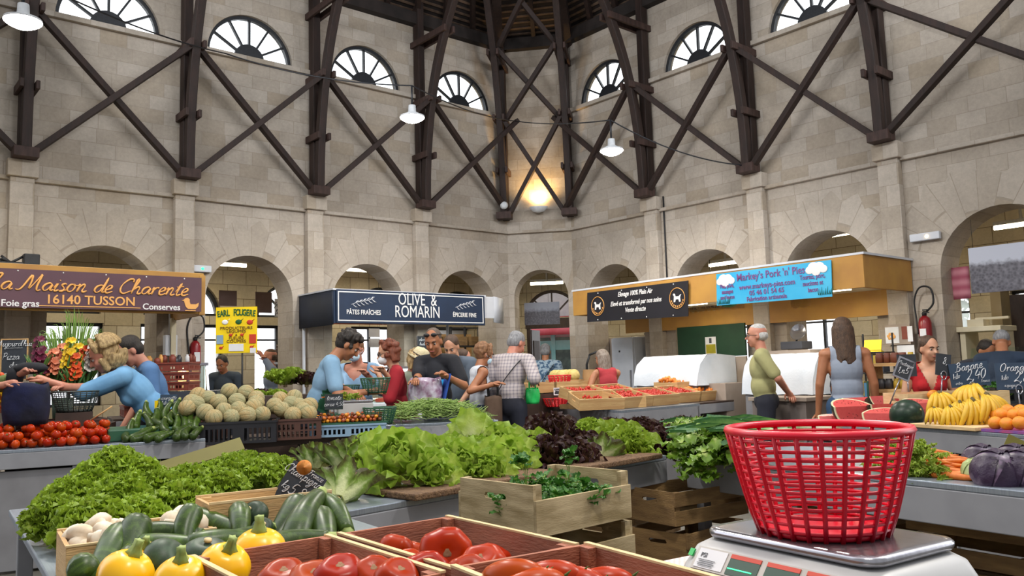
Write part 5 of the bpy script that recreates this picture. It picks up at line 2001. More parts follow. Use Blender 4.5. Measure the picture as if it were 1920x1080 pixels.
# cards on windows + brown boards in second arch
for px0, px1, py0, py1, lab in ((411, 444, 544, 574, 'brown board above the yellow sign'), (479, 510, 547, 587, 'brown board right of the yellow sign')):
 a, zt = FL.hit(px0, py0, 1.2)
 b, zb = FL.hit(px1, py1, 1.2)
 tag(board('brown_board', rect(0, 0, b - a, zt - zb), .012, mat('brown_card', '#5f4a44', '#6a554e', .8, 5), None, FL.w(a, 1.2, zb), (0, 0, LANG)), lab, 'board', 'brown boards in the second arch')
a, zt = FL.hit(515, 560, 1.0)
b, zb = FL.hit(539, 594, 1.0)
t = thing('hanging_paper_sign', 'white hanging paper sign with handwriting left of the navy canopy', 'sign', FL.w((a + b) / 2, 1.0, zb), LANG)
board('sheet', rect(-(b - a) / 2, 0, (b - a) / 2, zt - zb), .004, M['paper'], t)
pen('fromage', .07, .004, M['dark_grey'], t, (0, -.003, (zt - zb) * .55))
pen('fermier', .07, .004, M['dark_grey'], t, (0, -.003, (zt - zb) * .15))
# wine bottles behind the man taking a photo
random.seed(2)
x0, zz = FL.hit(520, 679, 1.6)
for k in range(7):
 mb = MB()
 mb.lathe([(.001, 0), (.036, .003), (.037, .18), (.015, .23), (.014, .29), (.001, .29)], 12)
 tag(mb.obj('wine_bottle', mat('bottle_glass', '#3a1512', '#2a2312', .15, 3) if k == 0 else bpy.data.materials['bottle_glass'], None, FL.w(x0 + .085 * k, 1.6, zz + .0)), 'dark wine bottle in the row right of the man taking a photograph', 'bottle', 'wine bottles in a row')
mb = MB()
mb.box((.25, .1, 0), (.8, .3, .03))
mb.box((-.13, .1, -zz / 2), (.03, .3, zz - .02))
mb.box((.63, .1, -zz / 2), (.03, .3, zz - .02))
tag(mb.obj('bottle_shelf', M['offwhite'], None, FL.w(x0, 1.5, zz - .016), (0, 0, LANG)), 'white shelf under the row of wine bottles', 'shelf')

# ---- outside in the street, seen through the doors
def outside_wall(name, label, loc, ang, w, h, m):
 t = thing(name, label, 'shop front', loc, ang)
 mb = MB()
 mb.box((0, 0, h / 2), (w, .2, h))
 mb.obj('facade', m, t)
 return t

M['teal_paint'] = mat('turquoise_shopfront', '#8fd0d6', '#a5dde2', .4, 3)
M['red_awning'] = mat('red_awning', '#c83a48', '#d85a66', .6, 3)
M['dark_glass'] = mat('shop_window_dark', '#41545a', '#6f8a84', .15, 3)
p = FC.w(.75, 12)
t = outside_wall('street_shop', 'turquoise shop front with a red awning seen through the corner door', (p.x, p.y, 0), CANG, 6, 4.5, M['paper'])
for x in (-2, -.9, .2, 1.3):
 mb = MB()
 mb.box((x, -.14, 1.3), (.9, .06, 2.0))
 mb.obj('shop_window', M['dark_glass'], t)
 mb = MB()
 mb.box((x - .53, -.18, 1.3), (.13, .1, 2.6))
 mb.obj('pilaster', M['teal_paint'], t)
mb = MB()
mb.grid([[(x, yy, zz) for x in (-3, 3)] for yy, zz in ((-.15, 2.95), (-.9, 2.5), (-.92, 2.35))])
mb.obj('awning', M['red_awning'], t, solid=.03)
mb = MB()
mb.box((0, -.16, 2.05), (5.6, .06, .3))
mb.obj('sign_board', M['teal_paint'], t)
text('BOUTIQUE   OPTICAL', .22, M['white_paint'], t, (.4, -.2, 2.05))
p = FR_.w(2.0, 9)
t = thing('street_tree', 'green tree outside the right-hand gallery window', 'tree', (p.x - 1.2, p.y + .6, 0))
mb = MB()
mb.tube([(0, 0, 0), (.05, 0, 1.2), (0, .05, 2.2)], [.14, .1, .08], 8)
mb.obj('trunk', M['timber'], t)
mb = MB()
random.seed(8)
for k in range(420):
 a, b_, r = random.uniform(0, 6.28), random.uniform(-1, 1), random.uniform(.5, 1.0)
 c_ = Vector((cos(a) * sqrt(1 - b_ * b_), sin(a) * sqrt(1 - b_ * b_), b_)) * r * 1.2 + Vector((0, 0, 2.3))
 d_ = Vector((random.uniform(-1, 1), random.uniform(-1, 1), random.uniform(-1, 1))).normalized() * .16
 e_ = d_.orthogonal().normalized() * .08
 mb.add([c_ - d_, c_ + e_, c_ + d_, c_ - e_], [(0, 1, 2, 3)])
mb.obj('foliage', mat('tree_leaves', '#4f8a4a', '#6fa85c', .6, 3), t)

# ================================================================== produce
M['frisee'] = leafmat('frilly_lettuce_leaf', '#ced47c', '#a5ba3c', '#8ca82e', .35, .5, .1, .5, .12)
M['batavia'] = leafmat('green_lettuce_leaf', '#e6eab0', '#bdd062', '#92b03c', .38, .42, .05, .55, .08)
M['oak_green'] = leafmat('oak_lettuce_leaf', '#d4da8a', '#a2b840', '#8ca834', .35, .45, .1, .5, .1)
M['red_leaf'] = leafmat('red_lettuce_leaf', '#a5a55a', '#5d4a2c', '#3b1f22', .22, .42, .12, .45, .15)
M['half_red'] = leafmat('bronze_lettuce_leaf', '#e3e8b4', '#7f9a45', '#4a4426', .3, .45, .25, .62, .1)
M['celery'] = leafmat('celery_leaf', '#c0cc7a', '#7a9c34', '#688c2a', .3, .4, .05, .4, .1)
M['parsley'] = leafmat('parsley_leaf', '#86a84a', '#457a2c', '#396a26', .28, .45, .05, .4, .1)
M['dill'] = leafmat('carrot_top', '#b8c455', '#9ab03c', '#86a030', .3, .5, .05, .4, .1)
M['leek'] = leafmat('leek_leaf', '#f0efd6', '#8fb56a', '#3d6b41', .2, .42, .1, .45, .12)
M['stem_cut'] = mat('cut_stem', '#c9b48a', '#a88c5e', .7, 40)
random.seed(12)

def leaf(mb, Mx, L, W, ruff, fr, t0, curl, ns=7, nw=6, lobes=0, prof=1.0, m=0, cup=.0, seed=None):
 """one leaf growing from the local origin: rises at angle t0 from the +y axis and curls; its rim is ruffled"""
 ph = random.uniform(0, 6.28)
 ph2 = random.uniform(0, 6.28)
 y = z = 0.0
 rows, ed = [], []
 for i in range(ns + 1):
  s = i / ns
  a = t0 + curl * s
  if i:
   y += cos(a) * L / ns
   z += sin(a) * L / ns
  w = W * (.22 + .78 * sin(min(1, s * prof + .08) * pi * .62)) * (1 - .45 * max(0, s - .75) / .25)
  if lobes:
   w *= 1 + .22 * sin(s * lobes + ph)
  row, er = [], []
  for j in range(nw + 1):
   q = 2 * j / nw - 1
   e = abs(q)
   k = ruff * (e ** 1.6) * (.25 + .9 * s)
   k2 = ruff * .8 * s ** 3
   d = k * sin(fr * s * 6 + ph + (2.1 if q > 0 else 0)) + k2 * sin(fr * q * 2.4 + ph2)
   d2 = k * .6 * cos(fr * s * 5 + ph2 + q)
   up = d + cup * e * e * w
   row.append((q * w / 2 + d2 * (1 if q > 0 else -1) * .5, y - sin(a) * up + d2 * .3, z + cos(a) * up))
   er.append(min(1.0, max(.02, .15 + .55 * s + .5 * e * s + .25 * e - .2 * (1 - s))))
  rows.append(row)
  ed.append(er)
 mb.grid(rows, m, True, ed, Mx)

def rosette(nl, L, W, ruff, fr, t_in, t_out, curl_in, curl_out, size=1, ns=7, nw=6, lobes=0, prof=1.0, cup=.3, lift=0.05):
 mb = MB()
 for i in range(nl):
  f = (i + .5) / nl                    # 0 heart .. 1 outer
  az = i * 2.39996 + random.uniform(-.2, .2)
  l = L * (.5 + .5 * f ** .7) * random.uniform(.88, 1.1)
  t0 = t_in + (t_out - t_in) * f + random.uniform(-.1, .1)
  cu = curl_in + (curl_out - curl_in) * f + random.uniform(-.15, .15)
  Mx = Matrix.Translation((0, 0, lift * (1 - f))) @ Matrix.Rotation(az, 4, 'Z') @ Matrix.Translation((0, .012 + .03 * f, 0))
  leaf(mb, Mx, l, W * (.55 + .45 * f), ruff * (.6 + .4 * f), fr, t0, cu, ns, nw, lobes, prof, 0, cup * (1 - f))
 return mb

def stem_mesh(r=.022):
 mb = MB()
 mb.lathe([(.001, -.028), (r, -.026), (r * 1.15, 0), (r * .8, .03)], 12)
 return mb

def lettuce_proto(name, mb, mname, label, group, stem=True):
 t = thing(name, label, 'lettuce', (0, 0, -50), 0, group)
 mb.obj('leaves', M[mname], t)
 if stem:
  stem_mesh().obj('stem', M['stem_cut'], t)
 return t

def use(protos, used, loc, rot, label, group=None, scale=1.0):
 """the first call moves the prototype itself, later calls copy it with its parts"""
 i = random.randrange(len(protos))
 p = protos[i]
 if id(p) not in used:
  used[id(p)] = 1
  p.location, p.rotation_euler, p.scale = loc, rot, (scale,) * 3
  p['label'] = label
  if group:
   p['group'] = group
  return p
 return dup(p, loc, rot, label, group, scale)

USED = {}

def frisee(seed):
 random.seed(seed)
 mb = MB()
 n = 460
 for i in range(n):
  f = (i + .5) / n
  az = i * 2.39996
  el = pi / 2 * (1 - f * 1.15)
  d = Vector((cos(az) * cos(el), sin(az) * cos(el), sin(el)))
  rad = .098 * random.uniform(.8, 1.14)
  p = Vector((d.x * rad * 1.15, d.y * rad * 1.15, .07 + d.z * rad * .85))
  q = d.to_track_quat('Y', 'Z').to_matrix().to_4x4()
  q.translation = p - d * .05
  leaf(mb, q @ Matrix.Rotation(random.uniform(-.9, .9), 4, 'Y'), .046 * random.uniform(.7, 1.25), .046, .012, 3.4, random.uniform(-.35, .35), random.uniform(-.9, .9), 5, 7, 9, 1.1, 0, .1)
 return mb

gF = 'frilly green lettuces'
fr_p = [lettuce_proto('frilly_lettuce', frisee(s), 'frisee', 'x', gF, False) for s in (1, 2, 3)]
spots = [(105, 962, 2.42), (180, 978, 2.3), (258, 965, 2.42), (335, 938, 2.62), (410, 912, 2.82), (476, 896, 3.0), (522, 886, 3.12), (138, 932, 2.62), (232, 928, 2.6), (312, 915, 2.8), (390, 894, 3.06), (456, 878, 3.22), (180, 894, 2.7), (250, 890, 2.75), (214, 866, 2.76), (290, 912, 2.7), (500, 876, 3.3), (428, 880, 3.1), (352, 904, 2.95)]
flab = ['leftmost at the table edge', 'front, above the mushrooms left end', 'front, left of centre', 'front, behind the mushroom crate', 'front, right of the mushrooms', 'front right, behind the crate board', 'rightmost, behind the chalk slate', 'left, second row', 'under the tall heap', 'middle of the second row', 'second row, right of middle', 'back row toward the yellow card', 'left one on top of the heap', 'right one on top of the heap', 'topmost of the heap', 'filling the gap right of the heap', 'back row at the right end', 'on top toward the right', 'on top in the middle']
random.seed(4)
for (px, py, z), l in zip(spots, flab):
 use(fr_p, USED, at_d(px, py, z) - Vector((0, 0, .07)), (random.uniform(-.25, .25), random.uniform(-.25, .25), random.uniform(0, 6)), 'frilly green lettuce, ' + l, gF, random.uniform(.76, .88))
# green/yellow card tucked behind them
p = at_z(330, 868, .95)
tag(board('price_card', rect(-.26, -.035, .26, .035), .006, mat('olive_card', '#665f1c', '#726a22', .6, 5), None, at_d(332, 868, 3.35), (R(-50), R(-14), R(28))), 'olive yellow card lying behind the frilly lettuces', 'card')

# --- green hearts, red and bronze heads on the long table
gB = 'green lettuces on the long table'
random.seed(31)
bat_p = [lettuce_proto('green_lettuce', rosette(36, .175, .18, .021, 2.5, 1.8, .25, 1.2, .4, ns=8, nw=9, cup=.3), 'batavia', 'x', gB) for _ in range(3)]
random.seed(33)
red_p = [lettuce_proto('red_lettuce', rosette(46, .17, .12, .024, 2.9, 1.6, .1, .5, .5, ns=8, nw=6, lobes=9, cup=.1), 'red_leaf', 'x', 'dark red lettuces') for _ in range(2)]
random.seed(35)
brz_p = [lettuce_proto('bronze_lettuce', rosette(34, .26, .13, .018, 2.2, 1.5, .55, -.2, .1, ns=9, nw=6, cup=.25), 'half_red', 'x', 'bronze lettuces') for _ in range(2)]
random.seed(36)
oak_p = [lettuce_proto('oak_leaf_lettuce', rosette(50, .16, .11, .026, 3.0, 1.6, .15, .5, .5, ns=7, nw=6, lobes=9, cup=.1), 'oak_green', 'x', 'bright green oak leaf lettuces') for _ in range(2)]

def toward_cam(loc, tip, az=0):
 """rotation that tips the head's axis toward the camera by `tip`"""
 d = Vector((0, 0, CAM_H)) - Vector(loc)
 a = atan2(d.y, d.x) + az
 return (Matrix.Rotation(a - pi / 2, 4, 'Z') @ Matrix.Rotation(-tip, 4, 'X')).to_euler()

def lay(protos, px, py, z, tip, label, group, sc=1.0, az=0.0, dz=.03):
 loc = at_z(px, py, z) if z < 1.5 else at_d(px, py, z)
 e = toward_cam(loc, tip, az)
 return use(protos, USED, loc - Vector((0, 0, dz)), e, label, group, sc)

def row(px, back):
 """depth of a place on the long table: above picture column px, `back` behind its front edge"""
 k = (px - 960) / FPX
 o = FT.o + FT.y * back
 s_ = (k * o.y - o.x) / (FT.x.x - k * FT.x.y)
 return o.y + s_ * FT.x.y

for px, py, bk, tip, l, sc in ((742, 866, .22, .75, 'large one with an open heart, left of centre', 1.0), (700, 836, .4, .5, 'behind the bronze lettuce at the left end', .72), (806, 852, .3, .8, 'right of the largest open heart', .78), (868, 872, .2, .85, 'open heart above the wooden crate corner', .85), (765, 822, .55, .4, 'back row, left', .72), (830, 832, .5, .5, 'back row, middle', .72), (950, 866, .22, .8, 'front right beside the red lettuces', .92), (985, 836, .35, .7, 'right end of the green row', .85), (935, 826, .4, .7, 'tall one on top of the row', .95), (912, 884, .1, .9, 'front low one behind the crate', .72), (815, 888, .1, .9, 'front low one left of the crate', .66), (880, 838, .45, .6, 'middle of the row behind the open hearts', .8)):
 lay(bat_p, px, py + (866 - py) * .35 + 6, row(px, bk), tip, 'green lettuce, ' + l, gB, sc * .92)
lay(brz_p, 632, 922, row(690, .12) - .1, -1.15, 'bronze-tipped lettuce lying with its cut root toward us', None, .56)
lay(brz_p, 650, 868, row(690, .4), -.6, 'bronze lettuce behind the one with the visible root', None, .56, .3)
lay(brz_p, 592, 868, row(690, .5), -.4, 'bronze lettuce at the left end of the long table', None, .5, -.3)
lay(bat_p, 886, 822, row(888, .45), -1.25, 'pale lettuce lying upside down on top of the green row', None, .8)
lay(brz_p, 1122, 850, row(1122, .12), -1.0, 'bronze lettuce lying root outwards among the red heads', None, .5, -.6)
gR = 'dark red lettuces'
for px, py, bk, l, sc in ((1030, 812, .4, 'left, tall one beside the green row', .95), (1035, 855, .15, 'front left, above the parsley crate', .9), (1078, 862, .1, 'front, above the crate end', .85), (1088, 836, .3, 'left of the bronze one with pale root', .8), (1215, 830, .25, 'right of the bright green oak leaf', .9), (1255, 815, .45, 'back right', .9), (1288, 812, .3, 'rightmost, beside the celery leaves', .95), (1258, 838, .15, 'front right', .85), (1200, 806, .6, 'back row, behind the bright green oak leaf', .8), (1150, 808, .6, 'back row, middle', .8), (1008, 845, .3, 'under the green row end', .75)):
 lay(red_p, px, py + 3, row(px, bk), .45, 'dark red lettuce, ' + l, gR, sc * .88)
lay(oak_p, 1160, 838, row(1160, .28), .6, 'bright green oak leaf lettuce among the dark red ones', None, 1.0)
lay(oak_p, 1182, 842, row(1182, .12), .6, 'lower bright green oak leaf lettuce beside the mat end', None, .85)
lay(oak_p, 1108, 810, row(1108, .6), .4, 'bright green oak leaf lettuce, half hidden behind the bronze one', None, .7)
for x0_, x1_, y_, l in ((.16, .96, -.035, 'brown coir mat under the green lettuces'), (1.12, 1.72, -.05, 'brown coir mat under the red lettuces')):
 mb = MB()
 mb.box(((x1_ - x0_) / 2, .36, .012), (x1_ - x0_, .76, .024))
 tag(mb.obj('coir_mat', M['cork'], None, FT.w(x0_, y_, .851), (0, 0, T1a), .006), l, 'mat', 'coir mats')

# --- crates at front left: mushrooms, courgettes
ca = R(33)
FA = Fr((-1.10, 2.0, 0), ca)
cA = crate('wooden_crate', 'shallow pale crate of mushrooms and courgettes at the front left', FA.w(.155, -.125, .852), ca, .31, .25, .1, 'pine', group='wooden crates', edge='pine_edge', ends='')
cB = copy_crate(cA, 'shallow pale crate of courgettes holding the chalk slate', FA.w(.468, -.085, .854), ca, None, (1, .62, 1.42))

def mushroom(seed):
 random.seed(seed)
 mb = MB()
 r = .026
 mb.lathe([(.010, -.03), (.011, -.012), (.012, -.006), (r * .8, -.004), (r, .002), (r * .95, .012), (r * .7, .021), (r * .35, .025), (.0005, .026)], 14, 0, None, True, lambda a, t_: 1 + .05 * sin(3 * a + seed))
 return mb

M['mushroom'] = mat('mushroom_skin', '#e5d8c4', '#cdb698', .7, 30, 4, rand=.08)
mush = [mushroom(s).mesh('mushroom', M['mushroom']) for s in (1, 2, 3)]
random.seed(17)
for k in range(62):
 f = k / 62
 lay_ = k % 3
 x, y = random.uniform(.03, .28), -random.uniform(.02, .22)
 if k > 44:
  x, y = random.uniform(.34, .42), -random.uniform(.03, .13)
 z = .89 + .024 * lay_ + random.uniform(0, .008) + .02 * sin(x * 8)
 o = link('mushroom', random.choice(mush), None, FA.w(x, y, z), (random.uniform(-2.2, 2.2), random.uniform(-1.2, 1.2), random.uniform(0, 6)))
 s = random.uniform(.85, 1.25)
 o.scale = (s, s, s)
 a, b = ('white mushroom in the shallow crate at front left', 'mushrooms in the front left crate') if k <= 44 else ('white mushroom at the near end of the crate with the chalk slate', 'mushrooms in the slate crate')
 tag(o, a, 'mushroom', a and b)

# courgettes
def speckled(name, base, fleck, stripe, rough=.28):
 m, nt, b = newmat(name)
 tc = nd(nt, 'ShaderNodeTexCoord')
 vo = nd(nt, 'ShaderNodeTexVoronoi', {'Vector': tc.outputs['Object'], 'Scale': 260})
 no = nd(nt, 'ShaderNodeTexNoise', {'Vector': nd(nt, 'ShaderNodeMapping', {'Vector': tc.outputs['Object'], 'Scale': (30, 30, 4)}).outputs[0], 'Scale': 2, 'Detail': 4})
 f1 = nd(nt, 'ShaderNodeMapRange', {'Value': vo.outputs['Distance'], 'From Min': .12, 'From Max': .3, 'To Min': .8, 'To Max': 0})
 f2 = nd(nt, 'ShaderNodeMapRange', {'Value': no.outputs['Fac'], 'From Min': .48, 'From Max': .66})
 c = mixc(nt, f2.outputs[0], lin(base), lin(stripe))
 c = mixc(nt, mth(nt, 'MULTIPLY', f1.outputs[0], .6), c, lin(fleck))
 oi = nd(nt, 'ShaderNodeObjectInfo')
 v = nd(nt, 'ShaderNodeMapRange', {'Value': oi.outputs['Random'], 'To Min': .78, 'To Max': 1.25})
 hs = nd(nt, 'ShaderNodeHueSaturation', {'Value': v.outputs[0], 'Color': c})
 nt.links.new(hs.outputs[0], b.inputs['Base Color'])
 b.inputs['Roughness'].default_value = rough
 b.inputs['Specular IOR Level'].default_value = .32
 return m

M['courgette'] = speckled('courgette_skin', '#2c3f12', '#56692c', '#425a1c', .36)
M['dark_squash'] = speckled('dark_squash_skin', '#233320', '#3a4d34', '#2c402a', .45)
M['courgette_stem'] = mat('courgette_stem', '#7d9148', '#96a35c', .6, 30)
M['cut_end'] = mat('cut_stem_end', '#cdb98c', '#b59c6a', .7, 60)
M['yellow_squash'] = mat('yellow_squash_skin', '#f3b90a', '#eaa806', .3, 5, rand=.03)

def courgette(seed, L=.2, r=.026, bend=.02):
 """lies along local x, flower end at -x, stem at +x"""
 random.seed(seed)
 t = thing('courgette', 'x', 'courgette', (0, 0, -50), 0, 'courgettes')
 n = 14
 pts, rs = [], []
 for i in range(n + 1):
  f = i / n
  pts.append((-L / 2 + L * f, bend * sin(f * pi), 0))
  e = min(1, f / .09) if f < .09 else 1
  rr = r * sqrt(max(0.0, 1 - (1 - e) ** 2)) if f < .09 else r * (1.06 - .34 * f ** 1.6 + .06 * sin(f * 5))
  rs.append(max(rr, .0015))
 mb = MB()
 mb.tube(pts, rs, 14)
 mb.obj('skin', M['courgette'], t)
 mb = MB()
 e = pts[-1]
 mb.tube([(e[0] - .004, e[1], 0), (e[0] + .006, e[1], 0), (e[0] + .022, e[1] - .003, .002)], [r * .72, r * .5, r * .38], 7)
 mb.obj('stem', M['courgette_stem'], t)
 mb = MB()
 mb.tube([(e[0] + .022, e[1] - .003, .002), (e[0] + .024, e[1] - .003, .002)], r * .33, 7)
 mb.obj('cut_end', M['cut_end'], t)
 return t

cg_p = [courgette(1, .175, .027), courgette(2, .185, .029, -.012), courgette(3, .16, .03, .006)]

def cg(px, py, z, yaw, pitch, label, sc=1.0, roll=0, group='courgettes'):
 """yaw: direction of the stem end in plan (0 = right in the picture, 90 = away); pitch: stem end up"""
 e = (Matrix.Rotation(R(yaw), 4, 'Z') @ Matrix.Rotation(R(-pitch), 4, 'Y') @ Matrix.Rotation(roll, 4, 'X')).to_euler()
 return use(cg_p, USED, heap(px, py), e, label, group, sc)

def heap(px, py):
 """a place in the courgette heap"""
 return at_d(px, py, 2.08 - (py - 970) * .0042)

random.seed(23)
# a shallow steel tray of crates holds them: one more pale crate in front
mb = MB()
mb.box((.33, -.3, .011), (.64, .28, .02))
tag(mb.obj('steel_tray', M['grey_top'], None, FA.w(0, 0, .852), (0, 0, ca), .004), 'flat steel tray under the courgettes and squashes', 'tray')
gc = 'courgettes at front left'
for px, py, z, yaw, pit, lab, sc in (
  (395, 984, 1.03, -25, -8, 'long courgette lying across the back with its star stem to the right', 1.0),
  (360, 1008, 1.0, -75, -48, 'pale blunt courgette standing up left of centre', .85),
  (254, 1032, 1.0, -72, -35, 'courgette standing blunt end up above the yellow squash', .95),
  (207, 1036, 1.0, -82, -18, 'courgette with its cut stem toward us at the left', .95),
  (158, 1066, .97, 117, -5, 'courgette end at the lower left corner', .82),
  (215, 1064, .96, 95, 10, 'dark courgette behind the lower left one', .8),
  (320, 1030, .98, 0, 0, 'courgette lying level behind the dark squashes', .95),
  (448, 990, 1.02, -70, -25, 'short pale courgette left of the small round one', .8),
  (535, 984, 1.04, -105, -30, 'long courgette with its cut stem toward us, left of the pair', 1.0),
  (572, 992, 1.05, 85, 32, 'large glossy courgette standing against the crate board', 1.15),
  (606, 996, 1.0, -70, -15, 'courgette end right of the large glossy one', .95),
  (620, 972, 1.03, -55, -12, 'rightmost courgette, its cut end toward us', 1.0),
  (300, 1012, .97, 15, 0, 'courgette low in the heap behind the blunt one', .9),
  (418, 1022, .97, 30, 0, 'courgette low in the heap beside the yellow squash', .9),
  (540, 1030, .96, 40, 5, 'dark courgette low under the long pair', .95),
  (455, 1012, .96, 60, 5, 'courgette deep in the heap', .85)):
 cg(px, py, z, yaw, pit, lab, sc * 1.12, random.uniform(0, 3), gc)

def squash(seed, m, rx=.05, rz=.043, ribs=8, amp=.035, stem=True, name='round_squash'):
 random.seed(seed)
 t = thing(name, 'x', 'squash', (0, 0, -50), 0, 'round squashes')
 mb = MB()
 k = 14
 prof = [(max(.0008, rx * sin(pi * i / k)), -rz * cos(pi * i / k) - (.006 * (1 if i > k - 2 else 0))) for i in range(k + 1)]
 mb.lathe(prof, 32, 0, None, True, lambda a, f: 1 - amp * abs(cos(a * ribs / 2)) ** 6 + .02 * sin(a + seed))
 mb.obj('skin', M[m], t)
 mb = MB()
 if stem:
  mb.lathe([(.018, rz - .012), (.011, rz + .002), (.008, rz + .014), (.0085, rz + .026), (.001, rz + .0265)], 10, 0, None, True, lambda a, f: 1 + .25 * cos(5 * a))
  mb.obj('stem', M['courgette_stem'], t)
 else:
  mb.lathe([(.008, rz - .003), (.007, rz + .002), (.001, rz + .0025)], 10)
  mb.obj('stem_scar', M['cut_end'], t)
 return t

sq_y = [squash(1, 'yellow_squash', .056, .05)]
sq_d = [squash(2, 'dark_squash', .052, .04, 8, .004, False), squash(5, 'dark_squash', .046, .042, 8, .004, False)]
for px, py, z, tip, az, lab, sc in ((487, 1036, 1.01, .12, 0, 'yellow round squash with an upright stem, right of centre', 1.05), (420, 1064, 1.0, .5, .5, 'yellow round squash with a bent stem at the bottom centre', .95), (340, 1088, .97, .3, 0, 'yellow squash cut by the bottom edge, middle', .9), (236, 1078, .98, .4, 1, 'yellow squash at the bottom left', .95), (274, 1052, .96, .4, 0, 'yellow squash half hidden behind the dark round one', .75)):
 lay(sq_y, px, py, heap(px, py).y - .02, tip, lab, 'yellow squashes', sc * .98, az, 0)
for px, py, z, tip, az, lab, sc in ((312, 1056, 1.0, 1.0, 1.0, 'dark green round squash at the bottom left with a pale scar', 1.0), (386, 1048, .99, .3, .3, 'dark green round squash beside the yellow one', 1.05), (476, 966, 1.07, .8, -.6, 'dark green round squash on top at the back', .72), (492, 992, 1.03, .9, .2, 'small green round squash behind the yellow stem', .6)):
 lay(sq_d, px, py, heap(px, py).y - .02, tip, lab, 'dark round squashes', sc, az, 0)
# chalk slate for the mushrooms with half an apricot on top
p = at_d(541, 946, 2.26)
t = slate('black chalk slate reading Champignon 5,80 leaning at the crate end', p, R(-14), .11, .105, [('Champignon', -.0, .072, .024, .0), ('France', .025, .092, .016, 0), ('kg', -.035, .03, .022, 0), ('5,80', .01, .025, .034, 0)], tilt=-.3, roll=.5, stick=.1)
mb = MB()
mb.lathe([(.001, 0), (.014, .003), (.02, .012), (.0205, .015)], 16)
mb.lathe([(.0205, .015), (.012, .0145), (.006, .012), (.001, .011)], 16, 1)
tag(mb.obj('apricot_half', [mat('apricot_skin', '#e8872a', '#f0a04a', .5, 20), mat('apricot_flesh', '#f0a650', '#e48f38', .5, 40)], None, at_d(571, 878, 2.25), (R(75), 0, R(10))), 'orange apricot half clipped at the top of the mushroom slate', 'fruit')

# --- beef tomatoes in reddish crates
ka = R(-52)
FK = Fr((-.14, 1.735, 0), ka)
t = thing('wooden_stand', 'low wooden stand under the reddish tomato crates', 'stand', FK.w(.12, -.06, 0), ka)
mb = MB()
mb.box((0, 0, .8), (.96, .58, .03))
mb.obj('top', M['pine_dark'], t)
for x in (-.42, .42):
 for y in (-.22, .22):
  mb = MB()
  mb.box((x, y, .39), (.05, .05, .78))
  mb.obj('leg', M['pine_dark'], t)
cK = crate('wooden_crate', 'reddish wooden crate of large beef tomatoes at the bottom centre', FK.w(0, .0, .818), ka, .46, .29, .14, 'pine_red', ends='', edge='pine_edge')
copy_crate(cK, 'reddish wooden crate at the bottom edge left of the beef tomatoes', FK.w(.0, -.31, .818), ka)
copy_crate(cK, 'reddish wooden crate of long tomatoes nearest at the bottom edge', FK.w(.50, -.05, .833), ka - .1)
M['tomato'] = mat('tomato_skin', '#941602', '#a32102', .3, 8, 3, rand=.1, hue=.012, spec=.16)
M['tomato_pale'] = mat('ripening_tomato_skin', '#a82e02', '#901a02', .3, 10, 3, rand=.08, hue=.012, spec=.16)
M['scar'] = mat('corky_scar', '#9b7a5a', '#7d5a40', .9, 80)
M['calyx'] = mat('tomato_calyx', '#3f5a22', '#56702e', .7, 30)

def beef(seed, r=.05):
 random.seed(seed)
 t = thing('beef_tomato', 'x', 'tomato', (0, 0, -50), 0, 'beef tomatoes')
 k = 14
 ph = random.uniform(0, 6)
 mb = MB()
 prof = [(max(.0008, r * sin(pi * i / k) ** .9), -r * .74 * cos(pi * i / k) - (.012 * max(0, i - k + 3) / 3)) for i in range(k + 1)]
 mb.lathe(prof, 32, 0, None, True, lambda a, f: 1 + (.045 * cos(3 * a + ph) + .03 * cos(5 * a + ph * 2) + .02 * cos(9 * a)) * (.4 + f))
 mb.obj('skin', M['tomato'] if seed % 3 else M['tomato_pale'], t)
 mb = MB()
 mb.lathe([(.011, r * .735 - .012), (.007, r * .735 - .0095), (.001, r * .735 - .0105)], 10, 0, None, True, lambda a, f: 1 + .3 * sin(3 * a))
 mb.obj('stem_scar', M['scar'], t)
 return t

bf_p = [beef(s) for s in (1, 2, 3, 4)]
random.seed(41)
for px, py, z, tip, az, lab, sc in (
  (745, 1030, .93, .6, 2.4, 'left one against the crate board', 1.0), (836, 1038, .95, 1.35, .1, 'largest one showing a grey scar', 1.3), (716, 1052, .92, .5, 1.4, 'left row, second', 1.05), (768, 1058, .93, .3, .4, 'middle row', .9),
  (800, 1078, .93, .9, .2, 'bottom middle with a brown scar on top', 1.15), (846, 1068, .92, .5, .9, 'below the largest one', .9), (905, 1062, .94, .6, -.4, 'right one with a brown scar', 1.15), (880, 1078, .94, .7, .3, 'bottom right', 1.0),
  (700, 1080, .93, .6, .1, 'orange-red one at the bottom left', 1.05), (790, 1042, .91, .4, 2, 'behind, low in the crate', 1.0), (746, 1085, .94, .5, .6, 'orange-red one in the bottom row', 1.05), (925, 1048, .91, .4, 1.4, 'rightmost by the crate end', 1.0)):
 lay(bf_p, px, py, z, tip, 'beef tomato in the bottom centre crate, ' + lab, 'beef tomatoes', sc * .8, az, 0)
for px, py, z, lab in ((638, 1082, .93, 'cut by the bottom edge in the left reddish crate'), (532, 1090, .92, 'lowest left, in the left reddish crate'), (590, 1094, .92, 'between the two in the left reddish crate')):
 lay(bf_p, px, py, z, .4, 'beef tomato ' + lab, 'beef tomatoes', 1.0, 0, 0)

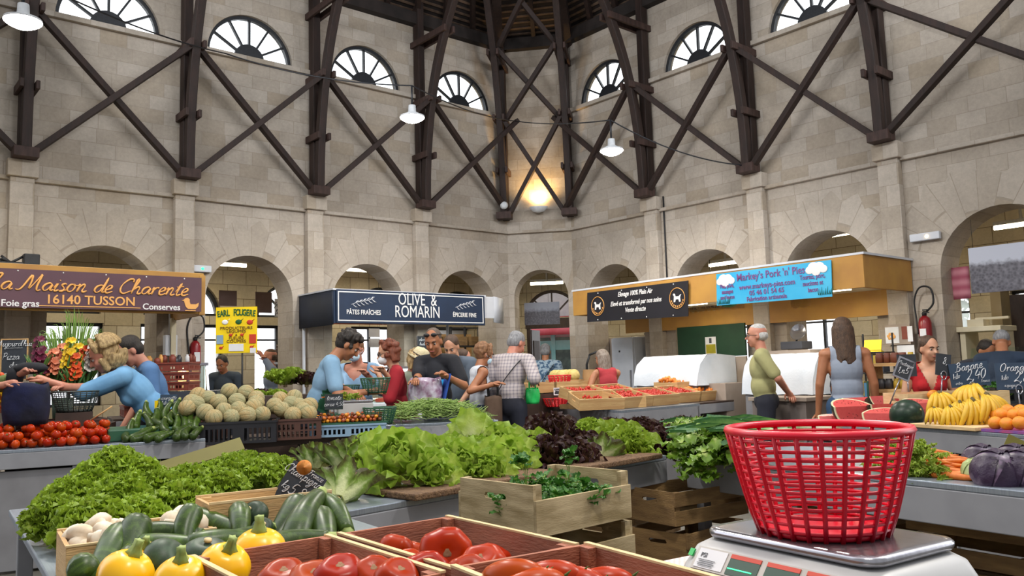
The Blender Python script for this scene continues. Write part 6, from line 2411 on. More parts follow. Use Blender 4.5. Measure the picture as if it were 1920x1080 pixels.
def long_tomato(seed):
 t = thing('long_tomato', 'x', 'tomato', (0, 0, -50), 0, 'long tomatoes')
 mb = MB()
 L, r = .11, .027
 pts = [(-L / 2 + L * i / 12, .006 * sin(i / 12 * pi + seed), 0) for i in range(13)]
 mb.tube(pts, [max(.001, r * sin(pi * (i / 12) ** .85) ** .6) for i in range(13)], 16)
 mb.obj('skin', M['tomato_pale'], t)
 mb = MB()
 for k in range(5):
  a = k * 1.256
  mb.tube([(-L / 2 + .003, 0, 0), (-L / 2 + .004, .012 * cos(a), .012 * sin(a)), (-L / 2 - .004, .02 * cos(a), .02 * sin(a))], [.003, .003, .0005], 5)
 mb.obj('calyx', M['calyx'], t)
 return t

lt_p = [long_tomato(0), long_tomato(2)]
for px, py, z, yaw, lab in ((965, 1078, .98, 160, 'left, beside the crate board'), (1035, 1082, .97, 170, 'middle'), (1080, 1092, .96, 150, 'right'), (1000, 1096, .97, 190, 'lowest'), (1130, 1092, .95, 175, 'far right at the bottom edge')):
 use(lt_p, USED, at_z(px, py, z), (0, 0, R(yaw)), 'long red tomato in the nearest crate, ' + lab, 'long tomatoes', 1.0)

# --- weathered crates with parsley
pa = R(43)
FP = Fr((.045, 2.5, 0), pa)
base = crate('wooden_crate', 'weathered crate of parsley, topmost of the stack before the red lettuces', FP.w(.25, .2, .795), pa, .45, .37, .11, 'pine_old', th=.011, endh=.045)
for k, l in ((1, 'second'), (2, 'third'), (3, 'fourth'), (4, 'lowest')):
 copy_crate(base, 'weathered crate, ' + l + ' from the top under the parsley', FP.w(.25 + .012 * k, .2, .80 - .172 * k + (.02 if k == 4 else 0)), pa)

def sprig(mb, p, d, L, m=0, n=5, s=.03):
 p, d = Vector(p), Vector(d).normalized()
 e = p + d * L + Vector((0, 0, -.25 * L))
 mb.tube([p, p + d * L * .55, e], .0016, 4, m, edge=[.05, .05, .05])
 for k in range(n):
  f = .5 + .5 * k / n
  c = p.lerp(e, f)
  az, el = random.uniform(0, 6.28), random.uniform(-.4, 1.1)
  q = Matrix.Translation(c) @ Matrix.Rotation(az, 4, 'Z') @ Matrix.Rotation(el, 4, 'X')
  leaf(mb, q, s * random.uniform(.8, 1.3), s * 1.25, .006, 3, 0, random.uniform(-.6, .3), 4, 4, 9, 1, m, .1)

random.seed(51)
mb = MB()
for k in range(150):
 a, r = random.uniform(0, 6.28), sqrt(random.random())
 p = Vector((.2 * r * cos(a), .16 * r * sin(a), .03 + .06 * (1 - r) * random.random()))
 sprig(mb, p, (random.uniform(-1, 1), random.uniform(-1, 1), random.uniform(.2, 1)), random.uniform(.06, .12), 0, 4, .028)
tag(mb.obj('flat_parsley', M['parsley'], None, FP.w(.25, .2, .815), (0, 0, pa)), 'heap of flat parsley lying in the top weathered crate', 'parsley', kind='stuff')
for px, py, l in ((985, 880, 'tall thin parsley sprig standing at the left crate corner'), (1065, 868, 'tall thin parsley sprig standing at the back of the crate')):
 mb = MB()
 p = at_z(px, py + 25, .93)
 for k in range(3):
  mb.tube([(0, 0, -.07), (.003 * k, 0, .02), (.01 * (k - 1), .0, .07)], .0014, 4, edge=[.1, .1, .1])
 for k in range(3):
  sprig(mb, (.01 * (k - 1), 0, .04), (random.uniform(-.5, .5), 0, 1), .06, 0, 5, .026)
 tag(mb.obj('parsley_sprig', M['parsley'], None, p), l, 'parsley', 'parsley sprigs')
# shaded crates below the tables
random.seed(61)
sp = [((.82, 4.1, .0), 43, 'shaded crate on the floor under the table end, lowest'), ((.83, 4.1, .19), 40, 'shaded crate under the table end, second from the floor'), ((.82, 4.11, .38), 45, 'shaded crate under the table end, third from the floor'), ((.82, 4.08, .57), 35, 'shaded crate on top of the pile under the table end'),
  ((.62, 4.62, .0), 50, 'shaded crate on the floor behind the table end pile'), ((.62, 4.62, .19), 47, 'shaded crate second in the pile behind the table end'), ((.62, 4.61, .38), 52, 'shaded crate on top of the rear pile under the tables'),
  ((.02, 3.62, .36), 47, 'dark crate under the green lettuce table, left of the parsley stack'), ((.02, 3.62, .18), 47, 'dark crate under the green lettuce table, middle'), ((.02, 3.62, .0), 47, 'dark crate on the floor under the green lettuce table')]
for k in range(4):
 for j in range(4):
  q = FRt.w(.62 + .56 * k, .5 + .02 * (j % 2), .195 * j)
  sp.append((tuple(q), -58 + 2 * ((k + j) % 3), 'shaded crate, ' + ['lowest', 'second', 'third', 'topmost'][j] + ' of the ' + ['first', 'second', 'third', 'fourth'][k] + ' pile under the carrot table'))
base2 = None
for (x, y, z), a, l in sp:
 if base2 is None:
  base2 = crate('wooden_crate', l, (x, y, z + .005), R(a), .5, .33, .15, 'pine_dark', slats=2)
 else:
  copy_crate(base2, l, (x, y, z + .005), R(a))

# --- scale with the red basket
sa = R(-57)
SX = Vector((.61, 1.70, 0))
FS = Fr(SX, sa)
t = thing('small_table', 'small table with a pale cloth under the weighing scale', 'table', FS.w(0, 0, 0), sa)
mb = MB()
mb.box((-.05, .0, .83), (.62, .46, .03))
mb.obj('tabletop', M['pine'], t)
for x in (-.3, .2):
 for y in (-.18, .18):
  mb = MB()
  mb.box((x, y, .407), (.04, .04, .815))
  mb.obj('leg', M['pine_dark'], t)
m, nt, b = newmat('pink_check_cloth')
tc = nd(nt, 'ShaderNodeTexCoord')
ck = nd(nt, 'ShaderNodeTexChecker', {'Vector': tc.outputs['Object'], 'Color1': lin('#d9cdc6'), 'Color2': lin('#c3aaa6'), 'Scale': 120})
nt.links.new(ck.outputs['Color'], b.inputs['Base Color'])
b.inputs['Roughness'].default_value = .9
mb = MB()
mb.box((-.05, 0, .849), (.63, .47, .006))
tag(mb.obj('table_cloth', m, None, FS.w(0, 0, 0), (0, 0, sa)), 'pink-checked cloth on the small table under the scale', 'cloth')
t = thing('weighing_scale', 'pale grey weighing scale with a steel platform at the right front', 'scale', FS.w(0, 0, .853), sa)
n = 24
def rrect(a, b, r, n=5):
 out = []
 for cx, cy, s in ((a - r, b - r, 0), (-a + r, b - r, 1), (-a + r, -b + r, 2), (a - r, -b + r, 3)):
  for k in range(n + 1):
   an = pi / 2 * s + pi / 2 * k / n
   out.append((cx + r * cos(an), cy + r * sin(an)))
 return out

def loft(secs, m=0, caps=True):
 """secs: list of (outline, z, dy)"""
 mb = MB()
 k = len(secs[0][0])
 vs = [(x, y + dy, z) for o, z, dy in secs for x, y in o]
 fs = []
 for i in range(len(secs) - 1):
  for j in range(k):
   a, b = i * k + j, i * k + (j + 1) % k
   fs.append((a, b, b + k, a + k))
 if caps:
  fs += [tuple(range(k - 1, -1, -1)), tuple((len(secs) - 1) * k + j for j in range(k))]
 mb.add(vs, fs, m, True)
 return mb

mb = loft([(rrect(.225, .19, .05), 0, -.005), (rrect(.23, .195, .05), .012, -.005), (rrect(.232, .185, .05), .03, 0), (rrect(.222, .160, .05), .066, .004), (rrect(.2, .14, .05), .08, .005)])
mb.obj('body', M['scale_grey'], t)
mb = loft([(rrect(.228, .194, .05), .001, -.005), (rrect(.2325, .1975, .05), .01, -.005), (rrect(.2325, .195, .05), .02, -.004)])
mb.obj('dark_base', M['dark_grey'], t)
mb = loft([(rrect(.19, .13, .035), .084, .01), (rrect(.2, .14, .04), .086, .01), (rrect(.203, .143, .042), .092, .01), (rrect(.203, .143, .042), .098, .01), (rrect(.199, .139, .04), .103, .01), (rrect(.18, .125, .03), .104, .01)])
mb.obj('platform', M['steel'], t)
mb = MB()
mb.box((0, -.01, .08), (.1, .1, .02))
mb.obj('spider', M['dark_grey'], t)
tl = atan2(.03, .05)
dp = bpy.data.objects.new('display_panel', None)

def onpanel(x, u_, dx, du, m, name, par, h=.003):
 """a plate on the sloping front of the scale: u_ runs up the slope"""
 a = Vector((x, -.1725, .046))
 e = Vector((0, .029, .036)).normalized()
 c = a + e * u_
 nn = Vector((0, -e.z, e.y))
 mb = MB()
 vs = []
 for s in (0, 1):
  for i, j in ((-1, -1), (1, -1), (1, 1), (-1, 1)):
   vs.append(c + Vector((i * dx / 2, 0, 0)) + e * (j * du / 2) + nn * (s * h))
 mb.add(vs, [(3, 2, 1, 0), (4, 5, 6, 7), (0, 1, 5, 4), (1, 2, 6, 5), (2, 3, 7, 6), (3, 0, 4, 7)])
 return mb.obj(name, m, par)

bpy.data.objects.remove(dp)
pn = onpanel(0, 0.004, .37, .05, mat('panel_film', '#b9b2ab', '#aaa39c', .4, 6), 'display_panel', t)
onpanel(-.14, .004, .075, .042, M['paper'], 'maker_sticker', pn, .0045)
mb = MB()
for k in range(4):
 mb.box((0, 0, -.004 * k), (.045 - .006 * (k % 2), .0008, .0012))
o = mb.obj('small_print', M['dark_grey'], pn, (-.147, -.1775, .05), (R(-39), 0, 0))
text('PSI', .014, M['dark_grey'], pn, (-.16, -.1705, .0575), depth=.0004).rotation_euler = (R(-39), 0, 0)
for x in (-.055, .035, .125):
 onpanel(x, .0, .075, .036, M['lcd'], 'lcd_window', pn, .0045)
 onpanel(x, .021, .075, .009, M['red_ink'], 'red_strip', pn, .005)
 onpanel(x - .005, -.005, .06, .002, M['green_led'], 'green_line', pn, .0055)
for x, s in ((-.055, '0.000'), (.035, '0.00'), (.125, '0.00')):
 text(s, .019, M['rubber'], pn, (x + .008, -.1765, .047), depth=.0004).rotation_euler = (R(-39), 0, 0)
for x, s in ((-.055, 'kg'), (.035, '€/kg'), (.125, '€')):
 text(s, .008, M['white_paint'], pn, (x, -.1625, .0655), depth=.0004).rotation_euler = (R(-39), 0, 0)
onpanel(-.198, .012, .012, .016, M['green_bag'], 'green_seal', t, .004)
basket('plastic_basket', 'large red plastic basket standing on the weighing scale', FS.w(-.005, .012, .9575), M['plastic_red'], .178, .122, .205, 26, 13, 1.0, .0085, rotz=.05, rr=.0036)

# --- celery, leeks, carrots, cabbages on the right-hand table
def rrow(px, back):
 k = (px - 960) / FPX
 o = FRt.o + FRt.y * back
 s_ = (k * o.y - o.x) / (FRt.x.x - k * FRt.x.y)
 return o.y + s_ * FRt.x.y

def celery(seed):
 random.seed(seed)
 t = thing('celery_bunch', 'x', 'celery', (0, 0, -50), 0, 'celery bunches')
 mb = MB()
 lf = MB()
 for k in range(16):
  a = random.uniform(-.5, .5)
  p0 = Vector((random.uniform(-.02, .02), .1, random.uniform(0, .04)))
  p1 = p0 + Vector((sin(a) * .14, -.16, .05 + random.uniform(-.02, .04)))
  p2 = p1 + Vector((sin(a) * .1, -.1, random.uniform(-.1, .03)))
  mb.tube(smooth_path([p0, p1, p2], 4), [.007] * 5 + [.005, .004, .003, .002], 6, edge=[0.02] * 9)
  for j in range(9):
   f = j / 8
   c = p1.lerp(p2, f * 1.3) + Vector((random.uniform(-.02, .02), 0, random.uniform(-.01, .015)))
   q = Matrix.Translation(c) @ Matrix.Rotation(random.uniform(0, 6.28), 4, 'Z') @ Matrix.Rotation(random.uniform(-.5, .7), 4, 'X')
   leaf(lf, q, random.uniform(.04, .07), .055, .01, 2.5, 0, random.uniform(-.9, .2), 5, 4, 9, 1, 0, .1)
 lf.obj('leaves', M['celery'], t)
 mb.obj('stalks', M['celery'], t)
 return t

ce_p = [celery(1), celery(2)]
for px, py, bk, az, lab, sc in ((1362, 836, .12, .3, 'its leaves hanging over the table corner', 1.05), (1345, 822, .3, -.1, 'behind the one hanging over the corner', .95), (1385, 845, .06, .5, 'beside the red basket', 1.05), (1358, 862, .0, .1, 'lowest, hanging down the table front', 1.0)):
 use(ce_p, USED, at_d(px, py, rrow(px, bk)), (.25, 0, R(-75) + az), 'leafy celery bunch ' + lab, 'celery bunches', sc)

def leek_proto(seed):
 random.seed(seed)
 t = thing('leek', 'x', 'leek', (0, 0, -50), 0, 'leeks')
 mb = MB()
 mb.tube([(.0, 0, 0), (.02, 0, 0), (.12, 0, .002), (.2, 0, .004)], [.018, .02, .017, .019], 10, edge=[.02, .05, .2, .4])
 mb.obj('white_shank', M['leek'], t)
 mb = MB()
 for k in range(6):
  a = (k - 2.5) * .16
  q = Matrix.Translation((.18, .004 * (k - 2.5), .0 + .003 * k)) @ Matrix.Rotation(-pi / 2 + a, 4, 'Z')
  leaf(mb, q, random.uniform(.24, .34), .05, .004, 1.5, random.uniform(0, .08), random.uniform(-.35, .0), 8, 3, 0, 1.6, 0, .35)
 mb.obj('green_leaves', M['leek'], t)
 mb = MB()
 for k in range(26):
  a, b_ = random.uniform(0, 6.28), random.uniform(.2, 1)
  mb.tube([(0, 0, 0), (-.02, .014 * cos(a) * b_, .014 * sin(a) * b_), (-.045, .03 * cos(a) * b_, .03 * sin(a) * b_ - .01)], [.0014, .001, .0006], 4)
 mb.obj('roots', M['stem_cut'], t)
 return t

lk_p = [leek_proto(1), leek_proto(2)]
random.seed(6)
for k, (px, py, bk, yaw, lab) in enumerate(((1560, 803, .42, 178, 'rightmost, its white root end showing'), (1520, 806, .36, 186, 'second from the right end'), (1480, 804, .5, 172, 'middle of the pile'), (1440, 808, .42, 185, 'with leaves rising left'), (1500, 812, .25, 178, 'front of the pile, behind the basket'), (1450, 815, .25, 184, 'front left of the pile'), (1545, 815, .2, 176, 'low front one behind the basket rim'), (1420, 800, .58, 170, 'back left of the pile'), (1530, 799, .6, 175, 'back right of the pile'))):
 use(lk_p, USED, at_d(px, py, rrow(px, bk)), (random.uniform(-.4, .4), R(-2), R(yaw - 8)), 'leek behind the red basket, ' + lab, 'leeks', 1.0)

def carrot_proto(seed):
 random.seed(seed)
 t = thing('carrot', 'x', 'carrot', (0, 0, -50), 0, 'carrots')
 mb = MB()
 b_ = random.uniform(-.01, .01)
 mb.tube([(0, 0, 0), (.005, 0, 0), (.05, b_ * .5, 0), (.11, b_, 0), (.16, b_, -.002), (.185, b_ * .6, 0)], [.006, .013, .0145, .011, .006, .001], 10)
 mb.obj('root', M['carrot'], t)
 mb = MB()
 for k in range(7):
  sprig(mb, (0, 0, 0), (-1, random.uniform(-.6, .6), random.uniform(.0, .9)), random.uniform(.08, .17), 0, 12, .013)
 mb.obj('feathery_top', M['dill'], t)
 return t

M['carrot'] = mat('carrot_skin', '#d87a2c', '#c8661e', .5, 40, 4, (1, .2, .2), rand=.1)
ct_p = [carrot_proto(s) for s in (1, 2, 3)]
random.seed(19)
for k in range(30):
 u_ = k / 29
 px = 1700 + 135 * random.random()
 py = 846 + (px - 1690) * .3 + random.uniform(-14, 22)
 bk = .34 - (py - 846 - (px - 1690) * .3) * .008
 lab, gr = ('carrot with feathery top in the bunches right of the red basket', 'carrots right of the basket')
 use(ct_p, USED, at_d(px - 12, py, rrow(px, bk)), (random.uniform(0, 6), R(random.uniform(-6, 6)), R(-38 + random.uniform(-22, 22))), lab, gr, random.uniform(.9, 1.25))
random.seed(29)
mb = MB()
for k in range(230):
 px = random.uniform(1665, 1745)
 py = 850 + (px - 1660) * .25 + random.uniform(-18, 28)
 sprig(mb, at_d(px, py, rrow(px, random.uniform(.1, .5))), (random.uniform(-1, 1), random.uniform(-1, .3), random.uniform(0, 1)), random.uniform(.05, .09), 0, 11, .012)
tag(mb.obj('carrot_greens', M['dill'], None), 'mass of feathery carrot greens right of the red basket', 'carrot greens', kind='stuff')

def cabbage(seed, mname):
 random.seed(seed)
 t = thing('red_cabbage', 'x', 'cabbage', (0, 0, -50), 0, 'red cabbages')
 mb = MB()
 k = 12
 ph = random.uniform(0, 6)
 mb.lathe([(max(.001, .085 * sin(pi * i / k)), -.075 * cos(pi * i / k)) for i in range(k + 1)], 28, 0, None, True, lambda a, f: 1 + .025 * sin(3 * a + ph + f * 5) + .015 * sin(7 * a))
 mb.obj('head', M[mname], t)
 mb = MB()
 for i in range(4):
  a0 = i * 1.57 + random.uniform(-.3, .3)
  rows = []
  ed = []
  for r_ in range(8):
   f = r_ / 7
   th = .25 + f * 1.5
   rows.append([(.089 * sin(th) * cos(a0 + (q - 3) * .24 * sin(th + .3)), .089 * sin(th) * sin(a0 + (q - 3) * .24 * sin(th + .3)), .079 * cos(th) + .004 * sin(q * 1.9 + r_)) for q in range(7)])
   ed.append([.3 + .5 * (1 - f) + .1 * abs(q - 3) / 3 for q in range(7)])
  mb.grid(rows, 0, True, ed)
 mb.obj('outer_leaves', M[mname + '_leaf'], t)
 return t

m, nt, b = newmat('red_cabbage_head')
tc = nd(nt, 'ShaderNodeTexCoord')
wv = nd(nt, 'ShaderNodeTexWave', {'Vector': tc.outputs['Object'], 'Scale': 6, 'Distortion': 9, 'Detail': 4}, wave_type='RINGS')
mr = nd(nt, 'ShaderNodeMapRange', {'Value': wv.outputs['Fac'], 'From Min': .82, 'From Max': 1})
nt.links.new(mixc(nt, mr.outputs[0], lin('#2f2038'), lin('#77607c')), b.inputs['Base Color'])
b.inputs['Roughness'].default_value = .42
M['cab'] = m
M['cab_leaf'] = leafmat('red_cabbage_leaf', '#8f7f90', '#3b2a44', '#2a1b30', .05, .4, .2, .45, .1)
M['cabg'] = mat('green_cabbage_head', '#9fae74', '#c3c894', .5, 9)
M['cabg_leaf'] = leafmat('green_cabbage_leaf', '#e6e6c2', '#b9c487', '#8a9c5c', .15, .45, .2, .5, .1)
cb = [cabbage(1, 'cab')]
for px, py, bk, lab, sc in ((1872, 888, .15, 'large one at the front', 1.05), (1843, 868, .42, 'behind the pale green one', .9), (1925, 886, .2, 'cut by the right edge of the picture', 1.0), (1905, 868, .5, 'back row at the right', .9)):
 lay(cb, px, py, rrow(px, bk), .7, 'dark red cabbage, ' + lab, 'red cabbages', sc, .4, 0)
o = cabbage(7, 'cabg')
o.name = 'pointed_cabbage'
lay([o], 1832, 884, rrow(1832, .2), .6, 'pale green cabbage left of the large red one', None, .62, 0, 0)
o['group'] = 'cabbages'
t = slate('olive yellow card standing at the right edge above the cabbages', at_d(1922, 858, 3.3), R(-10), .12, .07, [], 'olive_card' if 'olive_card' in M else 'slate') if False else None
mb = MB()
mb.box((0, 0, 0), (.14, .004, .08))
tag(mb.obj('price_card', bpy.data.materials['olive_card'], None, at_d(1918, 846, 3.35), (R(-20), R(30), R(-20))), 'olive yellow card at the right edge above the red cabbages', 'card')

# --- loose red tomatoes on the left counter
M['vine_tomato'] = mat('red_tomato_skin', '#a01802', '#ad2604', .26, 14, 3, rand=.14, hue=.014, spec=.22)

def tomato_mesh(seed):
 random.seed(seed)
 mb = MB()
 r = .034
 k = 9
 mb.lathe([(max(.0006, r * sin(pi * i / k)), -r * .88 * cos(pi * i / k) - (.004 if i == k else 0)) for i in range(k + 1)], 16, 0, None, True, lambda a, f: 1 + .02 * sin(3 * a + seed))
 mb.lathe([(.006, r * .87), (.003, r * .88), (.0005, r * .872)], 8, 1)
 return mb.mesh('tomato', [M['vine_tomato'], M['calyx']])

tm = [tomato_mesh(s) for s in (1, 2, 3)]

def pile(region, n, rad, hfun, seed, place, tries=4000):
 """settle n round things of radius rad in a heap over region (x0, x1, y0, y1)"""
 random.seed(seed)
 pts = []
 x0, x1, y0, y1 = region
 for layer in range(6):
  for _ in range(tries):
   if len(pts) >= n:
    break
   x, y = random.uniform(x0, x1), random.uniform(y0, y1)
   z = rad + layer * rad * 1.45
   if z > hfun(x, y) + rad:
    continue
   if all((x - a) ** 2 + (y - b_) ** 2 + (z - c) ** 2 > (rad * 1.8) ** 2 for a, b_, c in pts):
    pts.append((x, y, z))
 for i, p in enumerate(pts):
  place(i, p)

def tom_h(x, y):
 return max(0, .03 + .27 * min(1, (y - .02) / .5) * min(1, (-.62 - x) / .12) * (1 - .35 * max(0, (-1.25 - x)) / .5))

def put_tom(i, p):
 o = link('tomato', random.choice(tm), None, FB.w(p[0], p[1], TZ + p[2]), (random.uniform(-1.2, 1.2), random.uniform(-1.2, 1.2), random.uniform(0, 6)))
 s = random.uniform(.9, 1.12)
 o.scale = (s, s, s)
 tag(o, 'ripe red tomato in the loose heap on the left grey counter', 'tomato', 'red tomatoes heaped on the left counter')

pile((-1.95, -.68, .04, .62), 285, .034, tom_h, 3, put_tom)
# brown crate and dark basket behind them
t0 = plastic_crate('plastic_crate', 'open brown plastic crate behind the heap of red tomatoes', FB.w(-1.02, .82, .855), TBa + R(10), .62, .42, .16, 'plastic_brown', 1, 9)
bk_ = at_d(140, 772, 6.62)
basket('wire_basket', 'dark green plastic basket behind the brown crate at left', bk_, M['plastic_dkgreen'], .17, .12, .16, 22, 10, 1, .007, rr=.0028)
mb = MB()
mb.box((0, 0, (bk_.z - .855) / 2), (.26, .26, bk_.z - .857))
tag(mb.obj('low_box', M['dark_brown'], None, (bk_.x, bk_.y, .854), (0, 0, TBa)), 'dark low box under the dark green basket', 'box')
mb = MB()
mb.tube([(0, 0, 0), (.16, .0, .1)], .006, 6)
tag(mb.obj('wooden_stick', M['pine'], None, at_d(170, 788, 6.3)), 'thin wooden stick poking out of the red tomatoes', 'stick')

# --- courgettes on the left counter
random.seed(37)
cpos = [(245, 802, 100, 40), (257, 790, 95, 45), (277, 790, 130, 30), (300, 795, 150, 20), (262, 815, 60, 20), (285, 806, 40, 10), (312, 800, 110, 30), (330, 795, 115, 35), (345, 792, 110, 30), (358, 790, 105, 30), (370, 795, 100, 35), (280, 770, 130, 40), (297, 768, 120, 40), (315, 772, 100, 50), (333, 768, 105, 50), (355, 776, 20, 5), (268, 822, 30, 5), (290, 818, 60, 10), (310, 818, 80, 15), (335, 815, 100, 20), (352, 812, 100, 20), (368, 812, 80, 25), (240, 818, 120, 15), (322, 785, 120, 30), (345, 805, 70, 20), (290, 782, 100, 30)]
for k, (px, py, yaw, pit) in enumerate(cpos):
 d = 6.2 + (822 - py) * .009
 e = (Matrix.Rotation(R(yaw + random.uniform(-12, 12)), 4, 'Z') @ Matrix.Rotation(R(-pit), 4, 'Y')).to_euler()
 use(cg_p, USED, at_d(px, py, d), e, 'courgette in the heap on the left grey counter beside the tomatoes', 'courgettes on the left counter', random.uniform(.95, 1.15))
mb = MB()
mb.box((.0, .0, .045), (.62, .5, .09))
tag(mb.obj('green_tray', M['plastic_green'], None, FB.w(-.36, .42, .852), (0, 0, TBa), .01), 'flat green tray under the heap of courgettes on the left counter', 'tray')
slate('small price card with yellow clip standing among the courgettes', at_d(316, 763, 6.75), R(10), .13, .1, [('courgette', 0, .06, .03, 0), ('kilo 2,50', 0, .02, .03, 0)], stick=.12, m='blue_slate')
mb = MB()
mb.box((0, 0, .02), (.02, .02, .06))
tag(mb.obj('yellow_clip', M['yellow_card'], None, at_d(293, 763, 6.7)), 'yellow clip left of the courgette price card', 'clip')

# --- melons in crates
m, nt, b = newmat('melon_skin')
tc = nd(nt, 'ShaderNodeTexCoord')
vo = nd(nt, 'ShaderNodeTexVoronoi', {'Vector': tc.outputs['Object'], 'Scale': 95}, feature='DISTANCE_TO_EDGE')
no = nd(nt, 'ShaderNodeTexNoise', {'Vector': tc.outputs['Object'], 'Scale': 9, 'Detail': 4})
at_ = nd(nt, 'ShaderNodeAttribute', attribute_name='edge')
oi = nd(nt, 'ShaderNodeObjectInfo')
c = mixc(nt, nd(nt, 'ShaderNodeMapRange', {'Value': mth(nt, 'ADD', no.outputs['Fac'], mth(nt, 'MULTIPLY', oi.outputs['Random'], .18)), 'From Min': .5, 'From Max': .85}).outputs[0], lin('#8f8b66'), lin('#ad8850'))
c = mixc(nt, nd(nt, 'ShaderNodeMapRange', {'Value': vo.outputs['Distance'], 'From Min': .0, 'From Max': .12, 'To Min': .55, 'To Max': 0}).outputs[0], c, lin('#c3bc95'))
c = mixc(nt, at_.outputs['Fac'], c, lin('#4f5c3a'))
nt.links.new(c, b.inputs['Base Color'])
b.inputs['Roughness'].default_value = .75
M['melon'] = m

def melon():
 t = thing('melon', 'x', 'melon', (0, 0, -50), 0, 'melons')
 mb = MB()
 n, k = 80, 14
 r = .068
 vs, ed, fs = [], [], []
 for i in range(k + 1):
  th = pi * i / k
  for j in range(n):
   a = 2 * pi * j / n
   g = 1 if (j % 8 == 0) else 0
   q = r * (1 - .03 * g + .004 * cos(10 * a + pi))
   vs.append((max(.0005, q * sin(th)) * cos(a), max(.0005, q * sin(th)) * sin(a), -r * .98 * cos(th)))
   ed.append(.6 * g * min(1, sin(th) * 1.4) + .01)
 for i in range(k):
  for j in range(n):
   a, b_ = i * n + j, i * n + (j + 1) % n
   fs.append((a, b_, b_ + n, a + n))
 mb.add(vs, fs, 0, True, None, ed)
 mb.obj('rind', M['melon'], t)
 mb = MB()
 mb.lathe([(.008, r * .96), (.006, r * 1.0), (.001, r * 1.01)], 8)
 mb.obj('stem_scar', M['cut_end'], t)
 return t

ml = [melon()]
random.seed(47)
blk = [(401, 783), (434, 782), (464, 779), (492, 777), (385, 773), (420, 770), (447, 768), (475, 764), (410, 754), (444, 753), (480, 757), (391, 747), (430, 734), (461, 737), (481, 747)]
lft = [(359, 755), (367, 758), (372, 742), (350, 765)]
brn = [(515, 761), (528, 768), (545, 757), (549, 778), (560, 760), (579, 776), (580, 761), (525, 748), (552, 745), (568, 770)]
for lst, lab, gr in ((blk, 'netted melon heaped in the black plastic crate', 'melons in the black crate'), (lft, 'netted melon in the brown crate left behind the black one', 'melons in the left brown crate'), (brn, 'netted melon heaped in the brown plastic crate', 'melons in the brown crate')):
 for px, py in lst:
  d = 6.42 + (785 - py) * .0085 + (px - 385) * .0016
  use(ml, USED, at_d(px, py, d), (random.uniform(-1.3, 1.3), random.uniform(-1.3, 1.3), random.uniform(0, 6)), lab, gr, random.uniform(.94, 1.06))
tz = .797
p = at_d(452, 800, 6.62)
plastic_crate('plastic_crate', 'low black plastic crate of netted melons', (p.x, p.y, tz), R(12), .56, .36, .17, 'plastic_black', 1, 14)
p = at_d(558, 797, 6.85)
plastic_crate('plastic_crate', 'brown plastic crate of netted melons beside the black one', (p.x, p.y, tz), R(14), .37, .34, .165, 'plastic_brown', 2, 9)
p = at_d(372, 770, 7.15)
plastic_crate('plastic_crate', 'taller brown plastic crate standing left behind the melons', (p.x, p.y, tz + .0), R(10), .44, .34, .26, 'plastic_brown', 2, 10)

# --- cherry tomatoes on the pale blue crate
p = at_d(655, 800, 7.1)
pb = plastic_crate('plastic_crate', 'pale blue plastic crate carrying the cherry tomatoes', (p.x - .03, p.y + .05, .852 - .06), R(14), .62, .42, .1, 'plastic_blue', 1, 15)
mb = MB()
mb.box((0, 0, .006), (.66, .44, .012))
tag(mb.obj('green_mat', M['plastic_green'], None, (p.x - .03, p.y + .05, .893), (0, 0, R(14))), 'green mat on the pale blue crate', 'mat')
cm = []
for i, (c1, c2) in enumerate((('#c8771a', '#d98f24'), ('#b4521a', '#c46a22'), ('#4f2a1c', '#6b3a22'), ('#8f3a1c', '#a04a22'))):
 M['ch%d' % i] = mat('cherry_tomato_skin_%d' % i, c1, c2, .2, 20, 2)
 mb = MB()
 mb.ell((0, 0, 0), (.0165, .0165, .015), 0, 12, 8)
 mb.lathe([(.003, .0145), (.0005, .015)], 6, 1)
 cm.append(mb.mesh('cherry_tomato', [M['ch%d' % i], M['calyx']]))

def put_ch(i, q):
 v = Matrix.Rotation(R(14), 4, 'Z') @ Vector((q[0], q[1], 0))
 o = link('cherry_tomato', random.choice(cm), None, (p.x - .03 + v.x, p.y + .05 + v.y, .905 + q[2]), (random.uniform(-1, 1), random.uniform(-1, 1), 0))
 tag(o, 'orange or brown cherry tomato in the punnets on the pale blue crate', 'cherry tomato', 'cherry tomatoes on the pale blue crate')

pile((-.28, .28, -.18, .18), 295, .0165, lambda x, y: .09 * (1 - (x / .33) ** 2 * .5) + .015 * sin(x * 30), 5, put_ch)

# --- green beans
random.seed(53)
mb = MB()
for k in range(1100):
 fx, fy = random.gauss(0, .45), random.gauss(0, .42)
 if abs(fx) > 1 or abs(fy) > 1:
  continue
 h = .2 * max(0, 1 - (fx * fx * .75 + fy * fy * .5)) * random.uniform(.05, 1.0) ** .5 + .006
 c = Vector((fx * .55, fy * .36, h))
 a = random.uniform(0, pi)
 L = random.uniform(.05, .08)
 d = Vector((cos(a) * L, sin(a) * L, random.uniform(-.03, .02) - .02 * abs(fx)))
 bend = Vector((random.uniform(-.012, .012), random.uniform(-.012, .012), random.uniform(-.004, .012)))
 mb.tube([c - d, c + bend, c + d], [.002, .0042, .0015], 5)
p = at_d(805, 783, 7.6)
tag(mb.obj('green_beans', mat('green_bean_skin', '#7d9a4a', '#95ad60', .5, 14), None, (p.x, p.y + .12, .852), (0, 0, TGa)), 'big heap of slim green beans on the grey counter', 'green beans', kind='stuff')

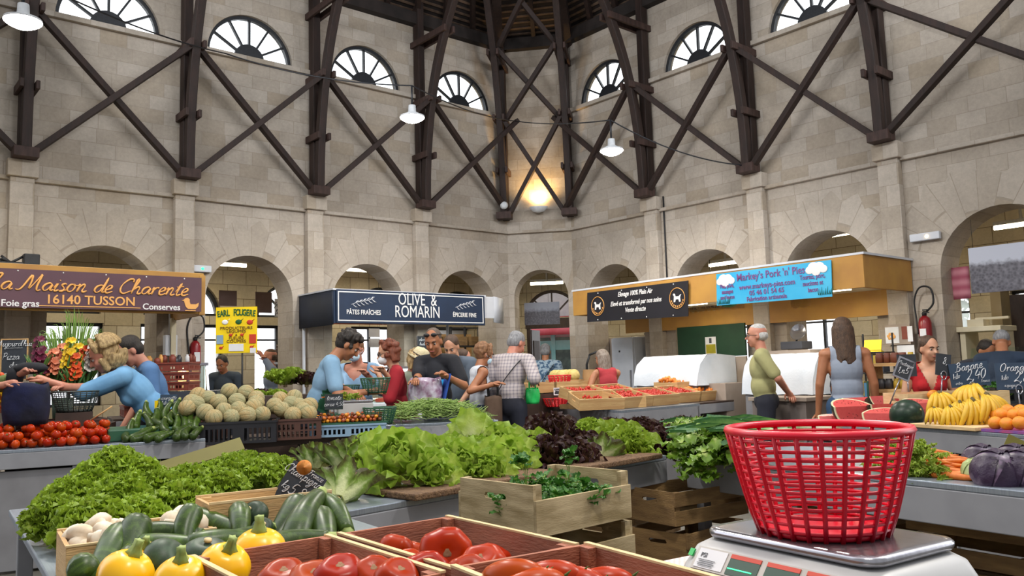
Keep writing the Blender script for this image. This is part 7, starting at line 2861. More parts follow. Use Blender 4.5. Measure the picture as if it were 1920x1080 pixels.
# --- baskets, scale and cards at the young man's place
bq = at_d(704, 737, 7.6)
b0 = basket('plastic_basket', 'green basket held up beside the woman in the red jacket', (bq.x, bq.y, bq.z - .0), M['plastic_green'], .135, .095, .135, 22, 9, 1, .007, rr=.003)
bq = at_d(712, 776, 7.2)
dup(b0, (bq.x, bq.y, .87), (0, 0, .3), 'dark green basket standing beside the heap of beans', 'green market baskets', 1.05)
bq2 = at_d(655, 742, 7.7)
dup(b0, (bq2.x, bq2.y, bq2.z), (0, 0, .6), 'small dark basket in front of the woman with blue mask', 'green market baskets', .72)
b0['group'] = 'green market baskets'
mb = MB()
mb.box((0, 0, .04), (.3, .28, .09))
mb.box((0, 0, .1), (.3, .26, .02), 1)
p = at_d(665, 756, 7.35)
t = thing('weighing_scale', 'grey weighing scale in front of the young man in the green apron', 'scale', (p.x, p.y, .97), R(15), 'market scales')
mb.obj('body', [M['scale_grey'], M['steel']], t, bevel=.006)
mb = MB()
mb.box((0, 0, .058), (.44, .4, .115))
tag(mb.obj('green_crate_block', M['plastic_green'], None, (p.x, p.y, .853), (0, 0, R(15))), 'upturned green crate under the grey scale of the young man', 'crate')
random.seed(58)
mb = MB()
p = at_d(640, 744, 7.3)
for k in range(5):
 use(ct_p, USED, Vector((p.x + .03 * k - .05, p.y, p.z - .0 + .006 * (k % 2))), (k, 0, R(165 + 6 * k)), 'carrot lying by the young man\'s scale', 'carrots by the scale', .8)
slate('chalk price card standing in the cherry tomatoes', at_d(626, 768, 6.95), R(8), .15, .13, [('tomate', 0, .08, .04, 0), ('cerise 4,50', 0, .03, .035, 0)], frame='plastic_dkgreen', stick=.05)
p = at_d(757, 756, 7.75)
mb = MB()
for k in range(26):
 a, r_ = random.uniform(0, 6.28), random.uniform(0, .08)
 mb.ell((r_ * cos(a), r_ * sin(a) * .6, .02 + .03 * random.random()), .017, 0, 8, 6)
tag(mb.obj('shallots', mat('shallot_skin', '#8f5a34', '#a56a3c', .4, 20), None, (p.x, p.y, .86), (0, 0, 0)), 'small brown heap of shallots behind the green beans', 'shallots', kind='stuff')

# --- second row of produce behind the melons
TB2 = R(30)
pq = at_d(450, 728, 8.6)
table('market_table', 'dark table behind the melons carrying salad crates', (pq.x - .95, pq.y - .75), TB2, 1.9, .8, .95, top='dark_brown')
FB2 = Fr((pq.x - .95, pq.y - .75, 0), TB2)
random.seed(64)
cz0 = None
for k, (x, lab) in enumerate(((.32, 'left'), (.78, 'middle'), (1.24, 'right'), (1.66, 'far right'))):
 lab = 'rust brown crate of salads behind the melons, ' + lab
 if cz0 is None:
  cz0 = plastic_crate('plastic_crate', lab, FB2.w(x, .4, .955), TB2, .42, .5, .11, 'plastic_rust', 1, 10)
 else:
  dup(cz0, FB2.w(x, .4, .955), (0, 0, TB2), lab)
for k in range(9):
 x = .2 + .085 * k
 use(bat_p, USED, FB2.w(x, .2 + .3 * (k % 2), 1.06), (random.uniform(-.2, .2), random.uniform(-.2, .2), k), 'pale green lettuce in the crates below the yellow sign', 'lettuces below the yellow sign', .62)
for k in range(8):
 x = 1.05 + .085 * k
 use([oak_p[0], red_p[0]] if k % 2 else oak_p, USED, FB2.w(x, .15 + .32 * (k % 2), 1.05), (random.uniform(-.2, .2), random.uniform(-.2, .2), k), 'salad head in the crates between the yellow sign and the young man', 'salads behind the melons', .8)
qs = at_d(545, 735, 8.35)
mb = MB()
mb.box((0, .1, (qs.z - .03) / 2), (.7, .5, qs.z - .03))
tag(mb.obj('dark_stand', M['dark_brown'], None, (qs.x, qs.y, 0), (0, 0, TB2)), 'dark stand under the bright salads left of the young man', 'stand')
for px, py, lab in ((520, 716, 'left'), (548, 712, 'middle'), (535, 722, 'front'), (575, 722, 'right')):
 use(oak_p if px < 560 else red_p, USED, at_d(px, py, 8.3), (0, 0, px), 'bright salad head left of the young man, ' + lab, 'salads left of the young man', .85)
# yellow sign pole stands in the crate
# --- strawberry stall
M['straw'] = mat('strawberry_skin', '#b3261c', '#c43a26', .35, 60, 3, bump=.4, bscale=260)
M['apricot'] = mat('apricot_skin_b', '#e08a35', '#d87424', .5, 20)

def berries(name, m, fr, x, y, z, w, d, n, r, label, rotz, seed):
 random.seed(seed)
 mb = MB()
 for k in range(n):
  a, b_ = random.uniform(-.5, .5), random.uniform(-.5, .5)
  mb.ell((a * w, b_ * d, r + random.uniform(0, r * 2.2) - .012), (r, r, r * 1.15), 0, 8, 6)
 return tag(mb.obj(name, m, None, fr.w(x, y, z + .085), (R(13), 0, rotz)), label, name.rstrip('s') if False else name, kind='stuff')

sc0 = crate('wooden_crate', 'pale crate of punnets at the left corner of the strawberry stall', FCl.w(2.0, .35, TZ + .003), CLa - pi, .52, .36, .12, 'pine', edge='pine_edge')
sc0['group'] = 'crates on the strawberry stall'
gsc = 'crates on the strawberry stall'
lst = [(FCr, .1, .42, CRa - .5, 'pale crate with a half-empty inner tray at the stall corner'), (FCr, .55, .36, CRa, 'pale crate of strawberries right of the stall corner'), (FCr, 1.08, .36, CRa, 'pale crate of strawberries at the right end of the stall counter'),
  (FCr, .35, .78, CRa, 'pale crate of strawberries in the second row, left'), (FCr, .9, .78, CRa, 'pale crate of strawberries in the second row, right'), (FCx, .2, .35, CRa, 'pale crate of strawberries on the dark brown table, left'), (FCx, .68, .35, CRa, 'pale crate of apricots on the dark brown table, right')]
k = 0
for fr, x, y, a, lab in lst:
 z = TZ + .003 + (.0 if y < .7 else .05)
 dup(sc0, fr.w(x, y, z + .04), (R(13), 0, a), lab, gsc)
 if k == 0:
  berries('strawberries', M['straw'], fr, x, y + .03, z + .02, .2, .14, 26, .014, 'few strawberries in the half-empty corner crate', a, k)
 elif 'apricot' in lab:
  berries('apricots', M['apricot'], fr, x, y, z + .015, .4, .26, 60, .022, 'apricots in the crate on the dark brown table', a, k)
 else:
  berries('strawberries', M['straw'], fr, x, y, z + .02, .46, .3, 190, .016, 'strawberries in the ' + lab.replace('pale crate of strawberries', 'pale crate'), a, k + 10)
 k += 1
 if y > .7:
  mb = MB()
  mb.box((0, 0, .024), (.5, .34, .048))
  tag(mb.obj('wooden_block', M['pine_dark'], None, fr.w(x, y, TZ + .002), (0, 0, a)), 'wooden riser under the ' + lab, 'block')
dup(sc0, FCx.w(.62, .62, TZ + .12), (0, 0, CRa), 'pale crate of apricots raised at the back right of the strawberry stall', gsc)
berries('apricots', M['apricot'], FCx, .62, .62, TZ + .13, .44, .28, 90, .022, 'apricots in the raised crate at the back right', CRa, 77)
mb = MB()
mb.box((0, 0, .055), (.5, .34, .11))
tag(mb.obj('wooden_block', M['pine_dark'], None, FCx.w(.62, .62, TZ + .003), (0, 0, CRa)), 'wooden riser under the raised apricot crate', 'block')
for k, x in enumerate((.15, .62, 1.08)):
 dup(sc0, FCr.w(x + .2, 1.62, 1.02), (0, 0, CRa), 'empty pale crate in the row behind the strawberries, ' + ['left', 'middle', 'right'][k], gsc)
mb = MB()
mb.box((0, 0, .505), (1.7, .4, 1.01))
tag(mb.obj('back_table', M['dark_brown'], None, FCr.w(.85, 1.62, 0), (0, 0, CRa)), 'dark bench behind the strawberry crates', 'bench')
random.seed(71)
for k in range(6):
 mb = MB()
 mb.box((0, 0, .02), (.1, .075, .04))
 mb.box((0, 0, .042), (.104, .079, .004), 1)
 o = mb.obj('punnet', [M['straw'] if k % 2 else mat('blueberry', '#2a3350', '#39456a', .5, 60) if k == 0 else bpy.data.materials['blueberry'], M['paper']], None, FCl.w(1.84 + .13 * (k % 3), .28 + .13 * (k // 3), TZ + .015), (0, 0, CLa))
 tag(o, 'small covered punnet of fruit in the left corner crate', 'punnet', 'punnets in the left corner crate')
# melons crate + red baskets at the left end
cw = crate('wooden_crate', 'tall pale crate of pale melons left of the red baskets', FCl.w(.42, .38, TZ + .003), CLa - pi, .42, .36, .15, 'pine', slats=2)
dup(cw, FCl.w(.42, .38, TZ + .158), (0, 0, CLa - pi), 'upper pale crate holding the pale melons', None)
M['galia'] = mat('pale_melon_skin', '#cdb877', '#b9a45e', .7, 30)
for k in range(6):
 mb = MB()
 mb.ell((0, 0, 0), (.085, .085, .08), 0, 16, 10)
 mb.lathe([(.007, .078), (.001, .086)], 6)
 tag(mb.obj('pale_melon', M['galia'], None, FCl.w(.3 + .12 * (k % 3), .3 + .16 * (k // 3), TZ + .36), (.3 * k, .2, k)), 'pale ribbed melon in the upper pale crate left of the red baskets', 'melon', 'pale melons')
q = at_d(1050, 729, 10.35)
rb = basket('plastic_basket', 'bright red basket standing on top beside the pale melons', (q.x, q.y, q.z), M['plastic_bred'], .14, .1, .165, 18, 6, 1, .009, group='red baskets on the strawberry stall', rr=.005)
q2 = at_d(1042, 752, 9.9)
dup(rb, (q2.x, q2.y, TZ + .004), (0, 0, .4), 'bright red basket standing low on the stall counter', 'red baskets on the strawberry stall', (1.05, 1.05, .6))
t = thing('weighing_scale', 'grey scale between the red baskets and the woman in the red top', 'scale', FCl.w(.95, .42, TZ + .003), CLa, 'market scales')
mb = MB()
mb.box((0, 0, .05), (.34, .32, .1))
mb.obj('body', M['scale_grey'], t, bevel=.01)
mb = MB()
mb.box((0, 0, .13), (.34, .28, .02))
mb.box((0, 0, .11), (.1, .1, .04))
mb.obj('platform', M['steel'], t, bevel=.006)
mb = MB()
mb.box((q.x, q.y, (q.z + TZ) / 2), (.22, .22, q.z - TZ - .006))
tag(mb.obj('crate_block', M['pine_dark'], None), 'wooden box under the upper red basket', 'box')
slate('small green-edged price card between the two red baskets', at_d(1046, 741, 10.0), R(0), .1, .09, [('fraise', 0, .05, .03, 0)], m='slate', stick=.05, frame='paper')
tag(link('brown_paper_bag', (lambda b_: (b_.grid([[(.09 * cos(a) * (1 + .15 * sin(3 * a + z * 20)), .06 * sin(a), z) for a in np.linspace(0, 2 * pi, 15)] for z in (0, .06, .14, .22, .3)]), b_.mesh('brown_paper_bag', mat('kraft_paper', '#b0895c', '#9c784d', .8, 6)))[1])(MB()), None, at_d(1108, 728, 10.6) - Vector((0, 0, .06))), 'brown paper bag being filled by the woman in the red top', 'bag')
# hand truck behind her
q = at_d(1118, 700, 11.6)
mb = MB()
for s in (-.13, .13):
 mb.tube([(s, 0, 0), (s, 0, 1.35), (s * .7, -.06, 1.48)], .016, 6)
mb.tube([(-.1, -.06, 1.48), (0, -.07, 1.52), (.1, -.06, 1.48)], .016, 6)
for z in (.3, .7, 1.1):
 mb.box((0, 0, z), (.26, .02, .03))
mb.box((0, -.12, .02), (.4, .24, .02))
tag(mb.obj('hand_truck', M['rubber'], None, (q.x, q.y, 0)), 'black hand truck standing behind the woman in the red top', 'hand truck')

# --- right stall: watermelons, bananas, oranges
def dd(px, back):
 k = (px - 960) / FPX
 o = FD.o + FD.y * back
 s_ = (k * o.y - o.x) / (FD.x.x - k * FD.x.y)
 return o.y + s_ * FD.x.y

m, nt, b = newmat('watermelon_flesh')
tc = nd(nt, 'ShaderNodeTexCoord')
no = nd(nt, 'ShaderNodeTexNoise', {'Vector': tc.outputs['Object'], 'Scale': 30, 'Detail': 5})
at_ = nd(nt, 'ShaderNodeAttribute', attribute_name='edge')
c = mixc(nt, no.outputs['Fac'], lin('#c23b3e'), lin('#d4615c'))
cr = nd(nt, 'ShaderNodeMapRange', {'Value': at_.outputs['Fac'], 'From Min': .88, 'From Max': .94})
c = mixc(nt, cr.outputs[0], c, lin('#e2dcb4'))
nt.links.new(c, b.inputs['Base Color'])
b.inputs['Roughness'].default_value = .3
M['flesh'] = m
M['rind'] = speckled('watermelon_rind', '#1f3026', '#33493a', '#2a4030', .35)
M['pip'] = mat('watermelon_pip', '#2a1512', None, .4)

def wedge(r, span, seed):
 """slice of a watermelon: two flat red faces meeting in a ridge along local x, rind below"""
 random.seed(seed)
 t = thing('watermelon_slice', 'x', 'watermelon', (0, 0, -50), 0, 'cut watermelons')
 n = 22
 fl = MB()
 for s in (-1, 1):
  rows, ed = [], []
  for q in range(7):
   f = q / 6
   rows.append([(r * f * cos(pi + pi * j / n), s * sin(span) * r * f * abs(sin(pi * j / n)), -cos(span) * r * f * abs(sin(pi * j / n))) for j in range(n + 1)])
   ed.append([max(.01, f)] * (n + 1))
  fl.grid(rows if s < 0 else [list(reversed(x)) for x in rows], 0, False, ed)
 fl.obj('red_flesh', M['flesh'], t)
 rd = MB()
 rows = []
 for q in range(9):
  a = -span + 2 * span * q / 8
  rows.append([(r * cos(pi + pi * j / n), sin(a) * r * abs(sin(pi * j / n)), -cos(a) * r * abs(sin(pi * j / n))) for j in range(n + 1)])
 rd.grid(rows)
 rd.obj('green_rind', M['rind'], t)
 pp = MB()
 for k in range(12):
  f, a = random.uniform(.35, .8), random.uniform(.3, pi - .3)
  for s in (-1, 1):
   pp.ell((-r * f * cos(a), s * sin(span) * r * f * sin(a), -cos(span) * r * f * sin(a)), (.004, .002, .004), 0, 6, 4)
 pp.obj('pips', M['pip'], t)
 return t

wd = [wedge(.15, R(42), 1), wedge(.155, R(55), 2)]
random.seed(81)
for px, py, bk, yaw, tilt, lab, sc in (
  (1600, 762, .12, 8, 55, 'front left with its round red face toward us', 1.0), (1612, 745, .42, 10, 30, 'back left, resting on the front one', 1.0), (1562, 780, .06, -15, 40, 'leftmost, lying low at the counter edge', .7),
  (1652, 775, .1, -40, 50, 'in the front between the left one and the whole melon', .85), (1652, 742, .55, 25, 25, 'back row, below the framed slate', .85), (1664, 757, .32, 12, 40, 'middle, above the whole melon left side', .95),
  (1712, 742, .55, -5, 30, 'back, under the dark slate', 1.0), (1738, 755, .3, 25, 45, 'right of the whole melon, beside the bananas', 1.0)):
 q = at_d(px, py, dd(px, bk))
 e = (Matrix.Rotation(R(yaw), 4, 'Z') @ Matrix.Rotation(R(tilt), 4, 'X')).to_euler()
 use(wd, USED, q, e, 'cut red watermelon piece, ' + lab, 'cut watermelons', sc)
t = thing('watermelon', 'whole dark green watermelon at the counter edge', 'watermelon', at_d(1700, 778, dd(1700, .14)), 0, None, (1.2, .3, .4))
mb = MB()
mb.lathe([(max(.0008, .105 * sin(pi * i / 14)), -.115 * cos(pi * i / 14)) for i in range(15)], 30)
mb.obj('rind', M['rind'], t)
mb = MB()
mb.lathe([(.008, .113), (.005, .118), (.001, .119)], 8)
mb.obj('stem_scar', M['cut_end'], t)
M['banana'] = mat('banana_peel', '#d8ae2c', '#c99d22', .45, 12, 4, rand=.06)
M['banana_tip'] = mat('banana_tip', '#4a3d1c', '#6a5a26', .7, 30)

def banana_mesh(seed):
 random.seed(seed)
 mb = MB()
 n = 12
 pts, rs = [], []
 Rr = .13
 for i in range(n + 1):
  f = i / n
  a = -.1 + 1.45 * f
  pts.append((Rr * sin(a), 0, Rr * cos(a) - Rr))
  rs.append(.006 + .0125 * max(0.0, sin(pi * min(1, max(0, (f - .08) / .9)))) ** .55)
 mb.tube(pts, rs, 6)
 return mb, pts

def banana_hand(seed, n=6):
 random.seed(seed)
 t = thing('banana_bunch', 'x', 'banana bunch', (0, 0, -50), 0, 'banana bunches')
 for k in range(n):
  mb, pts = banana_mesh(seed * 10 + k)
  a = (k - (n - 1) / 2) * .2
  o = mb.obj('banana', M['banana'], t, (0, .012 * (k - n / 2), .004 * (k % 2)), (random.uniform(-.15, .15) + .25 * a, random.uniform(-.05, .08), a))
  e = pts[-1]
  mt = MB()
  mt.tube([e, (e[0] + .004, 0, e[2] - .008)], [.0062, .003], 6)
  mt.obj('tip', M['banana_tip'], o)
 mb = MB()
 mb.tube([(.012, 0, 0), (-.006, 0, .004), (-.022, 0, .006)], [.012, .013, .009], 7)
 mb.obj('crown', M['banana_tip'], t)
 return t

bn = [banana_hand(1), banana_hand(2, 7)]
for px, py, bk, yaw, pit, roll, lab, sc in ((1762, 752, .3, -100, 25, 0, 'leftmost, fanned toward us', 1.0), (1822, 737, .45, -150, 15, .2, 'on top at the back with a white sticker', 1.15), (1825, 766, .22, -85, 40, 0, 'front, standing with its crown up', 1.1), (1783, 778, .12, -95, 30, .1, 'low front left in the shallow tray', .85), (1852, 756, .32, -70, 30, 0, 'right, its crown at the top', 1.1), (1800, 770, .2, -110, 35, 0, 'front left of the standing bunch', .9), (1752, 780, .1, -100, 20, 0, 'lowest left beside the whole melon', .7)):
 e = (Matrix.Rotation(R(yaw), 4, 'Z') @ Matrix.Rotation(R(pit), 4, 'Y') @ Matrix.Rotation(roll, 4, 'X')).to_euler()
 use(bn, USED, at_d(px, py - 14, dd(px, bk)), e, 'yellow banana bunch, ' + lab, 'banana bunches', sc)
M['orange'] = mat('orange_peel', '#dd7f16', '#e2901f', .45, 30, 3, bump=.25, bscale=300, rand=.06)
t = thing('orange', 'x', 'orange', (0, 0, -50), 0, 'oranges')
mb = MB()
mb.ell((0, 0, 0), (.04, .04, .038), 0, 18, 12)
mb.obj('peel', M['orange'], t)
mb = MB()
mb.lathe([(.004, .037), (.001, .0385)], 6)
mb.obj('navel', M['calyx'], t)
og = [t]
olab = [(1750, 741, .5, 'single orange lying behind the cut watermelons'), (1866, 793, .1, 'front left'), (1888, 795, .1, 'front, second from left'), (1912, 793, .1, 'front right'), (1878, 777, .2, 'second row, left'), (1902, 778, .2, 'second row, middle'), (1922, 776, .2, 'second row, cut by the picture edge'), (1868, 779, .3, 'back left against the bananas'), (1890, 770, .3, 'third row'), (1914, 772, .36, 'top right, largest in view'), (1876, 768, .4, 'back row')]
for px, py, bk, lab in olab:
 use(og, USED, at_d(px, py, dd(px, bk)), (random.uniform(-1, 1), random.uniform(-1, 1), 0), lab if 'single' in lab else 'orange in the heap at the right edge, ' + lab, 'oranges', 1.0 if px != 1914 else 1.15)
q = at_d(1760, 793, dd(1760, .12))
mb = MB()
mb.box((.22, .1, .012), (.5, .34, .024))
tag(mb.obj('shallow_tray', M['pine_edge'], None, FD.w((Vector((q.x, q.y, 0)) - FD.o).dot(FD.x) - .12, .04, TZ + .003), (0, 0, RDa), .004), 'shallow pale tray under the bananas', 'tray')
mb = MB()
mb.box((.3, .15, .008), (.6, .4, .016))
q = at_d(1870, 800, dd(1870, .1))
tag(mb.obj('pink_tray_paper', mat('pink_paper', '#b5476a', '#7a4f9a', .6, 12), None, FD.w((Vector((q.x, q.y, 0)) - FD.o).dot(FD.x) - .08, .05, TZ + .003), (0, 0, RDa)), 'pink printed tray paper under the oranges', 'paper')
q = at_d(1772, 734, dd(1772, .75))
t = crate('wooden_crate', 'long pale crate standing behind the bananas and watermelons', (q.x, q.y, TZ + .003), R(8), .8, .3, .2, 'pine_edge')
# support blocks raise pieces at the back
mb = MB()
mb.box((0, 0, .03), (.75, .4, .06))
q = FD.w(.62, .62, TZ + .003)
tag(mb.obj('wooden_riser', M['pine_dark'], None, q, (0, 0, RDa)), 'wooden riser under the rear watermelon pieces', 'riser')
# chalk slates on wire stalks
slate('blue-grey chalk slate reading Banane 2,40', at_d(1822, 724, 5.75), R(4), .285, .165, [('Banane', -.0, .112, .06, .08), ('kilo', -.1, .06, .035, .2), ('2,40', .04, .045, .075, .05), ('extra', -.09, .018, .022, 0), ('France', .1, .02, .022, 0)], m='blue_slate', stick=.2, clip=True, tilt=-.05, roll=-.06)
slate('dark chalk slate reading Orange at the right edge', at_d(1910, 730, 5.45), R(-4), .27, .175, [('Orange', -.02, .12, .055, .03), ('kilo', -.08, .065, .03, .2), ('2,80', .04, .05, .07, 0), ('Espagne', -.05, .018, .022, 0)], m='blue_slate', stick=.2, clip=True, tilt=-.05)
slate('tilted dark slate in front of the woman in red', at_d(1768, 704, 5.75), R(10), .115, .15, [('8,', .01, .08, .05, 0)], m='slate', stick=.22, roll=.14, clip=True)
slate('blank dark slate left of the woman in red', at_d(1702, 706, 6.35), R(-6), .14, .17, [], m='slate', stick=.22)
slate('small framed chalk slate leaning left of the woman in red', at_d(1688, 710, 5.95), R(-6), .12, .155, [('Pasteque', 0, .1, .028, 0), ('1,95', 0, .045, .045, .2)], m='slate', frame='steel', stick=.2, roll=.45, tilt=-.1)
# greens in a dark crate, far right
q = at_d(1890, 745, 6.3)
plastic_crate('plastic_crate', 'dark crate of green rocket at the right edge', (q.x + .1, q.y, .95), R(0), .6, .4, .12, 'plastic_black', 1, 10)
mb = MB()
mb.box((0, 0, .475), (.8, .5, .95))
tag(mb.obj('dark_stand', M['dark_brown'], None, (q.x + .1, q.y, 0)), 'dark stand under the crate of green rocket', 'stand')
random.seed(91)
mb = MB()
for k in range(170):
 sprig(mb, (random.uniform(-.28, .28), random.uniform(-.18, .18), random.uniform(0, .05)), (random.uniform(-1, 1), random.uniform(-1, 1), random.uniform(.3, 1)), random.uniform(.05, .09), 0, 4, .025)
tag(mb.obj('rocket_leaves', M['parsley'], None, (q.x + .1, q.y, 1.0)), 'heap of green rocket leaves in the dark crate at the right edge', 'rocket', kind='stuff')

# --- gladioli and flowers at the left
M['apron_green'] = mat('green_bucket', '#24402c', '#2c4c34', .5, 6)
random.seed(101)
fcols = [('#e0906e', '#d97a58', 'salmon'), ('#e6c21a', '#d8b010', 'yellow'), ('#d2481c', '#e0602a', 'orange red'), ('#5a1230', '#6e1a3c', 'dark purple'), ('#e8e4dc', '#d8d2c8', 'white')]
FM_ = [mat('petal_%d' % i, a, b_, .5, 20, trans=0) for i, (a, b_, _) in enumerate(fcols)]
M['glad_leaf'] = mat('gladiolus_leaf', '#6f9440', '#8caf52', .5, 9)
M['glad_dark'] = mat('gladiolus_leaf_dark', '#3f6a30', '#557f3c', .5, 9)

def gladiolus(px, pytop, pybot, d, ci, lean, label):
 q = at_d(px, pybot, d)
 top = at_d(px, pytop, d)
 h = top.z - q.z
 t = thing('gladiolus', label, 'flower', q, 0, 'cut flowers at the left')
 st = MB()
 path = smooth_path([(0, 0, 0), (lean * .4, 0, h * .5), (lean, 0, h)], 5)
 st.tube(path, .005, 5)
 for k in range(6):
  a = random.uniform(0, 6.28)
  st.tube(smooth_path([(0, 0, 0), (.05 * cos(a), .05 * sin(a), h * .35), (.12 * cos(a), .08 * sin(a), h * .62)], 4), [.004] + [.011] * 6 + [.004, .001], 5, flat=.2)
 st.obj('stem_and_leaves', M['glad_dark'], t)
 fl = MB()
 for k in range(9):
  f = .42 + .055 * k
  i = min(len(path) - 1, int(f * (len(path) - 1)))
  p = Vector(path[i]).lerp(Vector(path[min(i + 1, len(path) - 1)]), .5)
  s = .05 * (1 - .6 * (k / 9)) + .008
  side = 1 if k % 2 else -1
  for j in range(6):
   a = j * pi / 3
   q_ = Matrix.Translation(p + Vector((side * .015, -.012, 0))) @ Matrix.Rotation(R(60), 4, 'X') @ Matrix.Rotation(side * .5, 4, 'Y') @ Matrix.Rotation(a, 4, 'Z')
   leaf(fl, q_, s, s * .85, .004, 2, .75, -.5, 4, 3, 0, 1.2, 0, .1)
 fl.obj('blossoms', FM_[ci], t)
 return t

gl = [(72, 625, 720, 0, 3), (104, 650, 725, -.02, 0), (112, 640, 725, .02, 0), (98, 660, 730, -.05, 0), (126, 628, 720, .03, 1), (136, 640, 722, .05, 1), (147, 645, 722, .06, 2), (152, 655, 725, .03, 2), (140, 660, 728, 0, 2), (84, 645, 725, -.04, 3), (160, 640, 722, .07, 4), (120, 655, 728, -.01, 0), (132, 668, 730, .02, 2)]
for k, (px, a, b_, ln, ci) in enumerate(gl):
 gladiolus(px, a, b_ + 8, 6.92 + .04 * (k % 4), ci, ln, fcols[ci][2] + ' gladiolus in the bouquet left of the curly-haired woman')
mb = MB()
for k in range(230):
 a = random.uniform(-1, 1)
 b_ = random.uniform(0, .12)
 h = random.uniform(.35, .78) * (1 - .3 * abs(a))
 mb.tube(smooth_path([(a * .12, b_, 0), (a * .22, b_, h * .55), (a * .3, b_ + .02, h * .9), (a * .38, b_, h * (1.0 - .15 * abs(a)))], 3), [.002, .004, .004, .005, .004, .004, .003, .002, .001, .0008], 4, flat=.3)
q = at_d(128, 735, 7.1)
tag(mb.obj('ornamental_grass', M['glad_leaf'], None, q), 'fountain of green ornamental grass behind the flowers at left', 'grass', kind='stuff')
mb = MB()
mb.lathe([(.001, 0), (.07, 0), (.085, .22), (.08, .22), (.06, .02), (.001, .02)], 20)
mb2 = tag(mb.obj('flower_bucket', M['apron_green'], None, at_d(118, 735, 7.0) - Vector((0, 0, .27))), 'dark bucket holding the gladioli at left', 'bucket')
q = at_d(118, 735, 7.0)
mb = MB()
mb.box((0, .1, (q.z - .28) / 2), (.75, .55, q.z - .28))
tag(mb.obj('flower_stand', M['dark_brown'], None, (q.x, q.y, 0), (0, 0, R(20))), 'dark stand under the flower bucket', 'stand')
random.seed(111)
mb = MB()
for k in range(60):
 px, py = random.uniform(-10, 40), random.uniform(700, 770)
 mb.ell(at_d(px, py, 6.4 + random.uniform(0, .2)), random.uniform(.012, .03), random.randrange(3), 7, 5)
tag(mb.obj('mixed_blooms', [FM_[0], FM_[1], FM_[2]]), 'mixed low blooms at the left edge behind the dark blue bag', 'flowers', kind='stuff')

# ================================================================== people
def blob(mb, vox, it=4, cuts=(), drop=None):
 """fuse overlapping shapes into one continuous skin; cuts: (point, outward normal) planes; drop(v): faces to open"""
 me = mb.mesh('tmp', [])
 ob = bpy.data.objects.new('tmp', me)
 COL.objects.link(ob)
 md = ob.modifiers.new('r', 'REMESH')
 md.mode = 'VOXEL'
 md.voxel_size = vox
 md.use_smooth_shade = True
 sm = ob.modifiers.new('s', 'SMOOTH')
 sm.factor = .5
 sm.iterations = it
 m2 = bpy.data.meshes.new_from_object(ob.evaluated_get(bpy.context.evaluated_depsgraph_get()))
 bpy.data.objects.remove(ob)
 bm = bmesh.new()
 bm.from_mesh(m2)
 for p, n in cuts:
  bmesh.ops.bisect_plane(bm, geom=bm.verts[:] + bm.edges[:] + bm.faces[:], plane_co=p, plane_no=n, clear_outer=True)
 if drop:
  bmesh.ops.delete(bm, geom=[f for f in bm.faces if drop(f.calc_center_median())], context='FACES')
 bm.verts.index_update()
 vs = [v.co.copy() for v in bm.verts]
 ns = [v.normal.copy() for v in bm.verts]
 fs = [[v.index for v in f.verts] for f in bm.faces]
 bm.free()
 bpy.data.meshes.remove(m2)
 return vs, fs, ns

def fabric(name, c, c2=None, bump=.5):
 return mat(name, c, c2 or c, .85, 5, 4, bump=bump, bscale=9)

def hairmat(name, c, c2):
 return mat(name, c, c2, .6, 20, 5, (3, 3, 1), .6, 60)

SK = [mat('skin_light', '#c99a7e', '#bb8568', .5, 9, sss=.1), mat('skin_tan', '#a8704f', '#9a6242', .5, 9, sss=.1), mat('skin_rosy', '#c48a72', '#b47460', .5, 9, sss=.1)]
EYEW, EYEB, LIP, BROW = mat('eye_white', '#9c928a'), mat('eye_dark', '#2a1c14', None, .2), mat('lip', '#a05a50', None, .5), mat('eyebrow', '#3a2a20', None, .8)
M['mask_b'] = fabric('blue_mask', '#b8d3e2')
M['mask_w'] = fabric('white_mask', '#d9dbe0')

def rotX(a):
 return Matrix.Rotation(a, 4, 'X')

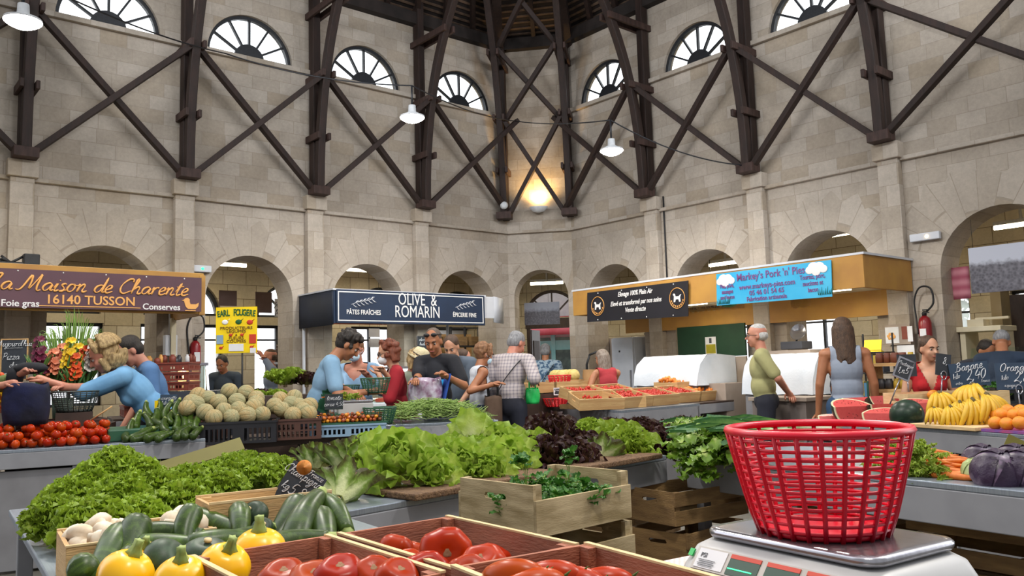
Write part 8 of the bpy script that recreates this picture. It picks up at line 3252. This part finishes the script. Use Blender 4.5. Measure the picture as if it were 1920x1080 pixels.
def person(label, px, py, d, yaw, lean=0, hp=0, hy=0, skin=0, fem=False, fat=1.0, hands=(None, None), shirt=None, sleeve=.5, hem=-.06, neck=None, legs=None, skirt=None, hair=('short', None), apron=None, mask=None, glasses=False, hat=None, extra=None, vox=.011, side=0):
 T = Matrix.Rotation(R(side), 4, 'Y') @ rotX(-R(lean))
 nb = Vector((0, 0, .52)) + (T @ Vector((0, 0, .30)))
 Hm = T @ Matrix.Rotation(R(hy), 4, 'Z') @ rotX(R(lean) * .6 - R(hp))
 hc = nb + (T @ Vector((0, .004, .02))) + (Hm @ Vector((0, .012, .088)))
 top = (hc + Hm @ Vector((0, 0, .0765))).z
 tgt = at_d(px, py, d)
 h = min(1.92, max(1.45, tgt.z / top))
 Rz = Matrix.Rotation(R(yaw), 4, 'Z')
 off = Rz @ (hc * h)
 loc = Vector((tgt.x - off.x, tgt.y - off.y, 0))
 inv = (Matrix.Translation(loc) @ Rz).inverted()
 sw, hw = (.098, .058) if fem else (.112, .054)
 P = Vector((0, 0, .52 * h))
 TM = Matrix.Translation(P) @ T

 def tp(x, y, z):
  return TM @ Vector((x * h, y * h, z * h))
 S = [tp(-sw * fat ** .5, 0, .278), tp(sw * fat ** .5, 0, .278)]
 E, Hn = [], []
 for i in (0, 1):
  s = -1 if i == 0 else 1
  t_ = hands[i]
  if t_ is None:
   t_ = S[i] + Vector((s * .05 * h, .03 * h, -.318 * h))
  elif t_[0] == 'w':
   t_ = inv @ at_d(t_[1], t_[2], t_[3])
  else:
   t_ = Vector(t_) * h
  a, b = .168 * h, .158 * h
  v = t_ - S[i]
  L = min(v.length, (a + b) * .985)
  v.normalize()
  q = (a * a - b * b + L * L) / (2 * L)
  k = sqrt(max(0, a * a - q * q))
  hint = Vector((s * .5, -.6, -.9))
  hint = (hint - v * hint.dot(v)).normalized()
  E.append(S[i] + v * q + hint * k)
  Hn.append(S[i] + v * L)

 def torso(mb, g, lo=False):
  f = fat
  for c, r in (((0, .0, .0), (.094 if fem else .088, .068, .07)), ((0, .008 * f, .09), (.076 * f, .06 * f, .09)), ((0, .004, .2), (.088 * f ** .5, .062 * f, .1)), ((0, -.006, .262), (.096, .045, .045))):
   mb.ell(Vector(c) * h, [x * h + g for x in r], 0, 18, 12, TM)
  if fem:
   for s in (-1, 1):
    mb.ell(Vector((s * .04, .045, .19)) * h, [.035 * h + g * .7] * 3, 0, 10, 8, TM)
  for s in (0, 1):
   mb.cap(tp(0, -.004, .285), S[s], .04 * h + g, .036 * h + g)
 hk = h / 1.72
 HM = Matrix.Translation(hc * h) @ Hm
 ft = [Vector((-hw * h, 0, 0)), Vector((hw * h, .03 * h, 0))]
 mb = MB()
 torso(mb, 0)
 mb.cap(tp(0, -.008, .28), HM @ (Vector((0, -.018, -.06)) * hk), .038 * h, .033 * h)
 K = hk * 1.07
 for c, r in (((0, -.008, .035), (.075, .096, .088)), ((0, .028, -.03), (.06, .066, .08)), ((0, .055, -.092), (.03, .028, .024)), ((0, .075, .03), (.05, .02, .014)), ((-.074, -.008, -.012), (.011, .022, .031)), ((.074, -.008, -.012), (.011, .022, .031)), ((-.035, .066, -.03), (.022, .02, .024)), ((.035, .066, -.03), (.022, .02, .024)), ((0, .078, -.062), (.026, .017, .016))):
  mb.ell(Vector(c) * K, [x * K for x in r], 0, 16, 10, HM)
 mb.cap(HM @ (Vector((0, .088, .012)) * K), HM @ (Vector((0, .112, -.026)) * K), .009 * K, .014 * K)
 for s in (0, 1):
  mb.cap(S[s], E[s], .032 * h * fat ** .3, .024 * h)
  mb.cap(E[s], Hn[s], .025 * h, .0165 * h)
  dv = (Hn[s] - E[s]).normalized()
  mb.cap(Hn[s], Hn[s] + dv * .045 * h, .0175 * h, .02 * h, 0, 10)
  kn = Vector((ft[s].x * 1.05, ft[s].y * .6 + .012 * h, .27 * h))
  hpj = P + Vector(((-1 if s == 0 else 1) * hw * h, 0, -.01 * h))
  mb.cap(hpj, kn, .056 * h, .036 * h)
  mb.cap(kn, ft[s] + Vector((0, -.01 * h, .045 * h)), .036 * h, .021 * h)
 vs, fs, _ = blob(mb, vox, 3)
 bd = MB()
 bd.add(vs, fs, 0, True)
 for s in (-1, 1):
  bd.ell(Vector((s * .031, .0775, .004)) * K, [.0112 * K] * 3, 1, 10, 8, HM)
  bd.ell(Vector((s * .031, .0858, .004)) * K, [.0066 * K] * 3, 2, 8, 6, HM)
  bd.tube([HM @ (Vector((s * x, y, z)) * K) for x, y, z in ((.014, .097, .024), (.03, .094, .031), (.048, .08, .026))], .004 * K, 5, 4)
 bd.tube([HM @ (Vector((x, y, -.062)) * K) for x, y in ((-.022, .088), (-.01, .097), (0, .099), (.01, .097), (.022, .088))], .0052 * K, 6, 3)
 for s in (0, 1):                     # five fingers on each hand, thumb from the side of the palm
  dv = (Hn[s] - E[s]).normalized()
  lat = dv.cross(Vector((0, 0, 1)))
  if lat.length < .2:
   lat = Vector((0, -1, 0))
  lat.normalize()
  dn = lat.cross(dv)
  if dn.z > 0 or (abs(dn.z) < .3 and dn.y < 0):
   dn = -dn
  pc = Hn[s] + dv * .052 * h
  for k in range(4):
   b0 = pc + lat * (k - 1.5) * .0118 * h
   L = (.04, .045, .043, .034)[k] * h
   bd.tube([b0, b0 + dv * L * .55 + dn * L * .12, b0 + dv * L * .9 + dn * L * .45], [.0058 * h, .0052 * h, .0042 * h], 7)
  b0 = Hn[s] + dv * .022 * h + lat * .016 * h * (1 if s else -1)
  bd.tube([b0, b0 + (dv + lat * (1 if s else -1)) * .018 * h + dn * .006 * h, b0 + dv * .042 * h + lat * (.022 * h if s else -.022 * h) + dn * .016 * h], [.007 * h, .006 * h, .0045 * h], 7)
 root = bd.obj('person', [SK[skin], EYEW, EYEB, LIP, BROW], None, loc, (0, 0, R(yaw)))
 tag(root, label, 'person')

 def part(name, data, m, solid=.004):
  a = MB()
  a.add(data[0], data[1], 0, True)
  return a.obj(name, m, root, solid=solid)
 ti = TM.inverted()
 sh = None
 hem += .055
 if shirt:
  mb = MB()
  torso(mb, .013)
  if hem < -.1:
   mb.cap(tp(0, 0, -.01), tp(0, 0, hem - .02), .092 * h * fat ** .5, .096 * h * fat ** .5, 0, 20, .78)
  for s in (0, 1):
   if sleeve > 0:
    L1 = min(1, sleeve * 2)
    mb.cap(S[s], S[s].lerp(E[s], L1 - (.1 if sleeve < .5 else 0)), .036 * h + .012, .033 * h + .009)
    if sleeve > .5:
     mb.cap(E[s], E[s].lerp(Hn[s], (sleeve - .5) * 1.8), .031 * h + .008, .026 * h + .006)
  cuts = [(tp(0, 0, hem), TM.to_3x3() @ Vector((0, 0, -1)))]
  dr = None
  if neck:
   zn, sl, ym = neck

   def dr(c):
    q = (ti @ c) / h
    return (q.y > ym and q.z > zn + abs(q.x) * sl and abs(q.x) < .075) or (abs(q.x) > sw * .8 and sleeve == 0)
  elif sleeve == 0:
   def dr(c):
    return abs((ti @ c).x / h) > sw * .84
  sh = blob(mb, vox, 4, cuts, dr)
  part('shirt', sh, shirt)
 if legs:
  mb = MB()
  mb.ell(P, (.094 * h + .012, .07 * h + .012, .075 * h), 0, 18, 10)
  for s in (0, 1):
   sg = -1 if s == 0 else 1
   kn = Vector((ft[s].x * 1.05, ft[s].y * .6 + .012 * h, .27 * h))
   mb.cap(P + Vector((sg * hw * h, 0, -.01 * h)), kn, .06 * h, .043 * h)
   mb.cap(kn, ft[s] + Vector((0, -.01 * h, .05 * h)), .043 * h, .036 * h)
  part('trousers', blob(mb, .015, 4, [((0, 0, .57 * h), (0, 0, 1)), ((0, 0, .035 * h), (0, 0, -1))]), legs)
 if skirt:
  mb = MB()
  mb.lathe([(.09 * h, .58 * h), (.105 * h, .5 * h), (.12 * h, .4 * h), (.135 * h, .28 * h)], 28, 0, Matrix.Diagonal((1, .8, 1, 1)), True, lambda a, f: 1 + .04 * f * sin(7 * a), False)
  mb.obj('skirt', skirt, root, solid=.005)
 for s in (0, 1):
  mb = MB()
  mb.ell(ft[s] + Vector((0, .045 * h, .028 * h)), (.028 * h, .075 * h, .026 * h), 0, 12, 8)
  mb.box(ft[s] + Vector((0, .045 * h, .006 * h)), (.05 * h, .145 * h, .01 * h))
  mb.obj('shoe', M['rubber'], root)
 if apron and sh:
  am, zt, zb_ = apron
  vs, fs, ns = sh
  keep = [f for f in fs if (lambda q, n: zb_ < q.z / h < zt and n.y > .12 and abs(q.x / h) < (.075 if q.z / h > .1 else .12))(ti @ vs[f[0]], ti.to_3x3() @ ns[f[0]])]
  mb = MB()
  mb.add([v + n * .008 for v, n in zip(vs, ns)], keep, 0, True)
  rows = [[tp(x * .09, .07 + fat * .006 + .012 - abs(x) * .035 + .01 * (1 - z_), -.02 - z_ * .22) for x in (-1, -.6, -.2, .2, .6, 1)] for z_ in (0, .3, .6, 1)]
  mb.grid(rows)
  mb.obj('apron', am, root, solid=.004)
 # hair
 st, hm_ = hair
 if hm_:
  mb = MB()
  rnd = random.Random(int(px))
  if st == 'bald':
   mb.ell(Vector((0, -.034, .0)) * K, Vector((.08, .078, .062)) * K, 0, 18, 12, HM)
   mb.ell(Vector((0, -.012, .072)) * K, Vector((.066, .082, .053)) * K, 0, 18, 12, HM)
  else:
   mb.ell(Vector((0, -.02, .05)) * K, Vector((.083, .094, .08)) * K, 0, 20, 14, HM)
   mb.ell(Vector((0, -.045, .0)) * K, Vector((.08, .066, .075)) * K, 0, 18, 12, HM)
  if st == 'buzz':
   mb = MB()
   mb.ell(Vector((0, -.017, .042)) * K, Vector((.078, .094, .083)) * K, 0, 20, 14, HM)
  n_, rr_, dz = {'curly': (150, .024, .0), 'tousled': (60, .02, 0), 'bigcurl': (620, .021, -.07), 'bob': (40, .03, -.03)}.get(st, (0, 0, 0))
  for k in range(n_):
   a, z = rnd.uniform(-.35, pi + .35), rnd.uniform(-.75 + dz * 5, 1)
   c = sqrt(max(0, 1 - z * z))
   g_ = 1.22 if st == 'bigcurl' else 1
   p_ = Vector((cos(a) * c * .09 * g_, -.02 - abs(sin(a)) * c * .1 * g_ if sin(a) > 0 else .03, .045 + z * .085 * g_ + (dz if z < 0 else 0)))
   mb.ell(p_ * K, [rr_ * K * rnd.uniform(.6, 1.1)] * 3, 0, 8, 6, HM)
  if st == 'tousled':
   for k in range(16):
    mb.ell(Vector((rnd.uniform(-.055, .055), rnd.uniform(.0, .075), .1 + rnd.uniform(-.012, .02))) * K, [.025 * K] * 3, 0, 8, 6, HM)
  if st in ('long', 'bob', 'bigcurl'):
   ln = {'long': -.3, 'bob': -.11, 'bigcurl': -.13}[st]
   for k in range(22):
    a = pi * (k + .5) / 22
    x, y = cos(a) * .082, -.02 - sin(a) * .085
    e = HM @ (Vector((x * .9, y * .95, .02)) * K)
    f_ = e + Vector((x * .25, -.02 - (.02 if st == 'long' else 0), ln * rnd.uniform(.85, 1.1))) * K
    mb.cap(e, f_, .024 * K, .013 * K, 0, 8)
  if st == 'bun':
   mb.ell(Vector((0, -.11, .075)) * K, Vector((.04, .04, .038)) * K, 0, 12, 8, HM)
  part('hair', blob(mb, .009 if n_ else .011, 1 if n_ else 3), hm_, 0)
 if mask:
  mb = MB()
  mb.ell(Vector((0, .062, -.052)) * K, Vector((.06, .058, .05)) * K, 0, 16, 10, HM)
  for s in (-1, 1):
   mb.tube([HM @ (Vector((s * x, y, z)) * K) for x, y, z in ((.05, .07, -.03), (.075, .02, -.02), (.082, -.01, -.005))], .0025 * K, 4)
  mb.obj('face_mask', mask, root)
 if glasses:
  mb = MB()
  for s in (-1, 1):
   mb.tube([HM @ (Vector((s * .032 + .022 * cos(a), .1, .004 + .016 * sin(a))) * K) for a in np.linspace(0, 6, 12)], .0026 * K, 5, 0, True)
   mb.tube([HM @ (Vector((s * x, y, z)) * K) for x, y, z in ((.055, .098, .008), (.078, .06, .008), (.08, -.01, .005))], .0025 * K, 5)
  mb.tube([HM @ (Vector((x, .103, .008)) * K) for x in (-.01, .01)], .0025 * K, 5)
  mb.obj('glasses', M['rubber'], root)
 if hat:
  mb = MB()
  mb.lathe([(.14, .045), (.1, .066), (.093, .07), (.088, .11), (.07, .145), (.03, .155), (.001, .156)], 26, 0, HM @ Matrix.Scale(K, 4) @ rotX(R(-4)))
  mb.lathe([(.0945, .072), (.092, .088)], 26, 1, HM @ Matrix.Scale(K, 4) @ rotX(R(-4)))
  mb.obj('straw_hat', [hat, M['dark_brown']], root, solid=.004)
 if extra:
  extra(root, tp, HM, h, K, S, Hn)
 return root

def strap(c=1, m=None, y0=.085):
 """bag strap across the back and chest, from one shoulder to the other hip"""
 def f(root, tp, HM, h, K, S, Hn):
  mb = MB()
  pts = []
  for k in range(28):
   a = 2 * pi * k / 28
   u_ = sin(a)
   pts.append(tp(c * (-.035 + u_ * .0 + .085 * (-cos(a)) * -1) if False else c * .1 * cos(a) * -1 + .0, (.078 + .012 * (1 - abs(cos(a)))) * u_, .155 + .145 * cos(a) * 1.0))
  mb.tube(pts, .011, 6, 0, True, flat=.5)
  mb.obj('bag_strap', m or M['rubber'], root)
 return f

H = {k: hairmat(k + '_hair', a, b) for k, (a, b) in {'blond': ('#b59a6a', '#7d6440'), 'black': ('#17120f', '#2a201a'), 'brown': ('#3a281c', '#523a28'), 'auburn': ('#5c2a18', '#7a3c22'), 'grey': ('#8f8f92', '#6d6d70'), 'white': ('#c4c2c0', '#a8a6a4'), 'greybrown': ('#6a5a4e', '#8d8278'), 'ginger': ('#6e4a30', '#8a6240'), 'buzz': ('#4a3a30', '#5c4a3e')}.items()}
M['lt_blue'] = fabric('light_blue_cotton', '#6fa0c9', '#5f90ba')
M['mid_blue'] = fabric('mid_blue_cotton', '#5a7fae', '#4c709e')
M['apron_g'] = fabric('green_apron', '#1f4f38', '#28603f', .3)
M['apron_b'] = fabric('brown_apron', '#4a4234', '#3d362b', .3)
M['navy_trouser'] = fabric('navy_trousers', '#1f2230', '#181a26')
M['jeans'] = fabric('blue_jeans', '#2f4f73', '#26415f')
M['black_cotton'] = fabric('black_cotton', '#1b1d26', '#15161d')
m, nt, b = newmat('plaid_cotton')
tc = nd(nt, 'ShaderNodeTexCoord')
sx = nd(nt, 'ShaderNodeSeparateXYZ', {0: tc.outputs['Object']})
l1 = mth(nt, 'LESS_THAN', mth(nt, 'FRACT', mth(nt, 'MULTIPLY', sx.outputs[0], 27)), .38)
l2 = mth(nt, 'LESS_THAN', mth(nt, 'FRACT', mth(nt, 'MULTIPLY', sx.outputs[2], 27)), .38)
nt.links.new(mixc(nt, mth(nt, 'MULTIPLY', mth(nt, 'ADD', l1, l2), .42), lin('#b5abaa'), lin('#77717e')), b.inputs['Base Color'])
b.inputs['Roughness'].default_value = .9
M['plaid'] = m
M['hawaii'] = mat('blue_print_cotton', '#3f5f80', '#9fb4c4', .8, 22, 3, ramp=(.45, .55))
PANTS = M['navy_trouser']
person('woman with curly blond hair in a light blue top reaching left over the tomatoes', 196, 640, 7.0, 112, 42, 12, 0, 2, True, 1.05, (('w', 92, 716, 6.75), ('w', 118, 728, 6.6)), M['lt_blue'], .6, -.08, None, PANTS, hair=('bigcurl', H['blond']), apron=(M['apron_b'], .04, -.08))
person('woman with short black hair in a blue T-shirt behind the curly-haired woman', 245, 635, 7.6, 125, 22, 25, 0, 2, True, 1.05, ((-.1, .2, .5), (.1, .2, .48)), M['mid_blue'], .42, -.08, None, PANTS, hair=('short', H['black']), apron=(M['apron_b'], .1, -.08))
person('customer at the left edge holding open a dark blue bag, only arms showing', -62, 640, 6.3, -95, 12, 10, 0, 2, True, 1.1, (('w', 52, 698, 6.25), ('w', 46, 722, 6.05)), fabric('olive_cotton', '#6f7f4a'), .72, -.1, None, PANTS, hair=('short', H['brown']))
person('blurred stallholder in white behind the deli counter at left', 283, 638, 11.6, 70, 8, 15, 0, 2, True, 1, ((-.1, .15, .55), (.1, .15, .55)), fabric('white_coat', '#cfcac2'), .9, -.1, None, PANTS, hair=('short', H['ginger']))
def apron_print(root, tp, HM, h, K, S, Hn):
 mb = MB()
 for k in range(5):
  mb.ell(tp(.02 + .012 * (k % 2), .083, .1 - .025 * k), (.012, .006, .018), 0, 8, 6)
 mb.tube([Hn[1] + Vector((.019 * cos(a) * h, .0, .019 * sin(a) * h)) for a in np.linspace(0, 6, 12)], .006, 5, 1, True)
 mb.obj('apron_emblem', [M['gold'], M['rubber']], root)

person('young man with dark curly hair in a pale blue T-shirt and green apron', 652, 626, 7.75, -78, 22, 30, 0, 1, False, .95, (('w', 662, 738, 7.5), ('w', 690, 735, 7.55)), fabric('pale_blue_cotton', '#86a9c6', '#789cba'), .42, -.08, None, PANTS, hair=('tousled', H['black']), apron=(M['apron_g'], .2, -.08), extra=apron_print)
person('woman in a light blue top and blue face mask facing the young man', 666, 634, 8.7, 172, 4, 12, 0, 2, True, 1.12, (('w', 690, 705, 8.4), ('w', 652, 735, 8.4)), fabric('powder_blue_cotton', '#8fb0cf', '#80a2c4'), .75, -.1, (.215, .9, .0), PANTS, hair=('short', H['ginger']), mask=M['mask_b'], glasses=True)
person('woman with auburn hair, white mask and red jacket at the green basket', 727, 640, 8.45, 105, 6, 12, 0, 0, True, 1.0, (('w', 712, 706, 8.3), ('w', 722, 700, 8.2)), fabric('crimson_jacket', '#9c1726', '#8a1220'), .75, -.12, (.1, 1.5, .02), M['apron_b'], hair=('bob', H['auburn']), mask=M['mask_w'], glasses=True)
person('woman in a straw hat and grey-green top behind the man with sunglasses', 783, 658, 8.9, -110, 10, 20, 0, 2, True, 1.1, ((-.1, .15, .5), (.1, .16, .52)), fabric('sage_linen', '#8e9484', '#7f8676'), .8, -.1, None, PANTS, hair=('bob', H['blond']), hat=mat('straw', '#d2c6a4', '#bfb08a', .85, 60))

def tee_print(root, tp, HM, h, K, S, Hn):
 o = text('PORT U', .085, mat('cyan_print', '#1f8fd0', None, .6), root, tp(.02, .0, .17), depth=.03, bold=.004)
 o.rotation_euler = (0, 0, pi)
 o.location = tp(.0, .078, .165)
 mb = MB()
 for s in (-1, 1):
  mb.ell(Vector((s * .035, .07, .088)) * K, Vector((.03, .016, .018)) * K, 0, 10, 6, HM)
  mb.tube([HM @ (Vector((s * x, y, z)) * K) for x, y, z in ((.06, .06, .088), (.08, .0, .07), (.078, -.05, .05))], .004 * K, 5)
 mb.obj('sunglasses', M['rubber'], root)
 mb = MB()
 mb.tube([Hn[1] + Vector((.02 * cos(a) * h, 0, .02 * sin(a) * h)) for a in np.linspace(0, 6, 14)], .007, 6, 0, True)
 mb.obj('wristwatch', M['rubber'], root)

person('man in a black T-shirt with blue print, sunglasses pushed up on his cropped head', 812, 617, 8.3, 152, 5, 20, 18, 1, False, 1.02, (('w', 838, 706, 7.95), ('w', 780, 713, 7.95)), M['black_cotton'], .42, -.14, None, PANTS, hair=('buzz', H['buzz']), extra=tee_print)
person('dark-haired man looking down behind the man with sunglasses', 846, 632, 9.6, 165, 5, 30, 0, 0, False, 1, ((-.1, .2, .55), (.1, .2, .55)), fabric('grey_cotton', '#55606e'), .42, -.1, None, PANTS, hair=('short', H['brown']))
person('masked person in pale grey, blurred, left of the white sleeveless woman', 868, 655, 10.0, -95, 6, 10, 0, 2, True, 1, ((-.1, .15, .5), (.12, .12, .48)), fabric('pale_grey_cotton', '#9aa2ac'), .42, -.1, None, PANTS, hair=('short', H['brown']), mask=M['mask_b'])
person('woman with curly ginger hair in a white sleeveless top and dotted skirt', 908, 645, 9.25, -70, 4, 14, 0, 1, True, .98, (('w', 914, 724, 9.0), ('w', 922, 722, 8.9)), fabric('white_cotton', '#cfd3dc', '#bfc4d0'), 0, -.1, None, None, mat('dotted_navy', '#1f2a3a', '#7d8a9c', .8, 60, 2, ramp=(.6, .66)), hair=('curly', H['ginger']), mask=M['mask_b'])
person('grey-haired man in a checked shirt seen from behind with a black bag strap', 968, 625, 9.3, -22, 7, 28, -25, 2, False, 1.18, ((-.13, .1, .47), ('w', 1000, 716, 9.2)), M['plaid'], .85, -.04, None, PANTS, hair=('short', H['grey']), extra=strap(-1))
person('grey-haired man in a blue printed shirt standing in the corner doorway', 1022, 645, 13.9, -8, 2, 8, 0, 1, False, 1.15, shirt=M['hawaii'], sleeve=.42, hem=-.1, legs=PANTS, hair=('short', H['grey']), extra=strap(-1), vox=.014)
person('woman with long greying hair in a red sleeveless top, back to us', 1128, 656, 10.7, 22, 6, 12, 15, 1, True, 1.15, (('w', 1092, 722, 10.7), ('w', 1112, 732, 10.9)), fabric('red_knit', '#a83038', '#952830'), 0, -.12, None, PANTS, hair=('long', H['greybrown']))
person('bald white-haired man in an olive shirt with hands clasped behind his back', 1418, 607, 8.95, 72, 3, 0, 0, 2, False, 1.15, ((-.03, -.13, .57), (.03, -.13, .575)), fabric('olive_shirt', '#a9a676', '#9a9768'), .44, -.05, None, PANTS, hair=('bald', H['white']), glasses=True)
person('woman with long brown hair in a grey vest and jeans seen from behind', 1578, 595, 7.9, -12, 2, 0, -10, 1, True, 1.1, shirt=fabric('grey_marl', '#8f98a8', '#848d9e'), sleeve=0, hem=-.12, legs=M['jeans'], hair=('long', H['brown']))
person('dark-haired woman in a red V-neck dress behind the watermelon counter', 1740, 630, 7.35, 165, 2, 8, 22, 0, True, 1.05, shirt=fabric('red_viscose', '#b0121c', '#9c0e18'), sleeve=.12, hem=-.2, neck=(.15, 2.6, .0), legs=PANTS, hair=('bun', H['brown']))
person('man with cropped grey hair in a navy T-shirt bending at the right edge', 1876, 622, 8.4, -35, 22, 22, 10, 1, False, 1.1, ((-.12, .25, .5), (.12, .22, .5)), fabric('navy_cotton', '#1f2f45', '#192739'), .42, -.1, None, PANTS, hair=('buzz', H['grey']))
person('black-haired person half hidden behind the Banane slate', 1848, 641, 9.0, 190, 25, 25, 0, 1, False, 1, ((-.1, .2, .5), (.1, .2, .5)), fabric('dark_cotton', '#2a2d38'), .42, -.1, None, PANTS, hair=('short', H['black']), vox=.013)
person('man in a grey-blue shirt raising a camera to his face under the second arch', 506, 654, 13.0, 110, 2, 0, 0, 2, False, 1.1, (('w', 492, 668, 12.6), ('w', 497, 672, 12.6)), fabric('grey_blue_shirt', '#8490a6', '#78849a'), .85, -.1, None, PANTS, hair=('bald', H['brown']), vox=.014)
person('person in a dark grey top bent beyond the lit deli glass', 416, 668, 12.4, 175, 12, 20, 0, 1, False, 1, shirt=fabric('charcoal_cotton', '#3a4450'), sleeve=.42, hem=-.1, legs=PANTS, hair=('short', H['black']), vox=.014)

# ---- bags people carry
def bag(name, label, px, py, d, w, h, dep, m, yaw=0, handles=True, bulge=.15):
 q = at_d(px, py, d)
 t = thing(name, label, 'bag', q, R(yaw))
 mb = MB()
 rows = []
 for k in range(8):
  f = k / 7
  g = 1 + bulge * sin(pi * f)
  rows.append([((w / 2 * g) * cos(a) * (abs(cos(a)) ** -.35 if abs(cos(a)) > .05 else 1) * .95, dep / 2 * g * sin(a) + .008 * sin(5 * a + 7 * f), f * h + .01 * sin(3 * a) * f) for a in np.linspace(0, 2 * pi, 25)])
 mb.grid(rows)
 c = len(mb.v)
 mb.add([rows[0][j] for j in range(24)], [tuple(range(24))])
 mb.obj('bag_body', m, t, solid=.004)
 if handles:
  for s in (-1, 1):
   hb = MB()
   hb.tube(smooth_path([(-w * .25, s * dep * .4, h), (-w * .18, s * dep * .2, h + .12), (w * .18, s * dep * .2, h + .12), (w * .25, s * dep * .4, h)], 5), .009, 6)
   hb.obj('handle', m, t)
 return t

bag('shopping_bag', 'dark blue shopping bag held open at the left edge', 48, 796, 6.15, .29, .3, .22, fabric('royal_blue_nylon', '#0a123c', '#04071c', 1.0), 15, False)
mb = MB()
mb.ell((0, 0, 0), (.13, .07, .045), 0, 14, 8, None, .08)
mb.ell((-.12, 0, -.06), (.06, .06, .08), 0, 12, 8, None, .08)
tag(mb.obj('black_bag', M['black_cotton'], None, at_d(58, 690, 6.3)), 'soft black bag flap above the dark blue shopping bag', 'bag')
bag('shopping_bag', 'shiny pink and blue patterned shopping bag held by the man with sunglasses', 798, 762, 8.0, .31, .27, .18, mat('printed_foil', '#8f6a86', '#c9c2d4', .25, 16, 5, spec=.8), -10, False)
mb = MB()
mb.box((0, 0, .15), (.015, .17, .3))
tag(mb.obj('blue_bag', fabric('blue_woven', '#23489c'), None, at_d(828, 758, 7.98), (0, R(14), R(20))), 'blue woven bag side beside the patterned shopping bag', 'bag')
bag('carrier_bag', 'bright green carrier bag hanging right of the man in the checked shirt', 999, 757, 9.2, .14, .17, .1, M['green_bag'], 0, True, .25)
t = bag('shopping_trolley', 'brown shopping trolley bag with a black handle beside the white sleeveless woman', 926, 795, 9.0, .19, .3, .18, fabric('brown_canvas', '#5a4638', '#4c3a2e'), 10, False, .05)
mb = MB()
mb.tube(smooth_path([(-.05, 0, .29), (-.05, 0, .42), (0, 0, .45), (.05, 0, .42), (.05, 0, .29)], 4), .014, 6)
mb.obj('handle', M['rubber'], t)
q = at_d(882, 740, 9.9)
t = crate('wooden_crate', 'pale crate of oranges behind the white sleeveless woman', (q.x, q.y, q.z - .08), R(20), .4, .3, .08, 'pine', ends='')
random.seed(5)
for k in range(16):
 use(og, USED, (q.x + random.uniform(-.14, .14), q.y + random.uniform(-.1, .1), q.z - .02 + .03 * (k % 3)), (k, 0, 0), 'orange in the pale crate behind the white sleeveless woman', 'oranges in the far crate', .9)
mb = MB()
mb.box((0, 0, (q.z - .085) / 2), (.5, .4, q.z - .085))
tag(mb.obj('blue_covered_stand', mat('blue_check_cloth', '#7fa8cc', '#5a86b4', .8, 12), None, (q.x, q.y, 0), (0, 0, R(20))), 'stand with pale blue cloth under the far orange crate', 'stand')
